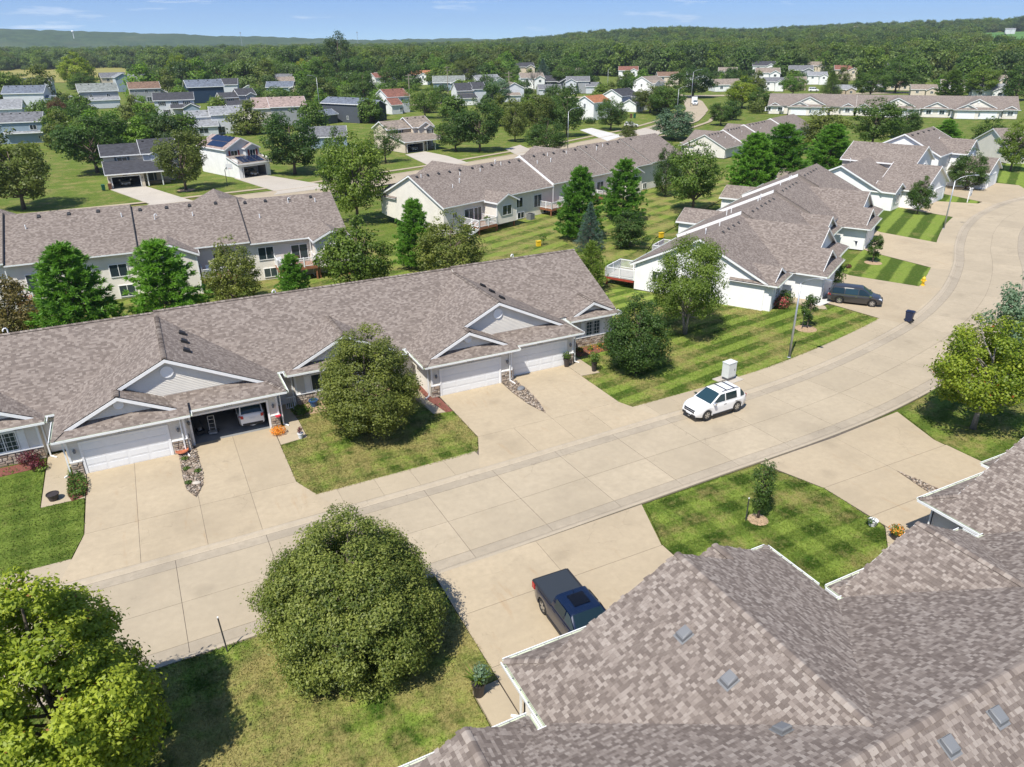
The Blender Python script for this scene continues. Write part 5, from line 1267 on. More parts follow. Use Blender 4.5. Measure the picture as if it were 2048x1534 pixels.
for lab, x, y, rot, s, ro, wa, st in (
        ('small white house with orange roof far behind the willow like locust', 178, 488, -40, 1.1, 'r_orange', 's_white', 2),
        ('pale green roofed low house with blue grey gable', 169, 416, -22, 1.45, 'r_sage', 's_blue', 1),
        ('white low house with nearly white roof near the power pole', 200, 428, 6, 1.35, 'r_lgrey', 's_white', 1),
        ('dark grey roofed house below the far wood', 288, 552, -18, 1.3, 'r_char', 's_beige', 2),
        ('beige house with tan roof and a higher rear wing', 252, 420, -22, 1.25, 'r_tan', 's_beige', 2),
        ('white far house with red brown roof alone between dense trees', 322, 460, -35, 1.1, 'r_red', 's_white', 2),
        ('far brown roofed house with white wall beside the street corner', 286, 318, -20, 1.15, 'r_tan', 's_white', 1),
        ('far beige roofed house close to a big green tree', 372, 415, -36, 1.0, 'r_tan', 's_beige', 2),
        ('far white house with black roof and wide gable', 430, 442, -40, 1.3, 'r_char', 's_white', 2),
        ('far tan roofed house with white gables before the long pale sheds', 356, 362, -38, 1.15, 'r_tan', 's_white', 2),
        ('far grey roofed house between tan roofed neighbours', 396, 374, -40, 1.2, 'r_grey', 's_grey', 2),
        ('far white house with small gable and porch beside parked van', 372, 338, -38, .9, 'r_lgrey', 's_white', 2),
        ('far house with dark red roof among the pale sheds', 428, 366, -42, 1.15, 'r_red', 's_beige', 2),
        ('far brown roofed house left of the red roofed one', 470, 430, -44, 1.2, 'r_tan', 's_beige', 2),
        ('small pale roofed orange brick bungalow behind the long row', 312, 266, -46, .85, 'r_lgrey', 's_tan', 1),
        ('tan roofed bungalow behind the long row under tall trees', 338, 243, -48, .9, 'r_tan', 's_beige', 1),
        ('pale grey hipped bungalow at the far right edge', 346, 217, -50, 1.1, 'r_lgrey', 's_white', 1),
        ('tan bungalow high at the right under the wooded hill', 430, 268, -48, 1.1, 'r_tan', 's_beige', 1),
        ('white house gable with grey roof half hidden by tall trees in the middle distance', 150, 470, -12, 1.1, 'r_tan', 's_white', 2),
        ('far bluish roof behind the dead looking tree', 228, 398, -10, 1.3, 'r_char', 's_slate', 1)):
    ze = 5.4 if st == 2 else 2.9
    simple(lab, x, y, rot, s, [B(0, 4, 12, 8.5, ze, 'x', wa, ro, gw=wa, vents=0), B(3.4, -1, 5, 5, ze - .2, 'y', wa, ro, gw=wa)], [(-3, -.28, ze - 1.2, 1.4, 1.2, 0), (3.4, -3.53, ze - 1.2, 1.4, 1.2, 0), (-6.03, 4, ze - 1.2, 1.2, 1.2, -90)])
simple('white house with black roof and split level gables beside the silver tree', 136, 313.5, -6, 1.02, [B(-1, 5, 7, 9, 5.5, 'x', 's_beige', 'r_char', gw='s_white', pitch=.6), B(5.6, 6, 6, 10, 5.9, 'x', 's_lgrey', 'r_char', gw='s_beige', vents=3)], [], [(-4.8, 3.2, -4.6, .6, 2.8, 4.3, 'r_char')], extra=lambda h: h.wall(-4.5, 2.8, -4.2, .6, 0, 2.8, 's_white'))
simple('white house with tan roof and bay porch right of the silver tree', 161.5, 319, -14, 1.0, [B(0, 5, 9, 9.6, 5.5, 'y', 's_lgrey', 'r_tan', gw='s_lgrey'), B(-3, 5, 9, 8, 5.4, 'x', 's_lgrey', 'r_tan', gw='s_white')], [(-3.4, .97, 4.2, .8, .8, 0), (4.53, 4, 4.6, .9, 1.6, 90), (-2, -3.2, 1.4, 1.2, 1.3, 0), (2.5, .17, 1.6, 1, 1.8, 0)], [(-7.2, 2.4, -4, 1, 2.8, 3.9, 'r_tan')], extra=lambda h: h.wall(-7, 2, -3.6, 1, 0, 2.7, 's_lgrey'))
simple('grey house with orange gable front and side wing', 214, 350, -30, 1.05, [B(0, 4, 11, 8, 5.6, 'x', 's_grey', 'r_grey', gw='s_grey'), B(-3.4, 0, 5.4, 5, 5.4, 'y', 's_lgrey', 'r_grey', gw='s_lgrey'), B(7, 2, 6, 7, 3.2, 'x', 's_lgrey', 'r_grey', gw='s_lgrey')], [(-3.4, -2.53, 4.2, 1.2, 1.3, 0), (-3.4, -2.53, 1.4, 2.2, 1.8, 0)])
simple('white house with bright orange roof and one gable window', 147, 224, 22, 1.02, [B(1.6, 5, 9.6, 7.4, 5.5, 'x', 's_white', 'r_orange', gw='s_white')], [(-3.23, 5, 4.4, .9, 1.5, -90)])
simple('white gabled houses front with black roof and garage at the street corner', 177, 250, 24, 1.0, [B(0, 5, 12, 9, 5.4, 'x', 's_lgrey', 'r_char', gw='s_white'), B(2.6, -1.6, 4.6, 6, 5.0, 'y', 's_lgrey', 'r_char', gw='s_white'), B(-3, -3, 6, 6, 2.8, 'x', 's_white', 'r_char', gw='s_white')], [(2.6, -4.63, 4, 1.2, 1.3, 0), (-3, -6.03, 1.3, 1.2, 1.2, 0)])
simple('white house with tan double gable roof behind the street corner trees', 237, 314, 22, 1.1, [B(0, 4, 12, 9, 5.6, 'x', 's_white', 'r_tan', gw='s_white'), B(-3, 0, 5, 5, 5.2, 'y', 's_white', 'r_tan', gw='s_white')], [(-6.03, 4, 4.4, .9, 1.3, -90)])
# more of the packed houses farther off: label, photo point at the foot, wall, roof, storeys, turn
for lab, px, py, s, wa, ro, st, tn in (('far white house with dark shutters before the corn field at left', 80, 190, 1.15, 's_lgrey', 'r_grey', 2, -6), ('far cream house with grey roof between the brown roofed house and the field', 232, 176, 1.2, 's_beige', 'r_grey', 2, 8),
        ('far white house just left of the golden yellow tree', 566, 176, 1.05, 's_white', 'r_grey', 2, -8), ('far house with red brown roof behind the brown red roofed one', 772, 176, 1.1, 's_white', 'r_red', 2, 10),
        ('far pale grey house behind the sage roofed low house', 935, 170, 1.2, 's_lgrey', 'r_char', 2, 12), ('far white house with tan roof right of the white low house', 1065, 178, 1.1, 's_white', 'r_tan', 2, -16),
        ('far low house with grey roof before the dark tree near the orange gable', 1100, 190, .95, 's_lgrey', 'r_grey', 1, -20), ('far beige house with brown roof above the street corner', 1335, 172, 1.0, 's_beige', 'r_brown', 2, -28),
        ('far white two storey house left of the corner bungalow', 1395, 172, 1.0, 's_white', 'r_char', 2, -30), ('far white house with grey roof right of the bright corner tree', 1545, 182, .85, 's_white', 'r_grey', 2, -38),
        ('far tan house with white gable left of the parked van', 1590, 180, .85, 's_tan', 'r_tan', 2, -40), ('far white ranch house with grey roof right of the brick bungalow', 1748, 182, .85, 's_white', 'r_grey', 1, -46),
        ('far tan ranch house with brown roof behind the long row', 1795, 180, .9, 's_beige', 'r_brown', 1, -46), ('far white ranch house high behind the long row', 1905, 180, .95, 's_white', 'r_tan', 1, -50),
        ('far pale house with tan roof under the wooded slope at right', 1820, 152, 1.1, 's_white', 'r_tan', 2, -46), ('far grey house on the edge of the wood behind the pale sheds', 1760, 148, 1.1, 's_lgrey', 'r_grey', 2, -46)):
    x_, y_ = at(px, py)
    simple(lab, x_, y_, tn, s, [B(0, 4, 12, 8.5, 5.4 if st == 2 else 2.9, 'x', wa, ro, gw=wa), B(3.2, -1, 5, 5, 5.2 if st == 2 else 2.7, 'y', wa, ro, gw=wa)], [(-3, -.28, 4.2 if st == 2 else 1.6, 1.5, 1.3, 0), (3.2, -3.53, 4 if st == 2 else 1.5, 1.4, 1.3, 0), (-3, -.28, 1.5, 1.5, 1.3, 0)])
# long pale sheds beyond the houses
for lab, x, y, L in (('long low white shed with pale metal roof farthest left of the shed line', 498, 520, 36), ('long white shed with pale roof in the middle of the shed line', 548, 506, 40), ('white shed with pale roof behind the red roofed house', 590, 488, 44)):
    h = House('storage_shed', lab, x, y, -44, 1.0, 'shed', 'pale sheds beyond the houses'); h.block(0, 0, L, 14, 4.6, 'x', .22, 0, 's_white', 'r_lgrey'); h.done()
# two-storey end of the curving rows
tp = House('townhouse_row', 'two storey townhouse row with paired gable windows along the far bend', 118.5, 90.5, 20, 1.0, 'townhouse row', 'rows of townhouses')
tp.block(-3.5, 0, 30, 13, 2.85, 'x', .48, 0, 's_white', 'shingle', gwall='s_white', ov=.4, vents=0)
tp.block(-8.2, -8.2, 12.4, 6.6, 2.8, 'y', .48, 0, 's_white', 'shingle', gwall='s_white', ov=.4)
tp.block(-16.2, -7.0, 4.4, 3, 2.8, 'y', .48, 0, 's_white', 'shingle', gwall='s_white')
tp.block(-2.0, -1.5, 9.5, 11.6, 5.5, 'y', .5, 2, 's_greige', 'shingle', gwall='s_white', ov=.35)
tp.block(13.0, -1.5, 15.5, 12.5, 5.7, 'x', .5, 0, 's_white', 'shingle', gwall='s_white', ov=.35, vents=5)
tp.block(15.5, -7.6, 7.2, 5.4, 5.6, 'y', .55, 0, 's_white', 'shingle', gwall='s_white', ov=.35)
tp.block(15.0, -11.6, 8.4, 6, 2.8, 'y', .48, 0, 's_white', 'shingle', gwall='s_white', ov=.35)
tp.block(-14.5, 8.6, 5, 5, 2.8, 'y', .48, 0, 's_white', 'shingle', gwall='s_white', ov=.35)
for xx, yy, zz in ((-3.0, -7.33, 4.4), (-.9, -7.33, 4.4), (14.3, -10.33, 4.4), (16.6, -10.33, 4.4)): window(tp.o, xx, yy, zz, .95, 1.4)
window(tp.o, -16.2, -8.53, 1.6, 1.5, 1.4)
garage_door(tp.o, -5.6, -11.56); garage_door(tp.o, 15, -14.66)
for xx, zz in ((-4, 6.2), (3, 6.1), (-13, 6.1)): pipe(tp.o, xx, .8, zz, .5)
tp.done()

# ---------------------------------------------------------------- trees
def quads_mesh(name, C, Nn, L, W, tint, mat, rs):
    n = len(C)
    Nn = Nn / np.maximum(1e-6, np.linalg.norm(Nn, axis=1))[:, None]
    A = np.cross(Nn, rs.normal(size=(n, 3))); A /= np.maximum(1e-6, np.linalg.norm(A, axis=1))[:, None]; Bv = np.cross(Nn, A)
    L = np.broadcast_to(np.asarray(L, float), (n,))[:, None]; W = np.broadcast_to(np.asarray(W, float), (n,))[:, None]
    fold = Nn * L * .18
    V = np.stack([C + A * L, C + Bv * W + fold, C - A * L, C - Bv * W + fold], 1).reshape(-1, 3)
    return raw_mesh(name, V, tint, mat, n)
def needle_mesh(name, C, D, L, W, tint, mat, rs):
    """quads that point along D"""
    n = len(C); D = D / np.linalg.norm(D, axis=1)[:, None]
    Bv = np.cross(D, rs.normal(size=(n, 3))); Bv /= np.maximum(1e-6, np.linalg.norm(Bv, axis=1))[:, None]
    L = np.broadcast_to(np.asarray(L, float), (n,))[:, None]; W = np.broadcast_to(np.asarray(W, float), (n,))[:, None]
    V = np.stack([C, C + D * L * .55 + Bv * W, C + D * L, C + D * L * .55 - Bv * W], 1).reshape(-1, 3)
    return raw_mesh(name, V, tint, mat, n)
def raw_mesh(name, V, tint, mat, n):
    me = bpy.data.meshes.new(name)
    me.vertices.add(len(V)); me.vertices.foreach_set('co', V.astype(np.float32).ravel())
    me.loops.add(4 * n); me.loops.foreach_set('vertex_index', np.arange(4 * n, dtype=np.int32))
    me.polygons.add(n); me.polygons.foreach_set('loop_start', np.arange(0, 4 * n, 4, dtype=np.int32))
    me.materials.append(M[mat]); me.update(calc_edges=True)
    me.attributes.new('tint', 'FLOAT', 'POINT').data.foreach_set('value', np.repeat(np.clip(tint, 0, 1), 4).astype(np.float32))
    return me
PROF = dict(
    round=lambda t: np.sqrt(np.clip(1 - (2 * t - .9) ** 2 / 1.22, 0.02, 1)),
    egg=lambda t: np.clip(np.sin(np.pi * np.clip(t, 0, 1) ** .62) ** .75, .05, 1),
    pyramid=lambda t: np.clip((1 - t) ** .62 * np.minimum(1, .62 + t * 2.4), .05, 1),
    drop=lambda t: np.interp(t, [0, .08, .22, .38, .55, .7, .84, .94, 1], [.62, .86, 1, .95, .79, .58, .35, .16, .03]),
    dome=lambda t: np.clip(np.sqrt(np.clip(1 - t ** 2.1, 0, 1)) * np.minimum(1, .75 + t * 1.6), .05, 1),
    vase=lambda t: np.clip(np.sin(np.pi * np.clip(t * .82 + .14, 0, 1)) ** .6, .05, 1),
    column=lambda t: np.clip(np.sin(np.pi * np.clip(t * .9 + .08, 0, 1)) ** .5, .05, 1))
def decid(name, seed, h, rad, n, leaf, prof='round', nc=110, base=.2, rc=.24, flat=.8, shell=.35, lumps=.22, mat='lf_green', bark='bark', stems=1, wl=.62, sprig=.07):
    rs = np.random.RandomState(seed); p = PROF[prof]
    t = rs.rand(nc * 6); keep = rs.rand(nc * 6) < p(t) ** 1.4; t = t[keep][:nc]; m = len(t)
    ang = rs.rand(m) * 2 * np.pi; k1, k2, k3 = rs.rand(3) * 6.28
    lump = 1 + lumps * (np.sin(ang * 2 + k1 + t * 3) * .5 + np.sin(ang * 3 + k2 - t * 5) * .35 + np.sin(ang * 5 + k3) * .25)
    fr = np.sqrt(shell + (1 - shell) * rs.rand(m)); rr = rad * p(t) * fr * lump * (1 - rc * .7)
    cz = h * base + (h * (1 - base) - rad * rc * .4) * t
    C = np.stack([rr * np.cos(ang), rr * np.sin(ang), cz], 1)
    R_ = rad * rc * rs.uniform(.6, 1.3, m) * (.5 + .5 * np.clip(p(t) * 1.3, 0, 1))
    wts = R_ ** 2; cnt = np.maximum(3, (n * wts / wts.sum()).astype(int)); idx = np.repeat(np.arange(m), cnt); N_ = len(idx)
    d = rs.normal(size=(N_, 3)); d /= np.linalg.norm(d, axis=1)[:, None]; d[:, 2] = d[:, 2] * .9 + .12
    rad_ = R_[idx] * (.35 + .7 * rs.rand(N_) ** .5)
    far_ = rs.rand(N_) < sprig; rad_ = np.where(far_, R_[idx] * rs.uniform(1.0, 1.55, N_), rad_)
    P = C[idx] + d * rad_[:, None] * np.array([1, 1, flat])
    out = P - np.array([0, 0, h * (base + .35)]); out /= np.maximum(.3, np.linalg.norm(out, axis=1))[:, None]
    Nn = d * .6 + out * .45 + np.array([0, 0, .45]) + rs.normal(size=(N_, 3)) * .5
    ct = rs.rand(m); tint = .45 * ct[idx] + .55 * rs.rand(N_)
    L = leaf * rs.uniform(.7, 1.25, N_)
    crown = quads_mesh(name + '_crown', P, Nn, L, L * wl, tint, mat, rs)
    tk = MB(); tr = max(.05, h * .016)
    order = np.argsort(cz)
    for s_ in range(stems):
        a = s_ * 2.4 + seed; lean = (0 if stems == 1 else rad * .28)
        top = Vector((math.cos(a) * lean, math.sin(a) * lean, h * (.72 if stems == 1 else .62)))
        pts = [(math.cos(a) * .05 * (stems > 1), math.sin(a) * .05 * (stems > 1), -.05)] + [tuple(Vector((math.cos(a + k) * .04 * h * .2, math.sin(a * 2 + k) * .04 * h * .2, 0)) + top * (k / 5)) for k in range(1, 6)]
        tk.tube(pts, [tr * (1.5, 1.05, .9, .7, .5, .2)[k] / (1 if stems == 1 else 1.3) for k in range(6)], 8)
    for i in order[:: max(1, m // 26)]:
        c = Vector(C[i]); z0 = max(h * base * .85, c.z - rad * .75); o = Vector((0, 0, min(z0, h * .66)))
        tk.tube([o, o.lerp(c, .5) + Vector((0, 0, -.03 * h)), c], [tr * .5, tr * .3, tr * .08], 5, cap=False)
    return dict(crown=crown, trunk=tk.mesh(name + '_trunk', [bark], True), h=h, r=rad)
def pine(name, seed, h, rad, levels=15, per=6, tufts=6, nd=14, mat='lf_pine', droop=.1, ln=.36, wd=.04, base=.06, power=.85, irregular=.25):
    rs = np.random.RandomState(seed); C = []; D = []; T = []; tk = MB()
    tk.tube([(0, 0, -.05), (0, 0, h * .5), (0, 0, h * .98)], [h * .018, h * .011, .01], 7)
    for k in range(levels):
        t = (k + .3 * rs.rand()) / levels; z = h * (base + (1 - base) * t * .97); Lb = rad * max(.04, (1 - t) ** power) * (1 if t > .08 else .85)
        for j in range(per):
            a = 2 * np.pi * (j + k * .37) / per + rs.normal() * .25; L_ = Lb * (1 - irregular + irregular * 1.6 * rs.rand()); dirh = np.array([np.cos(a), np.sin(a), 0])
            up = .28 + .35 * t - droop; ct = rs.rand()
            end = np.array([0, 0, z]) + dirh * L_ + np.array([0, 0, L_ * up * .8])
            tk.tube([(0, 0, z), tuple((np.array([0, 0, z]) + end) / 2 + np.array([0, 0, -.04 * L_])), tuple(end)], [.035, .02, .008], 4, cap=False)
            nt = max(2, int(tufts * (.4 + L_ / rad)))
            for q in range(nt):
                s = .28 + .74 * (q + .5 * rs.rand()) / nt
                side = rs.normal() * L_ * .20 * (1.1 - .5 * s); ph = np.array([-np.sin(a), np.cos(a), 0])
                pt = np.array([0, 0, z]) + dirh * L_ * s + ph * side + np.array([0, 0, L_ * up * s * s + rs.normal() * .05])
                ax = dirh * .75 + np.array([0, 0, .55]) + ph * side * .8
                dd = rs.normal(size=(nd, 3)) * .62 + ax; C.append(np.repeat(pt[None], nd, 0) + rs.normal(size=(nd, 3)) * .05); D.append(dd); T.append(np.full(nd, .35 * ct + .25 * s) + rs.rand(nd) * .4)
    top = np.array([0, 0, h * .93]); dd = rs.normal(size=(30, 3)) * .4 + np.array([0, 0, 1]); C.append(np.repeat(top[None], 30, 0) + rs.rand(30, 1) * np.array([0, 0, h * .05])); D.append(dd); T.append(rs.rand(30))
    C = np.concatenate(C); D = np.concatenate(D); T = np.concatenate(T)
    crown = needle_mesh(name + '_crown', C, D, ln * rs.uniform(.7, 1.3, len(C)), wd, T, mat, rs)
    return dict(crown=crown, trunk=tk.mesh(name + '_trunk', ['bark']), h=h, r=rad)

PT = dict(
    linden=decid('linden', 3, 8, 3.9, 120000, .062, 'drop', 380, .02, .14, lumps=.10, mat='lf_linden', shell=.5, wl=.5),
    bigmaple=decid('maple', 8, 10, 3.3, 80000, .085, 'egg', 190, .08, .19, lumps=.24, mat='lf_bright', shell=.5, wl=.5),
    pear=decid('pear', 5, 8.3, 3.2, 60000, .064, 'egg', 230, .07, .19, lumps=.10, mat='lf_pear', shell=.42),
    oak=decid('oak', 11, 7, 2.6, 20000, .078, 'egg', 140, .1, .24, lumps=.2, mat='lf_green'),
    birch=decid('birch', 21, 9, 4.0, 32000, .08, 'vase', 130, .22, .20, lumps=.34, mat='lf_birch', bark='bark_grey', stems=3, shell=.2),
    rmaple=decid('right_maple', 31, 8.8, 3.6, 26000, .085, 'round', 95, .24, .22, lumps=.36, mat='lf_bright', bark='bark_grey', wl=.75),
    loose=decid('loose_tree', 35, 9.6, 3.6, 9000, .12, 'egg', 90, .12, .20, lumps=.35, mat='lf_green', shell=.2),
    column=decid('column_tree', 41, 4.1, .75, 2600, .06, 'column', 40, .16, .34, lumps=.35, mat='lf_dark', flat=1.5),
    sapling=decid('sapling', 43, 3.4, .85, 1700, .085, 'column', 26, .28, .34, lumps=.3, mat='lf_green', flat=1.2),
    rA=decid('round_tree', 51, 10, 4, 9000, .155, 'round', 120, .18, .21, lumps=.22), rB=decid('round_tree_b', 52, 10, 4, 9000, .16, 'egg', 110, .14, .22, lumps=.25),
    rC=decid('round_tree_c', 53, 10, 4, 8000, .17, 'dome', 95, .10, .23, lumps=.28), rD=decid('round_tree_d', 54, 10, 4, 9000, .15, 'vase', 100, .2, .21, lumps=.3, shell=.22),
    dense=decid('dense_tree', 55, 10, 4, 12000, .13, 'egg', 170, .06, .18, lumps=.12, mat='lf_dark'),
    lacy=decid('lacy_tree', 56, 10, 4.4, 6000, .14, 'vase', 80, .2, .22, lumps=.4, shell=.15, flat=.55),
    pA=pine('pine_a', 61, 9.5, 3.2, 17, 7, 9, 30, power=.62), pB=pine('pine_b', 62, 9.5, 3.0, 15, 7, 9, 30, irregular=.4, power=.6), spruce=pine('spruce', 63, 6.5, 2.2, 20, 9, 7, 14, mat='lf_spruce', droop=.38, ln=.16, wd=.022, power=.95, irregular=.15),
    juniper=pine('juniper', 64, 5.4, 2.1, 15, 7, 6, 16, mat='lf_juniper', droop=-.3, ln=.24, wd=.03, power=.7),
    f1=decid('far_tree', 71, 14, 7, 2600, .5, 'round', 26, .06, .36, lumps=.25), f2=decid('far_tree_b', 72, 14, 7, 2600, .5, 'egg', 28, .05, .35, lumps=.28), f3=decid('far_tree_c', 73, 14, 7, 2600, .5, 'dome', 22, .05, .38, lumps=.3))
def tree(proto, label, x, y, h, r, mat=None, cat='tree', group=None, rot=None, z=0, name='tree'):
    p = PT[proto]; sx = r / p['r']; sz = h / p['h']
    t = thing(name, label, cat, (x, y, z), rnd.uniform(0, 360) if rot is None else rot, group, (sx, sx, sz))
    c = link('crown', p['crown'], t)
    if mat: c.material_slots[0].link = 'OBJECT'; c.material_slots[0].material = M[mat]
    link('trunk', p['trunk'], t)
    return t
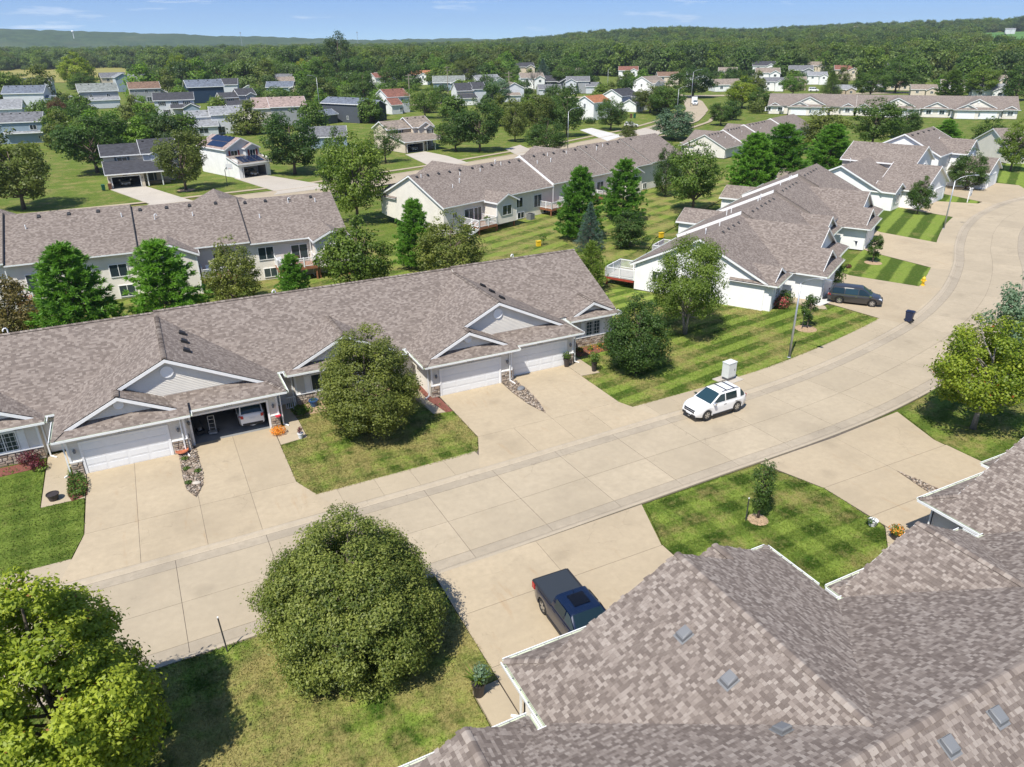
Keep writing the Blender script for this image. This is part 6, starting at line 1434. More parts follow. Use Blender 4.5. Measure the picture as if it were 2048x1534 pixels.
TREES = [
    ('bigmaple', 'large bright green maple with lime leaves filling the lower left corner', -6.1, 23.3, 9.8, 3.45, None),
    ('linden', 'dense pyramidal green tree on the near lawn beside the street', 4.7, 25.1, 7.8, 4.15, None),
    ('pear', 'dense dark pyramid tree on the lawn between the two driveways', 11.2, 44.4, 8.3, 3.6, None),
    ('oak', 'dark green young oak on the lawn at the end of the middle row', 33.2, 44.1, 7.0, 2.7, 'lf_dark'),
    ('birch', 'multi stemmed birch with airy crown before the white gable end', 42.2, 49.1, 9.0, 4.0, None),
    ('rmaple', 'bright maple with pale trunk on the lawn at the right edge', 48.1, 25.5, 8.3, 3.7, None),
    ('loose', 'loose feathery tree cut by the right edge above the bright maple', 61.0, 30.0, 9.4, 3.6, 'lf_silver'),
    ('column', 'narrow columnar young tree on the checkered lawn island', 27.5, 24.4, 4.1, .66, None),
    ('sapling', 'staked sapling beside the tall street lamp and minivan', 53.1, 44.9, 3.3, .8, 'lf_dark'),
    ('sapling', 'small sapling on the striped lawn next to the yellow hydrant', 77.1, 57.4, 3.4, 1.0, None),
    ('rB', 'round young tree on the striped lawn by the second street lamp', 105.7, 72.8, 6.0, 2.0, 'lf_green'),
    ('dense', 'dark dense tree with orange trunk beside the for sale sign', 131.4, 82.4, 7.4, 3.6, 'lf_dark'),
    ('rD', 'pale leaved tree with thick pale trunk at the right edge behind the bend', 157.4, 90.5, 10.0, 3.9, 'lf_birch'),
    ('dense', 'bronze brown tree cut by the left edge behind the middle roof', -12.9, 74.4, 8.2, 3.3, 'lf_bronze'),
    ('pA', 'broad light green pine behind the middle roof, leftmost of the pines', -7.0, 72.2, 9.5, 4.3, None),
    ('pB', 'light green pine before the rear windows, second from left', .3, 72.6, 8.8, 4.0, None),
    ('dense', 'dark green cone shaped tree beside the white deck railing', 6.8, 77.0, 7.8, 2.9, 'lf_pear'),
    ('pB', 'small bright pine below the white deck with red flowers', 12.2, 74.2, 5.6, 2.0, None),
    ('rB', 'fresh green maple between the two rear townhouse rows', 19.1, 74.5, 8.8, 3.9, 'lf_birch'),
    ('pA', 'slim bright pine at the corner of the cream gable end', 28.0, 81.7, 8.3, 3.0, None),
    ('dense', 'big dark olive tree in front of the striped back lawn', 29.7, 74.6, 8.4, 4.2, 'lf_pear'),
    ('rD', 'tall light green ash between the left row and cream gable', 28.6, 109.1, 13.1, 4.9, 'lf_birch'),
    ('rB', 'leafy green tree just behind the tall light ash', 31.0, 127.7, 12.6, 3.4, 'lf_green'),
    ('lacy', 'slender young tree in front of the tan house with open garage', 51.3, 166.1, 8.5, 4.0, 'lf_green'),
    ('pA', 'bright green pine left of a pair in the striped back lawn', 52.3, 84.3, 9.8, 3.7, None),
    ('pB', 'bright green pine right of a pair in the striped back lawn', 64.6, 91.8, 9.0, 3.7, None),
    ('spruce', 'blue grey spruce in the middle of the back lawn', 50.1, 78.1, 6.4, 2.3, None),
    ('juniper', 'yellow green feathery conifer behind the right end of the middle roof', 41.1, 63.7, 5.6, 2.3, None),
    ('rC', 'round crabapple with leaning trunk on the back lawn', 55.7, 77.3, 5.2, 2.7, 'lf_dark'),
    ('dense', 'dark narrow tree at the right end of the cream row', 81.4, 103.3, 9.5, 2.5, 'lf_dark'),
    ('rD', 'tall airy green tree above the red decked row', 77.2, 90.8, 10.6, 4.6, 'lf_green'),
    ('pA', 'huge bright pine left of the big pine clump', 96.3, 98.5, 10.3, 5.2, None),
    ('pB', 'huge bright pine in the middle of the big pine clump', 102.2, 97.9, 11.5, 5.6, None),
    ('pA', 'bright pine right of the big pine clump', 123.4, 105.9, 9.7, 5.8, None),
    ('rC', 'olive green tree standing behind the rightmost bright pine', 149.8, 131.9, 10.5, 5.6, 'lf_pear'),
    ('rD', 'large green tree in front of the far white gables', 163.9, 128.8, 11.6, 6.2, 'lf_green'),
    ('dense', 'dark rounded tree right of the large green one before the far row', 188.0, 138.6, 8.9, 4.6, 'lf_dark'),
    ('pB', 'low light pine beside the white utility box near the far row', 183.0, 122.9, 6.2, 4.2, None),
    ('rC', 'pale willow like round tree beside the far street bend', 133.4, 167.9, 9.0, 6.6, 'lf_silver'),
    ('rA', 'small round dark tree at the inner side of the far street', 169.1, 189.5, 7.0, 4.3, 'lf_green'),
    ('rB', 'bright yellow green tree at the far street corner', 219.5, 234.9, 12.4, 7.0, 'lf_bright'),
    ('rC', 'green shrubby tree right of the yellow green corner tree', 215.7, 220.9, 8.8, 5.0, 'lf_green'),
    ('rA', 'round maple in front of the orange roofed house', 131.6, 195.6, 9.6, 5.0, 'lf_dark'),
    ('rC', 'small bushy tree in front of the round maple by the orange roofed house', 120.5, 170.5, 5.4, 2.5, 'lf_olive'),
    ('rB', 'tall dark maple left of the orange roofed house', 111.7, 188.1, 13.2, 5.0, 'lf_dark'),
    ('dense', 'dense dark cone of foliage above the cream row roof', 91.0, 162.7, 8.3, 5.7, 'lf_dark'),
    ('rB', 'yellowing tree left of the dense dark cone', 93.9, 185.4, 10.5, 3.8, 'lf_olive'),
    ('rA', 'olive green tree behind the yellowing tree', 103.6, 190.2, 12.5, 5.0, 'lf_olive'),
    ('rA', 'big dark tree shading the driveway right of the tan house', 77.4, 172.0, 12.6, 5.7, 'lf_dark'),
    ('rB', 'dark round tree touching the tan house with the open garage', 72.6, 175.9, 10.2, 4.9, 'lf_dark'),
    ('lacy', 'feathery locust behind the brown red roofed house', 96.8, 262.3, 12.6, 7.0, 'lf_green'),
    ('rD', 'silver green tree between two white houses', 141.7, 295.3, 11.4, 5.6, 'lf_silver'),
    ('rA', 'big dark maple right of the solar panelled house', 29.8, 160.2, 13.0, 6.5, 'lf_dark'),
    ('rA', 'olive maple with bare trunk in front of the black roofed house', 8.0, 151.7, 11.5, 4.9, 'lf_olive'),
    ('rA', 'huge dark maple behind the left side of the black roofed house', -7.0, 183.8, 12.6, 7.4, 'lf_dark'),
    ('rC', 'dark green tree right of the huge maple', 5.9, 232.2, 8.9, 5.8, 'lf_dark'),
    ('rA', 'large dull green tree cut by the left edge above the left row', -17.6, 146.4, 12.8, 6.2, 'lf_olive'),
    ('rD', 'purple brown leaved tree left of the huge maple', -17.5, 283.0, 10.2, 3.4, 'lf_brown'),
    ('rB', 'bright green tall tree standing in the corn field edge', -20.4, 572.8, 22.7, 12.5, 'lf_bright'),
    ('rC', 'low dark green tree below the bright one at the field edge', -17.0, 540.4, 11.2, 9.2, 'lf_green'),
    ('rC', 'broad tree clump at the left frame edge before the field', -46.9, 495.5, 12.4, 12.0, 'lf_green'),
    ('rB', 'green tree at the field edge left of the tall olive one', 28.3, 595.1, 13.2, 8.0, 'lf_green'),
    ('rA', 'tall olive green tree at the right end of the corn field', 42.8, 600.4, 20.2, 9.8, 'lf_bright'),
    ('rB', 'reddish brown tree at the right end of the corn field', 54.9, 516.8, 15.0, 7.0, 'lf_brown'),
    ('rA', 'light olive tree behind the navy house', 76.8, 542.4, 18.6, 9.2, 'lf_olive'),
    ('rB', 'light olive tree right of another behind the navy house', 89.5, 532.7, 19.1, 7.5, 'lf_birch'),
    ('rB', 'golden yellow tree at the far edge of the houses', 119.5, 566.5, 16.2, 7.2, 'lf_yellow'),
    ('rC', 'green tree left of the golden yellow tree', 108.4, 575.2, 18.5, 9.0, 'lf_green'),
    ('rA', 'large mid green tree behind the pinkish tan roof', 103.3, 439.3, 18.6, 8.6, 'lf_green'),
    ('dense', 'tall rounded green tree behind the charcoal house', 105.2, 367.5, 15.0, 7.5, 'lf_green'),
    ('rA', 'dark green tree under the tall emergent one', 153.4, 539.7, 18.1, 10.6, 'lf_green'),
    ('rB', 'rounded green tree left of the power pole', 143.3, 438.8, 17.7, 8.8, 'lf_green'),
    ('rB', 'bright green rounded tree behind the pale green roof', 203.6, 526.9, 18.4, 9.8, 'lf_fbright'),
    ('rD', 'dark tree right of the bright rounded tree', 187.9, 437.1, 17.3, 7.6, 'lf_olive'),
    ('rD', 'very tall emergent tree rising above the far wood', 141.8, 548.9, 32.5, 11.0, 'lf_forest'),
    ('rC', 'mid green tree left of the charcoal house', 82.9, 372.9, 13.4, 7.4, 'lf_green'),
    ('rC', 'dark green tree between the two gabled houses and the pinkish roof', 62.2, 356.6, 8.4, 6.4, 'lf_green'),
    ('rA', 'large dark tree behind the white truck with trailer', 242.2, 292.5, 14.0, 10.5, 'lf_dark'),
    ('rB', 'olive tree left of the far street by the tall lamp', 176.6, 226.3, 12.0, 7.4, 'lf_green'),
    ('rA', 'green tree hiding the black roofed white gables', 176.0, 236.1, 10.5, 6.6, 'lf_olive'),
    ('rC', 'dark round tree behind the grey house with orange gable', 227.4, 369.5, 15.2, 8.0, 'lf_dark'),
    ('rB', 'light green tree in front of the far tan roofed house', 292.0, 278.9, 11.2, 6.2, 'lf_fbright'),
    ('spruce', 'dark green conifer beside the pale roofed brick bungalow', 306.1, 268.8, 11.0, 6.4, 'lf_green'),
    ('rA', 'tall green tree behind the long far row', 307.0, 246.9, 12.6, 8.2, 'lf_green'),
    ('rB', 'dark tall tree with a broad crown above the long far row', 345.5, 263.9, 17.4, 10.0, 'lf_green'),
    ('pA', 'tall conifer right of the bungalow behind the long far row', 335.0, 227.3, 11.4, 7.0, 'lf_green'),
    ('rD', 'light olive tree behind the right end of the long far row', 345.3, 220.1, 13.4, 8.0, 'lf_birch'),
    ('rC', 'green tree at the right edge above the long far row', 342.7, 202.9, 15.6, 7.6, 'lf_green'),
    ('rB', 'dark green tree behind the bare grey tree', 236.2, 400.8, 15.4, 8.8, 'lf_green'),
    ('spruce', 'blue grey conifer right of the dark grey roofed far house', 254.0, 460.5, 15.0, 7.4, None),
    ('rC', 'yellow green rounded tree left of the far pale shed roofs', 268.1, 545.5, 17.4, 11.6, 'lf_fbright'),
    ('rC', 'green tree at the right edge in front of the cream gable', 178.0, 108.8, 8.4, 4.2, 'lf_green'),
]
for pr, lab, x, y, h, r, mt in TREES: tree(pr, lab, x, y, h, r, mt)
# individual trees scattered between and beyond the far houses; alike ones share a label
zones = (('green trees among the houses in the middle distance', 'crowding round the far houses', [(110, 500, 250, 640), (190, 440, 330, 620), (60, 440, 120, 520), (50, 350, 110, 430), (130, 350, 230, 470), (100, 215, 140, 330), (0, 440, 70, 560)], 84),
         ('green trees round the bungalows at right', 'round the far bungalows and pale sheds', [(290, 280, 470, 420), (330, 200, 480, 300), (470, 380, 600, 480), (250, 300, 340, 400)], 62),
         ('garden trees at left', 'in the gardens by the corn field', [(-60, 420, -30, 520), (20, 340, 50, 480), (-30, 300, 10, 380)], 12),
         ('yard trees round the middle houses', 'in the yards round the middle houses', [(-20, 215, 60, 245), (0, 275, 60, 325), (60, 215, 150, 330), (20, 340, 130, 420), (110, 330, 250, 460), (-40, 200, -12, 330), (150, 200, 215, 320)], 74))
KINDS_ = (('f1', 'lf_forest', 'dull green'), ('f2', 'lf_green', 'fresh green'), ('f3', 'lf_olive', 'olive green'), ('f1', 'lf_dark', 'dark green'), ('f2', 'lf_birch', 'light green'), ('f3', 'lf_fbright', 'yellowish green'))
def blocked(x, y, depth=60):
    d = math.hypot(x, y)
    for o in HOUSES:
        if math.hypot(o[0] - x, o[1] - y) < o[2]: return True
        D = math.hypot(o[0], o[1])          # keep the view of each house front open
        if 0 < D - d < depth and abs(o[0] * y - o[1] * x) / D < o[2] * .85: return True
    return False
HOUSES = [(216, 259, 9), (320, 292, 7), (141, 199, 5)] + [(o.location.x, o.location.y, 9 * max(o.scale)) for o in COL.objects if o.get('category') in ('house', 'shed')]
CUT = (' with ', ' behind ', ' beside ', ' in front ', ' among ', ' at ', ' before ', ' between ', ' cut ', ' seen ', ' and ', ' right of ', ' left of ', ' above ', ' under ', ' near ', ' on ', ' by ', ' close ', ' half ', ' far behind ', ' alone ', ' below ', ' among ')
_hs = [o for o in COL.objects if o.get('category') in ('house', 'shed') and math.hypot(*o.location[:2]) < 720]
_cand = {}
for o in _hs:
    l = o['label']; opts = sorted(l[:l.index(c)] for c in CUT if c in l and l.index(c) > 8)
    opts = [q for q in opts if 2 < len(q.split()) < 9] + ([l] if len(l.split()) < 10 else [])
    for q in sorted(opts, key=len):
        if sum(p_['label'].startswith(q) or q in p_['label'] for p_ in _hs) == 1: _cand[o.name] = q; break
_used = set()
def near_label(x, y, h, r, colour):
    d = math.hypot(x, y)
    for o in sorted(_hs, key=lambda o: math.hypot(o.location.x - x, o.location.y - y))[:4]:
        if o.name not in _cand: continue
        dx, dy = x - o.location.x, y - o.location.y; D = math.hypot(*o.location[:2])
        if math.hypot(dx, dy) > 45: continue
        al = (dx * o.location.x + dy * o.location.y) / D; la = (dx * o.location.y - dy * o.location.x) / D
        rel = ('just right of' if la > 0 else 'just left of') if abs(la) > abs(al) * .8 else ('behind' if al > 0 else 'in front of')
        for size in ('', 'tall ' if h > 11 else 'small ', 'broad ' if r > h * .5 else 'slim '):
            q = '%s%s tree %s the %s' % (size, colour, rel, _cand[o.name])
            if q not in _used and len(q.split()) <= 16: _used.add(q); return q
    return None
for grp, lab, rects, cnt in zones:
    n = 0; tries = 0
    while n < cnt and tries < 2000:
        tries += 1
        x0, y0, x1, y1 = rects[n % len(rects)]; x, y = rnd.uniform(x0, x1), rnd.uniform(y0, y1)
        if blocked(x, y) or min(math.hypot(x - q[0], y - q[1]) for q in ST2.Q[::4]) < 7.5: continue
        h = rnd.uniform(11, 19) if y > 430 or x > 400 else rnd.uniform(6, 11)
        kd = rnd.choice(KINDS_)
        r_ = h * rnd.uniform(.44, .58); nl = near_label(x, y, h, r_, kd[2])
        tree(kd[0], nl or 'one of the %s trees %s' % (kd[2], lab), x, y, h, r_, kd[1], group=(kd[2] + ' ' + grp).replace('green green', 'green'), z=terrain(x, y) - .1)
        n += 1
# a grey leafless tree
def bare(label, x, y, h):
    t = thing('bare_tree', label, 'tree', (x, y, 0)); m = MB(); r = random.Random(4)
    def br(p, d, L, rad, dep):
        q = p + d * L; m.tube([p, q], [rad, rad * .6], 5, cap=False)
        if dep:
            for k in range(4): br(p.lerp(q, r.uniform(.45, 1)), (d + Vector((r.uniform(-.8, .8), r.uniform(-.8, .8), r.uniform(-.1, .5)))).normalized(), L * .66, rad * .55, dep - 1)
    br(Vector((0, 0, 0)), Vector((0, 0, 1)), h * .36, .3, 4)
    m.build('branches', 'bark_grey', t)
bare('grey leafless tree among green ones left of the grey gabled house', 200, 372, 15)

# ---------------------------------------------------------------- far wood, hills, air
def wood(name, pts, mats, protos, seed, s0, s1):
    """a far-off wood as one mass: crowns set on points, all in one object"""
    rs = np.random.RandomState(seed)
    me = bpy.data.meshes.new(name); me.from_pydata([tuple(p) for p in pts], [], [])
    n = len(pts)
    me.attributes.new('sc', 'FLOAT', 'POINT').data.foreach_set('value', rs.uniform(s0, s1, n).astype(np.float32))
    me.attributes.new('rz', 'FLOAT', 'POINT').data.foreach_set('value', rs.uniform(0, 6.28, n).astype(np.float32))
    ob = link(name, me, kind='stuff')
    ng = bpy.data.node_groups.new(name, 'GeometryNodeTree')
    ng.interface.new_socket('Geometry', in_out='INPUT', socket_type='NodeSocketGeometry'); ng.interface.new_socket('Geometry', in_out='OUTPUT', socket_type='NodeSocketGeometry')
    gi = ng.nodes.new('NodeGroupInput'); go = ng.nodes.new('NodeGroupOutput'); jn = ng.nodes.new('GeometryNodeJoinGeometry')
    def attr(nm):
        a = ng.nodes.new('GeometryNodeInputNamedAttribute'); a.data_type = 'FLOAT'; a.inputs[0].default_value = nm; return a.outputs[0]
    cm = ng.nodes.new('ShaderNodeCombineXYZ'); ng.links.new(attr('rz'), cm.inputs[2])
    k = len(protos)
    for i, po in enumerate(protos):
        oi = ng.nodes.new('GeometryNodeObjectInfo'); oi.inputs['Object'].default_value = po; oi.inputs['As Instance'].default_value = True
        ip = ng.nodes.new('GeometryNodeInstanceOnPoints')
        md = ng.nodes.new('ShaderNodeMath'); md.operation = 'MODULO'; md.inputs[1].default_value = k
        ix = ng.nodes.new('GeometryNodeInputIndex'); ng.links.new(ix.outputs[0], md.inputs[0])
        cp = ng.nodes.new('ShaderNodeMath'); cp.operation = 'COMPARE'; cp.inputs[1].default_value = i; cp.inputs[2].default_value = .1
        ng.links.new(md.outputs[0], cp.inputs[0]); ng.links.new(cp.outputs[0], ip.inputs['Selection'])
        ng.links.new(gi.outputs[0], ip.inputs['Points']); ng.links.new(oi.outputs['Geometry'], ip.inputs['Instance'])
        ng.links.new(cm.outputs[0], ip.inputs['Rotation']); ng.links.new(attr('sc'), ip.inputs['Scale'])
        ng.links.new(ip.outputs[0], jn.inputs[0])
    ng.links.new(jn.outputs[0], go.inputs[0])
    md_ = ob.modifiers.new('wood', 'NODES'); md_.node_group = ng
    return ob
# six real trees at the near edge of the wood also serve as the crowns of the mass
src = []
for i, (pr, mt, x, y) in enumerate((('f1', 'lf_forest', 235, 655), ('f2', 'lf_forest', 300, 640), ('f3', 'lf_birch', 120, 690), ('f1', 'lf_olive', 350, 610), ('f2', 'lf_green', 180, 660), ('f3', 'lf_forest', 420, 560))):
    t = tree(pr, ('dull green tree at the edge of the far wood, third from left', 'dull green tree at the edge of the far wood, fourth from left', 'light green tree at the edge of the far wood, farthest left', 'olive green tree at the edge of the far wood, second from right', 'fresh green tree at the edge of the far wood, second from left', 'dull green tree at the edge of the far wood, farthest right')[i], x, y, 14, 7, mt, group='trees along the near edge of the far wood', z=terrain(x, y) - .1)
    src.append([c for c in t.children if c.name.startswith('crown')][0])
rs = np.random.RandomState(12)
def polar(az0, az1, d0, d1, n, lift=0):
    az = np.radians(rs.uniform(az0, az1, n)); d = np.sqrt(rs.uniform(d0 ** 2, d1 ** 2, n))
    return [(d[i] * math.sin(az[i]), d[i] * math.cos(az[i]), terrain(d[i] * math.sin(az[i]), d[i] * math.cos(az[i])) - 1 + lift) for i in range(n)]
def blocked2(x, y): return any(math.hypot(o[0] - x, o[1] - y) < o[2] for o in HOUSES)
P = polar(-14, 2, 1090, 1290, 260) + polar(2, 10, 860, 1300, 420) + polar(10, 30, 620, 1300, 1500) + polar(30, 44, 610, 1300, 1600) + polar(44, 70, 520, 1300, 2100)
P = [p for p in P if not blocked2(p[0], p[1]) and not (math.hypot(p[0], p[1]) < 760 and blocked(p[0], p[1], 130)) and not (57.0 < math.degrees(math.atan2(p[0], p[1])) < 60.5 and 1000 < math.hypot(p[0], p[1]))]
wood('woodland', P, None, src, 3, .9, 1.75)
P2 = polar(-14, 12, 1300, 2600, 1200) + polar(12, 34, 1300, 2700, 2200) + polar(34, 70, 1300, 2700, 4200)
P2 = [p for p in P2 if not (56.6 < math.degrees(math.atan2(p[0], p[1])) < 61.5 and math.hypot(p[0], p[1]) < 1900)]
wood('distant_woodland', P2, None, src, 4, 1.1, 2.0)
# crop field on the slope at right
m = MB()
for a in range(5):
    for d in range(8):
        c = []
        for aa, dd in ((a, d), (a + 1, d), (a + 1, d + 1), (a, d + 1)):
            az = R(56.8 + aa * .95); r_ = 1010 + dd * 105; x, y = r_ * math.sin(az), r_ * math.cos(az); c.append((x, y, terrain(x, y) + .8))
        m.poly(c)
m.build('crop_field', 'crop', kind='structure')
# hills on the horizon
def hillmat():
    k = NT('wooded_hill'); P_ = k.pos(); a = k.noise(P_, .02, 6, .7); b = k.noise(P_, .003, 3)
    c = k.ramp(a, [(.3, (.020, .040, .014)), (.55, (.045, .080, .026)), (.8, (.085, .115, .045))])
    c = k.mix(k.ramp(b, [(.55, 0.), (.7, .35)]), c, (.12, .13, .06)); k.p('Base Color', c); k.p('Roughness', 1); k.p('Specular IOR Level', 0)
    k.bump(a, 12, .8); M['hill'] = k.m
hillmat()
_HT = [(-70, 120), (-20, 124), (-5.5, 108), (-1.6, 98), (2.7, 86), (8.8, 68), (13.4, 55), (15.4, 46), (22, 48), (26, 43), (27.6, 54), (30, 40), (60, 38), (130, 38)]
def hill_top(az): return table(_HT, az) + 1.2 * math.sin(az * 1.7) + 1.0 * math.sin(az * 4.3 + 1) + .7 * math.sin(az * 11)
m = MB(); N_ = 520; rows = ((4000, 0.0), (4150, .42), (4300, .72), (4500, .92), (4700, 1.0), (5600, .6))
hr = random.Random(9); jit = [hr.uniform(-2.2, 2.2) for _ in range(N_ + 1)]
for r_, f in rows:
    for i in range(N_ + 1):
        az = -60 + 170 * i / N_; a = R(az); z = -.5 + hill_top(az) * f + (jit[i] + hr.uniform(-1.5, 1.5)) * f
        m.v.append((r_ * math.sin(a), r_ * math.cos(a), z))
for k in range(len(rows) - 1):
    for i in range(N_):
        a = k * (N_ + 1) + i; m.f.append((a, a + 1, a + N_ + 2, a + N_ + 1)); m.m.append(0); m.uv.append(None)
m.build('hills', 'hill', kind='structure', smooth=True)
# tiny things on the horizon
wt_ = MB(); x, y = 4200 * math.sin(R(-1.7)), 4200 * math.cos(R(-1.7)); zt = hill_top(-1.7) * .6
t = thing('water_tower', 'pale water tower on the distant hill ridge at left', 'water tower', (x, y, zt)); wt_.lathe([(1.5, 0), (1.3, 22), (5, 27), (5.6, 30), (4, 33), (1, 34)], 12); wt_.build('tank', 'white2', t)
for az, hh, lab in ((8.2, 62, 'lattice mast with dark head above the wood at left'), (15.9, 60, 'thin distant mast above the tree line in the middle')):
    x, y = 3900 * math.sin(R(az)), 3900 * math.cos(R(az)); t = thing('mast', lab, 'mast', (x, y, 10)); MB().tube([(0, 0, 0), (0, 0, hh)], [1.2, .6], 5).build('shaft', 'galv', t); MB().box(-2.5, 2.5, -2.5, 2.5, hh, hh + 6).build('head', 'galv', t)
for k, (az, d) in enumerate(((36.0, 2150), (36.6, 2200), (37.3, 2120), (38.0, 2230), (38.7, 2180), (39.6, 2260), (40.3, 2150), (41.2, 2240), (44.6, 2000), (49.5, 1900))):
    x, y = d * math.sin(R(az)), d * math.cos(R(az)); h = House('house', 'one of the tiny pale houses on the wooded hillside', x, y, -az + 10 * (k % 3), 1.5, group='tiny houses on the wooded hillside', z=terrain(x, y) + 3)
    h.block(0, 0, 14, 10, 9, 'x' if k % 2 else 'y', .5, -6, 's_beige' if k % 3 else 's_white', 'r_tan' if k % 2 else 'r_grey'); h.done()
x, y = 1760 * math.sin(R(58.2)), 1760 * math.cos(R(58.2)); h = House('house', 'pale hilltop house above the green crop slope', x, y, -50, .9, z=terrain(x, y) + 3); h.block(0, 0, 18, 9, 6, 'x', .45, -4, 's_lgrey', 'r_lgrey'); h.block(4, -4, 6, 6, 5, 'y', .5, -4, 's_lgrey', 'r_lgrey'); h.done()
# the air: an even haze over the whole place
k = NT('air'); k.t.nodes.remove(k.b); pv = k.n('VolumePrincipled', {'Color': (.80, .90, 1, 1), 'Density': HAZE, 'Anisotropy': .2}); k.t.links.new(pv.outputs[0], k.out.inputs['Volume'])
M['air'] = k.m
MB().box(-7200, 7200, -7100, 7300, -2.5, 260).build('haze', 'air', kind='stuff')

# ---------------------------------------------------------------- vehicles (front towards +x, wheels on z=0)
def interp(tab, x):
    if x <= tab[0][0]: return tab[0][1]
    for (a, b), (c, d) in zip(tab, tab[1:]):
        if x <= c: t = (x - a) / (c - a); return b + (d - b) * t
    return tab[-1][1]
def wheel(parent, x, y, r=.36, wd=.23, spokes=5):
    sg = 1 if y > 0 else -1
    tyre = MB(); n = 22
    prof = [(r * .64, -wd / 2), (r * .93, -wd / 2), (r, -wd / 2 + .03), (r, wd / 2 - .03), (r * .93, wd / 2), (r * .66, wd / 2), (r * .62, wd / 2 - .03)]
    for a, b in zip(prof, prof[1:]):
        for k in range(n):
            t0, t1 = 2 * math.pi * k / n, 2 * math.pi * (k + 1) / n
            f = lambda p, t: (p[0] * math.cos(t), sg * p[1], p[0] * math.sin(t))
            tyre.poly([f(a, t0), f(b, t0), f(b, t1), f(a, t1)])
    o = tyre.build('wheel', 'rubber', parent); o.location = (x, y - sg * wd / 2, r)
    rim = MB(); yy = sg * (wd / 2 - .015)
    for k in range(spokes):
        t = 2 * math.pi * k / spokes + .3; d = Vector((math.cos(t), 0, math.sin(t))); s = Vector((-math.sin(t), 0, math.cos(t))); c = Vector((0, yy, 0))
        rim.poly([c + d * .05 - s * .05, c + d * r * .62 - s * .075, c + d * r * .62 + s * .075, c + d * .05 + s * .05])
    for k in range(n):
        t0, t1 = 2 * math.pi * k / n, 2 * math.pi * (k + 1) / n
        rim.poly([(r * .57 * math.cos(t0), yy, r * .57 * math.sin(t0)), (r * .65 * math.cos(t0), yy, r * .65 * math.sin(t0)), (r * .65 * math.cos(t1), yy, r * .65 * math.sin(t1)), (r * .57 * math.cos(t1), yy, r * .57 * math.sin(t1))])
        rim.poly([(0, yy + sg * .004, 0), (.07 * math.cos(t0), yy + sg * .004, .07 * math.sin(t0)), (.07 * math.cos(t1), yy + sg * .004, .07 * math.sin(t1))])
    rim.build('rim', 'alloy', o)
    dk = MB(); dk.poly([(r * .6 * math.cos(2 * math.pi * k / n), sg * (wd / 2 - .09), r * .6 * math.sin(2 * math.pi * k / n)) for k in range(n)]); dk.build('brake_disc', 'dark', o)
def loft(stations, ring):
    """stations: x list; ring(x) -> points (y,z) for y>=0 from the top centre to the bottom centre; mirrored"""
    m = MB(); n = None
    for x in stations:
        p = ring(x); n = len(p)
        for y, z in p: m.v.append((x, y, z))
        for y, z in p: m.v.append((x, -y, z))
    S = 2 * n
    for i in range(len(stations) - 1):
        for j in range(n - 1):
            a = i * S + j; b = a + S
            m.f.append((a, a + 1, b + 1, b)); m.f.append((b + n, b + n + 1, a + n + 1, a + n)); m.m += [0, 0]; m.uv += [None, None]
    for i, rev in ((0, True), (len(stations) - 1, False)):
        for j in range(n - 1):
            a = i * S + j; q = (a, a + n, a + n + 1, a + 1); m.f.append(q if rev else q[::-1]); m.m.append(0); m.uv.append(None)
    return m
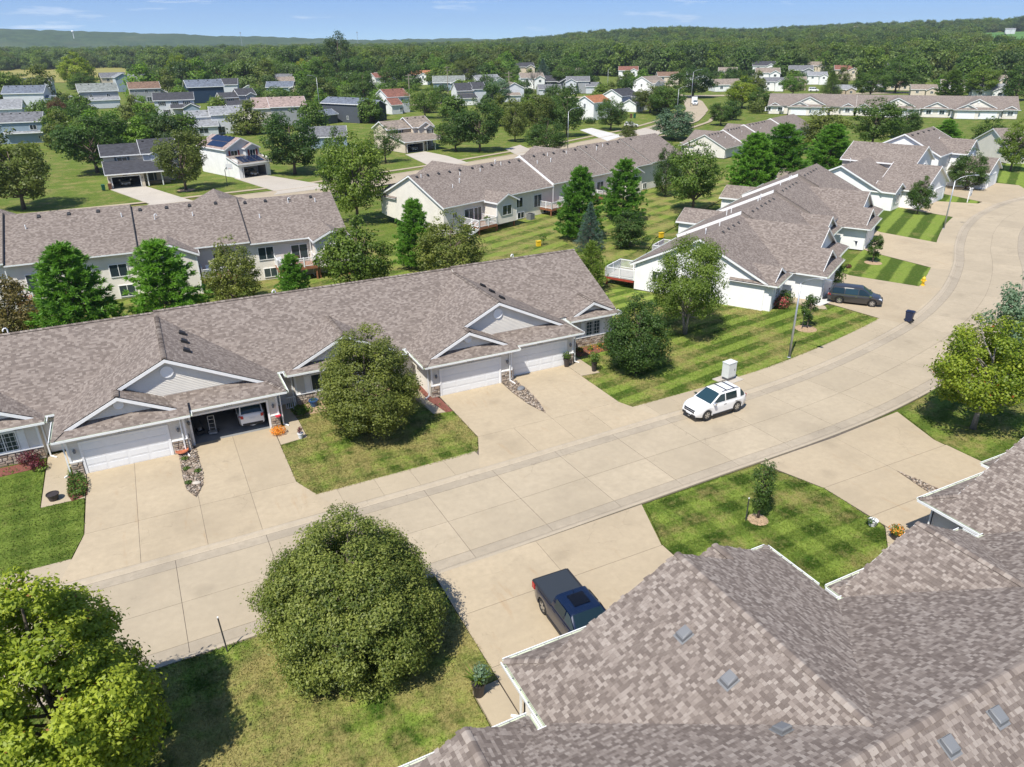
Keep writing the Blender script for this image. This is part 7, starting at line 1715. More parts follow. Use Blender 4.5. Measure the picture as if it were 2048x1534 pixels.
def car(label, x, y, rot, L=4.7, Wd=1.84, H_=1.70, pm='p_white', cat='car', belt=1.0, nose=.92, cab=(-2.2, 1.15), roof_=(-1.75, .35), tail=1.02, wb=(1.42, -1.42), wr=.36, trim='blackpl', name='parked_car', quarter=False, taper=.16, rails=False, wins=True, pickup=False, group=None, chrome=False, z=0.0, low=False):
    t = thing(name, label, cat, (x, y, z), rot, group)
    h = L / 2; hw = Wd / 2
    top = [(-h, tail - .28), (-h + .06, tail - .04), (-h + .3, tail), (cab[0], belt), (cab[1], belt), (cab[1] + .1, belt - .01), (h - .75, nose), (h - .3, nose - .09), (h - .08, nose - .22), (h, nose - .38)]
    if pickup: top = [(-h, tail - .1), (-h + .05, tail), (cab[0], tail), (cab[0] + .02, belt), (cab[1], belt), (h - .7, nose), (h - .25, nose - .06), (h - .06, nose - .18), (h, nose - .34)]
    def bot(xx):
        b = .24 + .12 * max(0, (abs(xx) - (h - .7)) / .7)
        for w_ in wb:
            d = abs(xx - w_)
            if d < wr + .07: b = max(b, wr + math.sqrt(max(0, (wr + .07) ** 2 - d * d)) - .0)
        return b
    def plan(xx):
        e = max(0, (abs(xx) - (h - .85)) / .85); return hw * (1 - taper * e ** 2.2)
    xs = set(np.linspace(-h, h, 34)) | {cab[0], cab[1], cab[0] + .02, -h + .05}
    for w_ in wb:
        for k in range(13): xs.add(w_ + (wr + .069) * math.cos(math.pi * k / 12))
        xs |= {w_ - wr - .075, w_ + wr + .075}
    xs = sorted(v for v in xs if -h <= v <= h)
    def ring(xx):
        zt = interp(top, xx); p = plan(xx); zb = bot(xx); zs = max(zb + .12, zt - .10)
        return [(0, zt + .02), (p * .55, zt + .015), (p * .84, zt - .005), (p * .96, zt - .045), (p, zs - .02), (p * 1.0, (zs + max(zb, .5)) / 2), (p * .985, zb + .04 if zb < .45 else zb), (p * .95, zb), (p * .55, .22 + .1 * max(0, (abs(xx) - (h - .7)) / .7)), (0, .22)]
    o = loft(xs, ring).build('body', pm, t); smooth_angle(o, 35)
    # greenhouse
    zr = H_
    gt = [(cab[0], belt), (roof_[0], zr - .04), ((roof_[0] + roof_[1]) / 2, zr), (roof_[1], zr - .03), (cab[1], belt)]
    def tw(xx):     # half width at belt / roof
        return plan(xx) * .955, min(plan(xx) * .78, hw * .78)
    gx = sorted(set(np.linspace(cab[0], cab[1], 22)) | {roof_[0], roof_[1]})
    def gring(xx):
        zt = interp(gt, xx); f = (zt - belt) / (zr - belt); wbelt, wroof = tw(xx); we = wbelt + (wroof - wbelt) * f
        return [(0, zt), (we * .6, zt - .005), (we * .9, zt - .03 * f), (we, zt - .09 * f), (wbelt + (wroof - wbelt) * f * .35, belt + (zt - belt) * .4), (wbelt, belt - .02)]
    g_ = loft(gx, gring).build('cabin', pm, t); smooth_angle(g_, 35)
    def side(xx, f, off=.012):
        zt = interp(gt, xx); wbelt, wroof = tw(xx); k = (zt - belt) / (zr - belt); f2 = min(f * (zr - belt), max(0, zt - belt - .07)) / max(1e-3, (zt - belt)); yy = wbelt + (wroof - wbelt) * k * f2 * (.9 + .1 * f2); return (xx, yy + off, belt + (zt - belt) * f2)
    segs = {'suv': [(-1.98, -1.0), (-.92, .12), (.20, 1.0)]}
    a0, a1 = cab[0] + .2, cab[1] - .12
    cuts = [a0, a0 + (a1 - a0) * .32, a0 + (a1 - a0) * .66, a1] if not pickup else [a0 + .05, a0 + (a1 - a0) * .48, a1]
    if quarter: cuts = [a0 + .78, a0 + .78 + (a1 - a0 - .78) * .47, a1]
    spans = list(zip(cuts, cuts[1:])) + ([(a0 + .02, a0 + .5)] if quarter else [])
    for c0, c1 in spans:
        for sg in (-1, 1):
            m = MB(); nn = 6
            for k in range(nn):
                xa, xb = c0 + .04 + (c1 - c0 - .08) * k / nn, c0 + .04 + (c1 - c0 - .08) * (k + 1) / nn
                q = [side(xa, .08), side(xb, .08), side(xb, .82), side(xa, .82)]
                m.poly([(p[0], sg * p[1], p[2]) for p in (q if sg < 0 else q[::-1])])
            m.build('side_window', 'carglass', t)
    def glassq(xb, xt, name_, fb=.06, ft=.93):
        m = MB(); n = Vector((xt - xb, 0, zr - belt)); nn = Vector((n.z, 0, -n.x)).normalized() * (1 if xb > xt else -1)
        if xb < xt: nn = Vector((-abs(n.z), 0, abs(n.x))).normalized()
        else: nn = Vector((abs(n.z), 0, abs(n.x))).normalized()
        pts = []
        for f, in ((fb,), (ft,)):
            xx = xb + (xt - xb) * f; zz = belt + (zr - .035 - belt) * f; wbelt, wroof = tw(xx); ww = (wbelt + (wroof - wbelt) * f) * .90
            pts.append([(xx, -ww, zz - .03 * f), (xx, -ww * .5, zz), (xx, ww * .5, zz), (xx, ww, zz - .03 * f)])
        for k in range(3):
            q = [Vector(pts[0][k]) + nn * .014, Vector(pts[0][k + 1]) + nn * .014, Vector(pts[1][k + 1]) + nn * .014, Vector(pts[1][k]) + nn * .014]; m.poly(q)
        m.build(name_, 'carglass', t)
    glassq(cab[1], roof_[1], 'windscreen'); glassq(cab[0], roof_[0], 'rear_window', .12, .85)
    for w_ in wb:
        for sg in (-1, 1): wheel(t, w_, sg * (hw - .02), wr)
    # wheel wells and sills
    m = MB()
    for w_ in wb: m.box(w_ - wr - .03, w_ + wr + .03, -hw + .2, hw - .2, .2, wr * 2 + .02)
    m.build('wheel_well', 'dark', t)
    if trim:
        m = MB()
        for sg in (-1, 1): m.box(wb[1] + wr + .1, wb[0] - wr - .1, sg * (hw - .012) - .02, sg * (hw - .012) + .02, .2, .36)
        m.build('sill', trim, t)
        m = MB(); m.bar((h - .05, 0, .36), (h + .005, 0, .36), Wd * .72, .2); m.bar((-h - .005, 0, .38), (-h + .05, 0, .38), Wd * .74, .2); m.build('bumper', trim, t)
    # lights, grille, plate, mirrors, handles
    for sg in (-1, 1):
        m = MB(); xx = h - .17; p0 = plan(xx); m.poly([(h - .06, sg * plan(h - .06) * .62, nose - .28), (h - .10, sg * plan(h - .1) * .92, nose - .24), (h - .42, sg * (plan(h - .42) * .985), nose - .13), (h - .33, sg * plan(h - .33) * .80, nose - .065), (h - .1, sg * plan(h) * .6, nose - .19)])
        for v in range(len(m.v)): m.v[v] = (m.v[v][0] + .012, m.v[v][1] * 1.01, m.v[v][2] + .012)
        m.build('headlight', 'head_lens', t)
        m = MB(); zt_ = tail + (.0 if not pickup else -.08); m.poly([(-h - .012, sg * plan(-h) * .74, zt_ - .32), (-h - .012, sg * plan(-h) * .98, zt_ - .30), (-h - .0, sg * plan(-h) * .99, zt_ - .06), (-h + .0, sg * plan(-h) * .76, zt_ - .08)])
        m.poly([(-h - .012, sg * (plan(-h) * .98 + .006), zt_ - .30), (-h + .26, sg * (plan(-h + .26) + .008), zt_ - .26), (-h + .22, sg * (plan(-h + .22) + .006), zt_ - .12), (-h, sg * (plan(-h) * .99 + .006), zt_ - .06)])
        m.build('tail_light', 'red_lens', t)
        m = MB(); mx = cab[1] - .28; m.box(mx - .08, mx + .1, sg * (hw + .03) - .02 * sg, sg * (hw + .19), belt + .02, belt + .17) if sg > 0 else m.box(mx - .08, mx + .1, sg * (hw + .19), sg * (hw + .03) + .02, belt + .02, belt + .17)
        m.bar((mx, sg * (hw - .1), belt + .02), (mx, sg * (hw + .06), belt + .06), .06, .05)
        m.build('mirror', 'chrome' if chrome else pm, t)
        for fx in (.28, .62) if not pickup else (.05, .52):
            m = MB(); xx = a0 + (a1 - a0) * fx; m.box(xx - .11, xx + .11, sg * hw - .02, sg * hw + .03, belt - .17, belt - .13); m.build('handle', 'chrome' if chrome else pm, t)
        m = MB(); m.box(h - .12, h - .02, sg * hw * .68 - .07, sg * hw * .68 + .07, .42, .52); m.build('fog_lamp', 'dark', t)
    m = MB(); m.box(h - .06, h + .012, -hw * .55, hw * .55, nose - .33, nose - .25); m.box(h - .05, h + .014, -hw * .55, hw * .55, nose - .47, nose - .37); m.build('grille', 'dark', t)
    MB().box(h - .02, h + .03, -.26, .26, .40, .51).build('number_plate', 'plate', t)
    MB().box(-h - .03, -h + .02, -.2, .2, tail - .40, tail - .28).build('number_plate', 'plate', t)
    if rails:
        m = MB()
        for sg in (-1, 1): m.tube([(roof_[0] + .1, sg * hw * .70, zr - .05), (roof_[0] + .25, sg * hw * .70, zr + .035), (roof_[1] - .3, sg * hw * .70, zr + .035), (roof_[1] - .12, sg * hw * .70, zr - .04)], .025, 6)
        for fx in (.28, .68):
            xx = roof_[0] + (roof_[1] - roof_[0]) * fx; m.bar((xx, -hw * .7, zr + .045), (xx, hw * .7, zr + .045), .05, .03)
        m.build('roof_rail', 'blackpl', t)
    return t
suv = car('white sport utility car with black roof rails parked at the kerb', 34.2, 35.9, 182.5, 4.77, 1.86, 1.80, 'p_white', 'suv', belt=1.10, nose=1.05, cab=(-2.26, 1.22), roof_=(-1.62, .22), tail=1.16, wb=(1.47, -1.39), wr=.38, quarter=True, taper=.24, rails=True, chrome=True)
van = car('dark grey minivan parked across the driveway beside the tall lamp', 63.0, 48.1, -50, 5.1, 1.98, 1.76, 'p_grey', 'minivan', belt=1.02, nose=.96, cab=(-2.44, 1.62), roof_=(-2.1, .55), tail=1.08, wb=(1.62, -1.42), trim=None, chrome=True)
m = MB()
for sg in (-1, 1):
    for k in range(10):
        xa, xb = -2.2 + k * .34, -2.2 + (k + 1) * .34; m.poly([(xa, sg * 1.0, 1.0), (xb, sg * 1.0, 1.0), (xb, sg * 1.0, 1.035), (xa, sg * 1.0, 1.035)])
m.build('window_trim', 'chrome', van)
pk = car('navy blue pickup with black covered bed parked before the near roof', 14.0, 21.75, -91.5, 5.35, 2.0, 1.80, 'p_navy', 'pickup truck', belt=1.22, nose=1.12, cab=(-.72, 1.62), roof_=(-.62, .75), tail=1.14, wb=(1.66, -1.56), wr=.39, pickup=True, name='pickup_truck', trim='blackpl')
m = MB(); m.poly([(-2.60, -.86, 1.175), (-.76, -.86, 1.175), (-.76, .86, 1.175), (-2.60, .86, 1.175)]); m.box(-2.60, -.76, -.88, .88, 1.12, 1.17); m.build('bed_cover', 'tonneau', pk)
m = MB(); m.box(-2.62, -.74, .88, .97, 1.13, 1.185); m.box(-2.62, -.74, -.97, -.88, 1.13, 1.185); m.box(-2.66, -2.6, -.9, .9, 1.12, 1.18); m.build('bed_rail', 'blackpl', pk)
m = MB()
for sg in (-1, 1): m.box(-2.62, -2.38, sg * .93 - .05, sg * .93 + .05, .78, 1.1)
m.build('tail_light', 'red_lens', pk)
m = MB(); m.box(-.3, .45, -.40, .40, 1.79, 1.815); m.build('sunroof', 'sunroof', pk)
m = MB(); m.bar((-.38, 0, 1.80), (-.47, 0, 1.9), .03, .03); m.build('aerial', 'p_navy', pk)
car('white sport utility car seen from behind inside the open garage', 4.05, 51.0, 88, 4.6, 1.84, 1.70, 'p_white', 'suv', belt=1.03, nose=.98, cab=(-2.2, 1.1), roof_=(-1.8, .3), tail=1.15, wb=(1.4, -1.4), z=.02)
car('silver car nose out in the garage of the black roofed house', -1.9, 163.6, -89, 4.6, 1.8, 1.45, 'p_silver', 'car', belt=.92, nose=.82, cab=(-1.8, 1.0), roof_=(-1.1, .2), tail=.95, z=.05)
car('beige car nose out in the garage of the solar panelled house', 21.3, 163.2, -70, 4.5, 1.8, 1.45, 'p_beige', 'car', belt=.92, nose=.82, cab=(-1.8, 1.0), roof_=(-1.1, .2), tail=.95, z=.05)
car('dark silver car parked in the open garage of the tan house', 63.0, 182.5, -75, 4.6, 1.84, 1.65, 'p_silver', 'car', belt=1.0, nose=.95, cab=(-2.1, 1.05), roof_=(-1.7, .3), tail=1.0, z=.05)
car('small white car on the driveway beside the small bushy tree', 141.5, 199.0, -35, 4.5, 1.8, 1.6, 'p_white', 'car', belt=.98, nose=.9, cab=(-2.1, 1.05), roof_=(-1.7, .3), tail=1.0, z=.02)
car('white van parked far away behind the long far row', 320, 292, -40, 5.2, 2.0, 2.1, 'p_white', 'van', belt=1.2, nose=1.1, cab=(-2.5, 1.6), roof_=(-2.4, .8), tail=1.3, z=.02)
tr = car('white work truck with dark windows parked on the far street', 214.5, 257, -132, 5.6, 2.05, 1.95, 'p_white', 'truck', belt=1.25, nose=1.15, cab=(-.9, 1.6), roof_=(-.7, .8), tail=1.2, wb=(1.7, -1.7), wr=.4, pickup=True, name='work_truck')
t = thing('box_trailer', 'white box trailer behind the white work truck', 'trailer', (217.9, 261.6, 0), -132)
MB().box(-2.6, 2.6, -1.15, 1.15, .5, 2.9).build('trailer_box', 'p_white', t); MB().box(-2.64, -2.6, -1.1, 1.1, .55, 2.85).build('rear_door', 'white2', t)
for sx in (-.5, .4):
    for sg in (-1, 1): wheel(t, sx, sg * 1.2, .38)
MB().bar((2.6, 0, .5), (3.6, 0, .5), .12, .1).build('tow_bar', 'blackpl', t)

# ---------------------------------------------------------------- street furniture and small things
def lamp(label, x, y, h, arm, name='street_lamp', s=1):
    t = thing(name, label, 'street lamp', (x, y, 0)); a = Vector((arm[0], arm[1], 0)); L = a.length; d = a / L
    MB().lathe([(.16, 0), (.16, .04), (.11, .08)], 10).build('base', 'galv', t)
    MB().tube([(0, 0, .05), (0, 0, h * .5), (0, 0, h)], [.105, .085, .062], 10).build('pole', 'galv', t, smooth=True)
    pts = [Vector((0, 0, h - .05)), d * L * .25 + Vector((0, 0, h + .38)), d * L * .6 + Vector((0, 0, h + .68)), d * L + Vector((0, 0, h + .78))]
    MB().tube(pts, [.045, .042, .038, .035], 8).build('arm', 'galv', t, smooth=True)
    hd = MB(); p = pts[-1]; q = p + d * .62; sd = Vector((-d.y, d.x, 0))
    for k, (w0, z0) in enumerate(((.06, .05), (.13, .07), (.14, .06), (.07, .03))):
        c = p.lerp(q, k / 3)
        for sx, sz in ((-1, -1), (1, -1), (1, 1), (-1, 1)): hd.v.append(tuple(c + sd * w0 * sx + Vector((0, 0, z0 * sz))))
    for k in range(3):
        for j in range(4): a_ = k * 4 + j; b_ = k * 4 + (j + 1) % 4; hd.f.append((a_, b_, b_ + 4, a_ + 4)); hd.m.append(0); hd.uv.append(None)
    hd.f += [(3, 2, 1, 0), (12, 13, 14, 15)]; hd.m += [0, 0]; hd.uv += [None, None]
    hd.build('lamp_head', 'galv', t); ln = MB(); c = (p + q) / 2; ln.lathe([(.09, -.05), (.07, -.10), (.02, -.12)], 8, c=(c.x, c.y, c.z - .02)); ln.build('lens', 'lens', t)
    return t
lamp('tall grey street lamp in front of the stepped townhouse row', 46.4, 40.6, 6.5, (.4, -1.9))
lamp('grey street lamp on the striped lawn by the curve of the road', 100.5, 64.7, 6.6, (1.9, -1.3))
lamp('street lamp before the big dark trees above the cream row', 97.5, 163.5, 9.0, (2.2, -.4))
lamp('street lamp rising behind the pinkish tan roofed house', 66, 290, 13.5, (-2.6, .5))
lamp('tall street lamp at the far bend beside the white truck', 208, 252, 13.0, (2.6, -1.2))
lamp('lower street lamp left of the far bend above the willow', 171, 214, 9.5, (2.2, -1.0))
lamp('pale lamp post by the grey house with orange gable', 229, 345, 11, (1.5, .5))
# utility box
t = thing('utility_cabinet', 'white metal utility cabinet on a concrete pad beside the road', 'utility cabinet', (38.8, 39.55, 0), 8)
MB().box(-1.0, 1.0, -.75, .75, 0, .05).build('pad', 'pale', t); MB().box(-.34, .34, -.26, .26, .05, .32).build('plinth', 'vent_grey', t)
MB().box(-.46, .46, -.32, .32, .32, 1.5).build('cabinet', 'util', t); MB().box(-.49, .49, -.35, .35, 1.5, 1.56).build('lid', 'util', t)
MB().box(-.42, .42, -.335, -.32, .4, 1.44).build('door', 'util', t); MB().box(.2, .26, -.36, -.335, .85, 1.0).build('handle', 'vent_grey', t)
t = thing('utility_cabinet', 'white utility box in the grass near the far townhouse row', 'utility cabinet', (172, 124.5, 0), -20); MB().box(-.9, .9, -.6, .6, 0, 2.2).build('cabinet', 'util', t); MB().box(-.95, .95, -.65, .65, 2.2, 2.3).build('lid', 'util', t)
def hydrant(label, x, y, s=1.0):
    t = thing('fire_hydrant', label, 'fire hydrant', (x, y, 0), -50, None, s)
    MB().lathe([(.17, 0), (.17, .05), (.12, .06), (.115, .55), (.15, .57), (.15, .62), (.13, .68), (.07, .76), (.03, .78), (.03, .83)], 12).build('barrel', 'yellow', t)
    MB().tube([(-.22, 0, .45), (.22, 0, .45)], .06, 8).tube([(0, -.22, .42), (0, 0, .42)], .08, 8).build('outlet', 'yellow', t)
    return t
hydrant('yellow fire hydrant on the striped lawn by the curve', 74.2, 48.6, 1.25)
def marker(label, px, py):
    x, y = at(px, py); t = thing('utility_marker', label, 'marker post', (x, y, 0))
    MB().box(-.28, .28, -.2, .2, 0, .62).build('post', 'yellow', t); MB().box(-.32, .32, -.24, .24, .62, .7).build('cap', 'yellow', t)
marker('yellow marker box on the back lawn beside a tiny sapling', 1077, 492); marker('yellow marker box on the back lawn near the crabapple', 1322, 475); marker('yellow marker box by the small dark cone shrub', 1364, 457)
def wheelie(label, x, y, rot, mat, h=1.1):
    t = thing('wheelie_bin', label, 'bin', (x, y, 0), rot)
    b = MB(); lo = [(-.24, -.26), (.24, -.26), (.24, .26), (-.24, .26)]; hi = [(-.3, -.34), (.3, -.34), (.3, .34), (-.3, .34)]
    for i in range(4):
        j = (i + 1) % 4; b.poly([(*lo[i], .06), (*lo[j], .06), (*hi[j], h - .1), (*hi[i], h - .1)])
    b.poly([(*p, .06) for p in reversed(lo)]); b.poly([(*p, h - .1) for p in hi]); b.build('body', mat, t)
    l = MB(); l.box(-.33, .33, -.37, .37, h - .1, h - .05); l.poly([(-.28, -.3, h - .05), (.28, -.3, h - .05), (.22, .2, h), (-.22, .2, h)]); l.poly([(-.22, .2, h), (.22, .2, h), (.28, .34, h - .05), (-.28, .34, h - .05)])
    l.build('lid', mat, t); MB().tube([(-.28, .42, h - .12), (.28, .42, h - .12)], .025, 6).build('handle', mat, t)
    for sx in (-.26, .26): MB().tube([(sx - .03, .3, .12), (sx + .03, .3, .12)], .12, 10).build('wheel', 'rubber', t)
    return t
w_ = wheelie('navy wheeled bin standing at the kerb near the minivan', 62.9, 41.75, 200, 'navybin'); MB().box(-.12, .12, -.345, -.34, .5, .72).build('sticker', 'white2', w_)
wheelie('navy wheeled bin beside the second garage of the stepped row', *at(1708, 497), 20, 'navybin')
wheelie('green wheeled bin at the corner of the black roofed house', *at(208, 381), 10, 'greenbin'); wheelie('brown wheeled bin beside the green one by the black roofed house', *at(221, 379), 5, 'brownbin')
wheelie('green wheeled bin on the driveway of the greige house', *at(508, 263), 0, 'greenbin', 1.5)
wheelie('green wheeled bin beside the small white garage at the street corner', *at(1269, 236), 0, 'greenbin', 1.4); wheelie('brown wheeled bin beside the small white garage at the street corner', *at(1262, 236), 0, 'brownbin', 1.4)
# for sale sign
t = thing('yard_sign', 'white yard sign hanging from a white post on the lawn', 'yard sign', (121.2, 74.9, 0), 15, None, 1.25)
MB().box(-.6, -.5, -.05, .05, 0, 1.85).build('post', 'white2', t); MB().box(-.7, .55, -.04, .04, 1.62, 1.72).build('arm', 'white2', t); MB().box(-.42, .42, -.015, .015, .75, 1.55).build('panel', 'white2', t)
MB().box(.02, .3, -.02, -.016, .8, 1.1).build('picture', 'vent_grey', t)
def stake(label, x, y, h, lean=(0, 0)): 
    t = thing('stake', label, 'stake', (x, y, 0)); MB().tube([(0, 0, -.05), (lean[0], lean[1], h)], .035, 6).build('shaft', 'stake', t); MB().box(lean[0] - .03, lean[0] + .03, lean[1] - .03, lean[1] + .03, h, h + .06).build('cap', 'white2', t)
stake('dark stake beside the columnar tree on the lawn island', 26.75, 24.55, 1.45); stake('dark thin post at the kerb by the lower left tree shadow', -.5, 27.6, 1.9, (-.08, .1)); stake('dark stake tied to the sapling by the tall lamp', 52.5, 45.0, 1.5)
for lab, x, y, r in (('mulch ring round the columnar tree', 27.4, 24.3, .58), ('mulch ring round the staked sapling', 52.9, 44.9, 1.0), ('mulch ring round the sapling by the hydrant', 77.1, 57.3, 1.0), ('mulch ring round the bare trunked olive maple', 8, 151.5, 1.6)):
    m = MB(); m.lathe([(r, .005), (r * .9, .03), (.02, .05)], 18, c=(x, y, 0)); tag(m.build('mulch_ring', 'mulch_b'), lab, 'mulch ring')
# pots, plants, beds
def foliage_ball(name, seed, n, r, h, leaf, mat, bias=.3):
    rs = np.random.RandomState(seed); d = rs.normal(size=(n, 3)); d /= np.linalg.norm(d, axis=1)[:, None]
    P_ = d * (rs.rand(n, 1) ** .4) * np.array([r, r, h / 2]) + np.array([0, 0, h / 2]); Nn = d + np.array([0, 0, bias]) + rs.normal(size=(n, 3)) * .5
    return quads_mesh(name, P_, Nn, leaf * rs.uniform(.7, 1.3, n), leaf * .5, rs.rand(n), mat, rs)
_pl = {}
def plant(parent, seed, n, r, h, leaf, mat, loc):
    k = (seed, n, r, h, mat)
    if k not in _pl: _pl[k] = foliage_ball('foliage', seed, n, r, h, leaf, mat)
    return link('foliage', _pl[k], parent, loc=loc)
def pot(label, x, y, r, h, mat, fol=None, z=.012, group=None):
    t = thing('plant_pot', label, 'plant pot', (x, y, z), rnd.uniform(0, 360), group)
    MB().lathe([(r * .72, 0), (r * .95, h * .85), (r * 1.06, h * .87), (r * 1.06, h), (r * .9, h), (r * .86, h * .9), (.01, h * .9)], 16).build('pot', mat, t)
    for f in fol or (): plant(t, f[0], f[1], f[2], f[3], f[4], f[5], (f[6] if len(f) > 6 else 0, f[7] if len(f) > 7 else 0, h * .85))
    return t
pot('empty dark brown pot at the end of the left garden path', -8.1, 45.0, .34, .42, 'dark_pot')
pot('blue glazed pot under the windows right of the open garage', *at(628, 812), .33, .5, 'blue_pot', [(1, 60, .25, .25, .05, 'lf_green')])
pot('small white pot with a red leaved plant on the path corner', *at(602, 876), .2, .38, 'white_pot', [(2, 70, .18, .55, .07, 'lf_redbush')])
pot('dark tall planter with green plant beside the end path', *at(1188, 742), .24, .85, 'dark_pot', [(3, 260, .5, 1.0, .09, 'lf_green')])
pot('low planter with trailing green beside the right garage door', *at(1133, 733), .26, .7, 'dark_pot', [(4, 220, .38, .75, .07, 'lf_green')])
pot('black pot with a climbing green plant between the two garages', *at(1017, 752), .22, .4, 'dark_pot', [(5, 220, .3, 1.6, .07, 'lf_dark')])
pot('dark pot with orange red flowers by the near garage corner', 32.7, 19.6, .3, .35, 'dark_pot', [(6, 160, .42, .5, .07, 'lf_green'), (7, 160, .45, .55, .07, 'lf_flower_o')])
pot('pale grey round pot on the path edge of the lawn island', 32.6, 21.0, .26, .35, 'white_pot', [(8, 80, .3, .3, .06, 'lf_dark', -.25, .1)])
pot('tall planter with spiky palm and trailing vine beside the near path', 8.45, 20.35, .28, .7, 'dark_pot', [(9, 420, .42, 1.0, .07, 'lf_silver', -.15, -.1)])
rs_ = np.random.RandomState(3); n_ = 46; a_ = rs_.rand(n_) * 6.28; D_ = np.stack([np.cos(a_), np.sin(a_), rs_.uniform(.25, 1.2, n_)], 1)
link('fronds', needle_mesh('fronds', np.repeat(np.array([[0, 0, 0.]]), n_, 0), D_, rs_.uniform(.5, .85, n_), .035, rs_.rand(n_), 'lf_juniper', rs_), [o for o in COL.objects if o.get('label', '').startswith('tall planter with spiky')][0], loc=(.05, .05, .9))
t = thing('terracotta_bowl', 'terracotta bowl at the head of the left rock strip', 'bowl', (*at(366, 908), .05)); MB().lathe([(.16, 0), (.4, .22), (.43, .22), (.4, .28), (.3, .22), (.01, .16)], 14).build('bowl', 'terra', t)
def shrub(label, px, py, r, h, mat, n=420, leaf=.075, name='shrub', seed=1, z=0, **kw):
    x, y = at(px, py); t = thing(name, label, 'shrub', (x, y, z), rnd.uniform(0, 360), kw.get('group')); plant(t, seed, n, r, h, leaf, mat, (0, 0, 0)); return t
shrub('purple leaved barberry bush under the leftmost window', 60, 925, .75, .9, 'lf_redbush', 500, seed=11); shrub('purple leaved bush beside the left entry path', 78, 938, .55, .7, 'lf_redbush', 400, seed=12)
shrub('lime green hosta clump beside the purple bushes', 84, 940, .4, .35, 'lf_juniper', 160, .1, seed=13)
shrub('orange flowering mound beside the open garage', 557, 868, .55, .6, 'lf_flower_o', 520, .06, seed=14)
shrub('green low shrub in the bed beside the blue pot', 603, 826, .7, .55, 'lf_green', 420, .09, seed=15)
shrub('tall slim green shrub against the left garage corner', 160, 930, .3, 1.3, 'lf_olive', 360, .08, seed=16)
shrub('pink red flowering shrub beside the downspout of the stepped row', 1562, 615, .95, 1.2, 'lf_flower_r', 700, .1, seed=17); shrub('green rose shrub behind the pink flowering one', 1568, 606, 1.0, 1.4, 'lf_green', 700, .1, seed=18)
shrub('clipped green hedge mound below the flag on the far row', 1750, 402, 2.0, 1.3, 'lf_dark', 900, .14, seed=19); shrub('low green shrub at the far garage corner', 1662, 572, .8, .8, 'lf_green', 420, .1, seed=20)
shrub('small cone shaped dark shrub on the back lawn', 1358, 460, .85, 2.4, 'lf_dark', 700, .1, seed=21); shrub('yellow green shrub behind the stepped row', 1800, 262, 4.5, 3.2, 'lf_juniper', 900, .3, seed=22)
shrub('small tree like shrub standing beside the minivan', 1672, 570, .9, 2.6, 'lf_green', 420, .13, seed=23); shrub('red leaved little shrub in the striped lawn edge', 1696, 536, .4, .5, 'lf_redbush', 160, .08, seed=24)
shrub('tiny sapling shrub beside the yellow marker', 1086, 490, .5, 1.6, 'lf_green', 160, .1, seed=25)
shrub('olive bush left of the far street corner', 1512, 226, 4.0, 4.6, 'lf_olive', 700, .35, seed=26); shrub('dark bushes at the foot of the orange roofed house wall', 1180, 247, 2.4, 2.0, 'lf_dark', 500, .25, seed=27)
# green ground cover beds: leafy strips
def bed(label, pts, mat, n, leaf, h, name='planting_bed', base='mulch', z=.02):
    t = thing(name, label, 'planting bed'); MB().prism(pts, -.05, z).build('soil', base, t)
    rs = np.random.RandomState(len(pts) * 7 + n); xs = [p[0] for p in pts]; ys = [p[1] for p in pts]; P_ = []
    while len(P_) < n:
        x, y = rs.uniform(min(xs), max(xs)), rs.uniform(min(ys), max(ys)); ins = False
        for (x0, y0), (x1, y1) in zip(pts, pts[1:] + pts[:1]):
            if (y0 > y) != (y1 > y) and x < (x1 - x0) * (y - y0) / (y1 - y0) + x0: ins = not ins
        if ins: P_.append((x, y, z + rs.rand() * h))
    if n: link('leaves', quads_mesh('leaves', np.array(P_), rs.normal(size=(n, 3)) * .5 + np.array([0, 0, 1]), leaf * rs.uniform(.7, 1.3, n), leaf * .6, rs.rand(n), mat, rs), t, kind='stuff')
    return t
bed('green leafy bed along the left garage wall', [(-7.15, 44.3), (-6.35, 44.6), (-6.3, 46.2), (-6.75, 47.3), (-7.0, 48.8), (-7.45, 48.8), (-7.4, 45.2)], 'lf_green', 900, .075, .4)
bed('green leafy bed beside the near roof gutter', [(9.35, 16.0), (9.95, 16.0), (9.9, 18.0), (9.5, 18.25), (9.1, 17.9), (9.2, 17.2)], 'lf_birch', 700, .08, .4)
bed('red mulch bed at the left corner of the middle garage', [(16.85, 44.7), (17.35, 44.6), (17.3, 46.9), (16.75, 50), (16.4, 50), (16.4, 47)], 'lf_green', 12, .06, .2)
bed('mulch bed with small orange plants below the right end window', [(30.8, 49.0), (35.6, 49.1), (35.6, 50.7), (30.8, 50.7)], 'lf_flower_o', 90, .07, .35)
for k, (px, py) in enumerate(((1160, 703), (1180, 700), (1198, 694))): shrub('small yellow green perennial in the right end bed', px, py, .32, .4, 'lf_juniper' if k else 'lf_green', 110, .07, seed=30 + k, group='small perennials in the right end bed')
bed('mulch bed in front of the bay windows with green perennials', [(6.9, 49.2), (10.2, 48.8), (15.6, 49.2), (15.6, 50.7), (7.0, 50.7)], 'lf_green', 300, .09, .3, base='mulch_b')
bed('mulch bed at the left end windows', [(-14, 49.3), (-9.3, 49.6), (-9.3, 50.7), (-14, 50.7)], 'lf_green', 60, .08, .3)
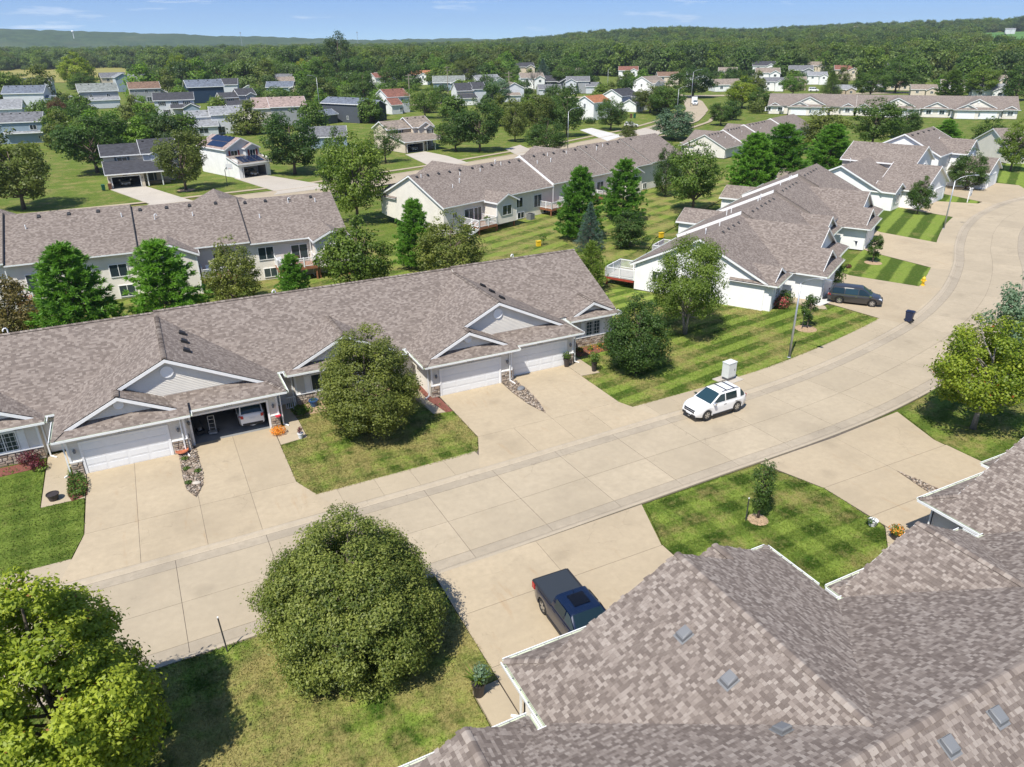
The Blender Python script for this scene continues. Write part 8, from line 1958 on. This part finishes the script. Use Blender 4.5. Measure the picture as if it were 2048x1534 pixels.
# river rock strips between the driveways
def rocks(label, pts, n, smin, smax, seed=1, extra=()):
    t = thing('rock_strip', label, 'rock strip'); MB().prism(pts, 0, .03).build('soil', 'joint', t)
    rs = np.random.RandomState(seed); V = []; F = []; T = []; xs = [p[0] for p in pts]; ys = [p[1] for p in pts]; c = 0
    while c < n:
        x, y = rs.uniform(min(xs), max(xs)), rs.uniform(min(ys), max(ys)); ins = False
        for (x0, y0), (x1, y1) in zip(pts, pts[1:] + pts[:1]):
            if (y0 > y) != (y1 > y) and x < (x1 - x0) * (y - y0) / (y1 - y0) + x0: ins = not ins
        if not ins: continue
        s = rs.uniform(smin, smax); a = rs.rand() * 6.28; i = len(V); tn = rs.rand(); sq = rs.uniform(.55, .9); z0 = .035 + rs.rand() * .05
        for r_, z in ((.7, -.4), (1, .1), (.62, .62)):
            for k in range(6):
                th = 2 * math.pi * k / 6; px, py = s * r_ * math.cos(th) * rs.uniform(.85, 1.1), s * sq * r_ * math.sin(th) * rs.uniform(.85, 1.1)
                V.append((x + px * math.cos(a) - py * math.sin(a), y + px * math.sin(a) + py * math.cos(a), z0 + z * s * .7))
        for r_ in range(2):
            for k in range(6): q = i + r_ * 6; F.append((q + k, q + (k + 1) % 6, q + 6 + (k + 1) % 6, q + 6 + k))
        F.append(tuple(i + 12 + k for k in range(6))); T += [tn] * 18; c += 1
    me = bpy.data.meshes.new('rocks'); me.from_pydata(V, [], F); me.materials.append(M['rock']); me.attributes.new('tint', 'FLOAT', 'POINT').data.foreach_set('value', T); me.update()
    link('rocks', me, t, kind='stuff'); return t
rk1 = rocks('river rock strip with green tufts between the left driveways', [(-1.05, 47.4), (.05, 47.9), (.12, 44), (.0, 42.6), (-.5, 41.3), (-.95, 42.4), (-1.05, 44)], 620, .035, .09, 1)
for k, (x, y) in enumerate(((-.75, 46.3), (-.75, 44.9), (-.15, 44.3), (-.8, 43.1))):
    t = thing('grass_tuft', ('dark green tuft nearest the garage in the left rock strip', 'second dark green tuft from the garage in the left rock strip', 'dark green tuft on the right side of the left rock strip', 'dark green tuft nearest the street in the left rock strip')[k], 'tuft', (x, y, .05)); plant(t, 40, 150, .24, .2, .05, 'lf_green', (0, 0, 0))
def boulder(label, x, y, r, mat):
    b = MB(); b.lathe([(r * .75, 0), (r, r * .25), (r * .8, r * .55), (r * .35, r * .75)], 9); o = b.build('boulder', mat, smooth=True); o.location = (x, y, .03); o.rotation_euler = (0, 0, 1.1 * x); o.scale = (1.15, .8, .7); tag(o, label, 'boulder')
boulder('pale round boulder in the left rock strip', -.35, 42.9, .26, 'pale'); boulder('flat brown boulder in the left rock strip', -.45, 44.55, .3, 'stone'); boulder('dark boulder at the head of the middle rock strip', 23.45, 45.6, .38, 'vent_grey')
rocks('pale river rock strip between the middle driveways', [(22.65, 47.4), (23.75, 48.0), (23.85, 45), (23.55, 42.6), (23.2, 41.2), (22.75, 43), (22.6, 45.5)], 620, .035, .095, 2)
rocks('river rock strip in front of the near right garage', [(38.25, 19.0), (39.2, 19.0), (39.1, 22), (38.7, 24.2), (38.3, 22)], 420, .035, .085, 3)
rocks('river rock strip beside the navy pickup', [(15.0, 18.6), (15.95, 18.6), (15.9, 22), (15.5, 24.3), (15.05, 22)], 420, .035, .085, 4)
# things in the open garage
t = thing('hand_truck', 'grey hand truck standing inside the open garage', 'hand truck', (1.35, 49.3, .02), -5)
m = MB(); m.tube([(-.2, 0, .1), (-.2, .15, 1.25)], .03, 6).tube([(.2, 0, .1), (.2, .15, 1.25)], .03, 6)
for zz in (.4, .7, 1.0, 1.25): m.bar((-.2, .12 * zz, zz), (.2, .12 * zz, zz), .03, .03)
m.box(-.26, .26, -.38, .0, .1, .22); m.build('frame', 'galv', t)
for sg in (-1, 1): wheel(t, sg * .28, .05 * sg, .13, .08)
t = thing('lawn_mower', 'dark mower standing left of the hand truck inside the open garage', 'lawn mower', (.55, 49.6, .02), 10)
MB().box(-.26, .26, -.4, .35, .1, .32).build('deck', 'blackpl', t); MB().lathe([(.16, 0), (.16, .16), (.1, .2)], 10, c=(0, 0, .32)).build('engine', 'vent_grey', t); MB().tube([(-.22, .3, .25), (-.22, 1.0, .95), (.22, 1.0, .95), (.22, .3, .25)], .02, 6).build('handle', 'blackpl', t)
t = thing('cable_reel', 'pink hose reel hung at the stone corner of the open garage', 'hose reel', (5.62, 47.95, .95), 0); MB().lathe([(.2, -.04), (.2, .04)], 12).build('reel', 'flag_red', t)
# deck things
def adirondack(label, wx, wy, wz, rot):
    t = thing('deck_chair', label, 'chair', (wx, wy, wz), rot)
    MB().box(-.3, .3, -.3, .25, .32, .38).build('seat', 'white2', t); b = MB(); b.bar((0, .22, .36), (0, .55, 1.05), .58, .06, up=(0, -.2, 1)) if False else b.poly([(-.3, .22, .36), (.3, .22, .36), (.3, .55, 1.05), (-.3, .55, 1.05)]); b.poly([(-.3, .27, .34), (-.3, .6, 1.03), (.3, .6, 1.03), (.3, .27, .34)]); b.build('backrest', 'white2', t)
    for sx in (-.28, .28):
        MB().box(sx - .03, sx + .03, -.3, -.24, 0, .55).build('leg', 'white2', t); MB().box(sx - .05, sx + .05, -.32, .3, .55, .59).build('armrest', 'white2', t); MB().box(sx - .03, sx + .03, .2, .26, 0, .36).build('leg', 'white2', t)
def on(root_xy, rot, lx, ly): a, b = rot2(lx, ly, rot); return root_xy[0] + a, root_xy[1] + b
adirondack('white deck chair on the deck with red flowers', *on((-3.53, 92.42), 178.6, -16.7, 8.2), 1.63, 30)
adirondack('white deck chair on the deck behind the dark cone tree', *on((-3.53, 92.42), 178.6, -9.0, 8.0), 1.63, 10)
t = thing('flower_pot', 'pot of red flowers on the white deck', 'plant pot', (*on((-3.53, 92.42), 178.6, -18.2, 8.3), 1.61)); MB().lathe([(.18, 0), (.26, .5)], 10).build('pot', 'terra', t); plant(t, 50, 200, .4, .6, .08, 'lf_green', (0, 0, .4)); plant(t, 51, 160, .45, .6, .08, 'lf_flower_r', (0, 0, .65))
t = thing('flower_pot', 'pot of green plants on the deck of the cream gable row', 'plant pot', (*on((57.48, 108.87), 199, 18.2, 9.2), 1.1)); MB().lathe([(.2, 0), (.3, .4)], 10).build('pot', 'dark_pot', t); plant(t, 52, 220, .55, .8, .1, 'lf_green', (0, 0, .35))
t = thing('air_conditioner', 'grey air conditioner on the lawn behind the cream gable row', 'air conditioner', (*on((57.48, 108.87), 199, 8.3, 8.3), 0), 19); MB().box(-.45, .45, -.45, .45, .0, .9).build('case', 'vent_grey', t); MB().lathe([(.38, .9), (.38, .93), (.1, .95)], 14).build('fan_guard', 'vent_black', t)
# flags
def flag(label, x, y, z, rot):
    t = thing('flag', label, 'flag', (x, y, z), rot); MB().tube([(0, 0, -.2), (.5, -.5, 1.0)], .03, 6).build('pole', 'white2', t)
    for k in range(7): MB().box(.1, .9, -.52, -.50, .9 - .2 * (k + 1), .9 - .2 * k).build('stripe', 'flag_red' if k % 2 == 0 else 'white2', t)
    MB().box(.1, .5, -.525, -.521, .1, .9).build('canton', 'flag_blue', t)
flag('red white and blue flag on the garage side of the far stepped row', *at(1770, 395)[:2], 2.0, 20)
for k, (lab, px, py) in enumerate((('basketball hoop on a pole beside the solar panelled house', 455, 372),)):
    x, y = at(px, py); t = thing('basketball_hoop', lab, 'basketball hoop', (x, y, 0)); MB().tube([(0, 0, 0), (0, 0, 3.0), (.4, .3, 3.4)], .07, 6).build('pole', 'blackpl', t); MB().box(.3, 1.5, .25, .31, 3.0, 4.0).build('backboard', 'white2', t); MB().tube([(.7, .1, 3.15), (1.1, -.2, 3.15), (1.2, .1, 3.15)], .03, 5).build('rim', 'terra', t)
# power poles and lines in the distance
pp = []
for lab, px, py, h in (('wooden power pole beside the small orange roofed house', 818, 172, 15), ('wooden power pole behind the bright rounded tree', 895, 160, 17), ('grey power pole right of the pale roofed house', 1018, 178, 17)):
    x, y = at(px, py); x *= .72; y *= .72; h *= .8
    t = thing('power_pole', lab, 'power pole', (x, y, 0)); MB().tube([(0, 0, 0), (0, 0, h)], [.22, .15], 7).build('pole', 'wood_pole', t)
    for k in range(2): MB().box(-1.5, 1.5, -.1, .1, h - .8 - k * 1.4, h - .6 - k * 1.4).build('crossarm', 'wood_pole', t)
    pp.append(Vector((x, y, h - .6)))
for a, b in zip(pp, pp[1:]):
    m = MB()
    for dz in (0, -1.4):
        pts = [a.lerp(b, k / 10) + Vector((0, 0, dz - 1.6 * 4 * (k / 10) * (1 - k / 10))) for k in range(11)]; m.tube(pts, .05, 4, cap=False)
    o = m.build('power_line', 'dark'); tag(o, 'dark power line slung between the power poles ' + ('at left' if a is pp[0] else 'at right'), 'power line')
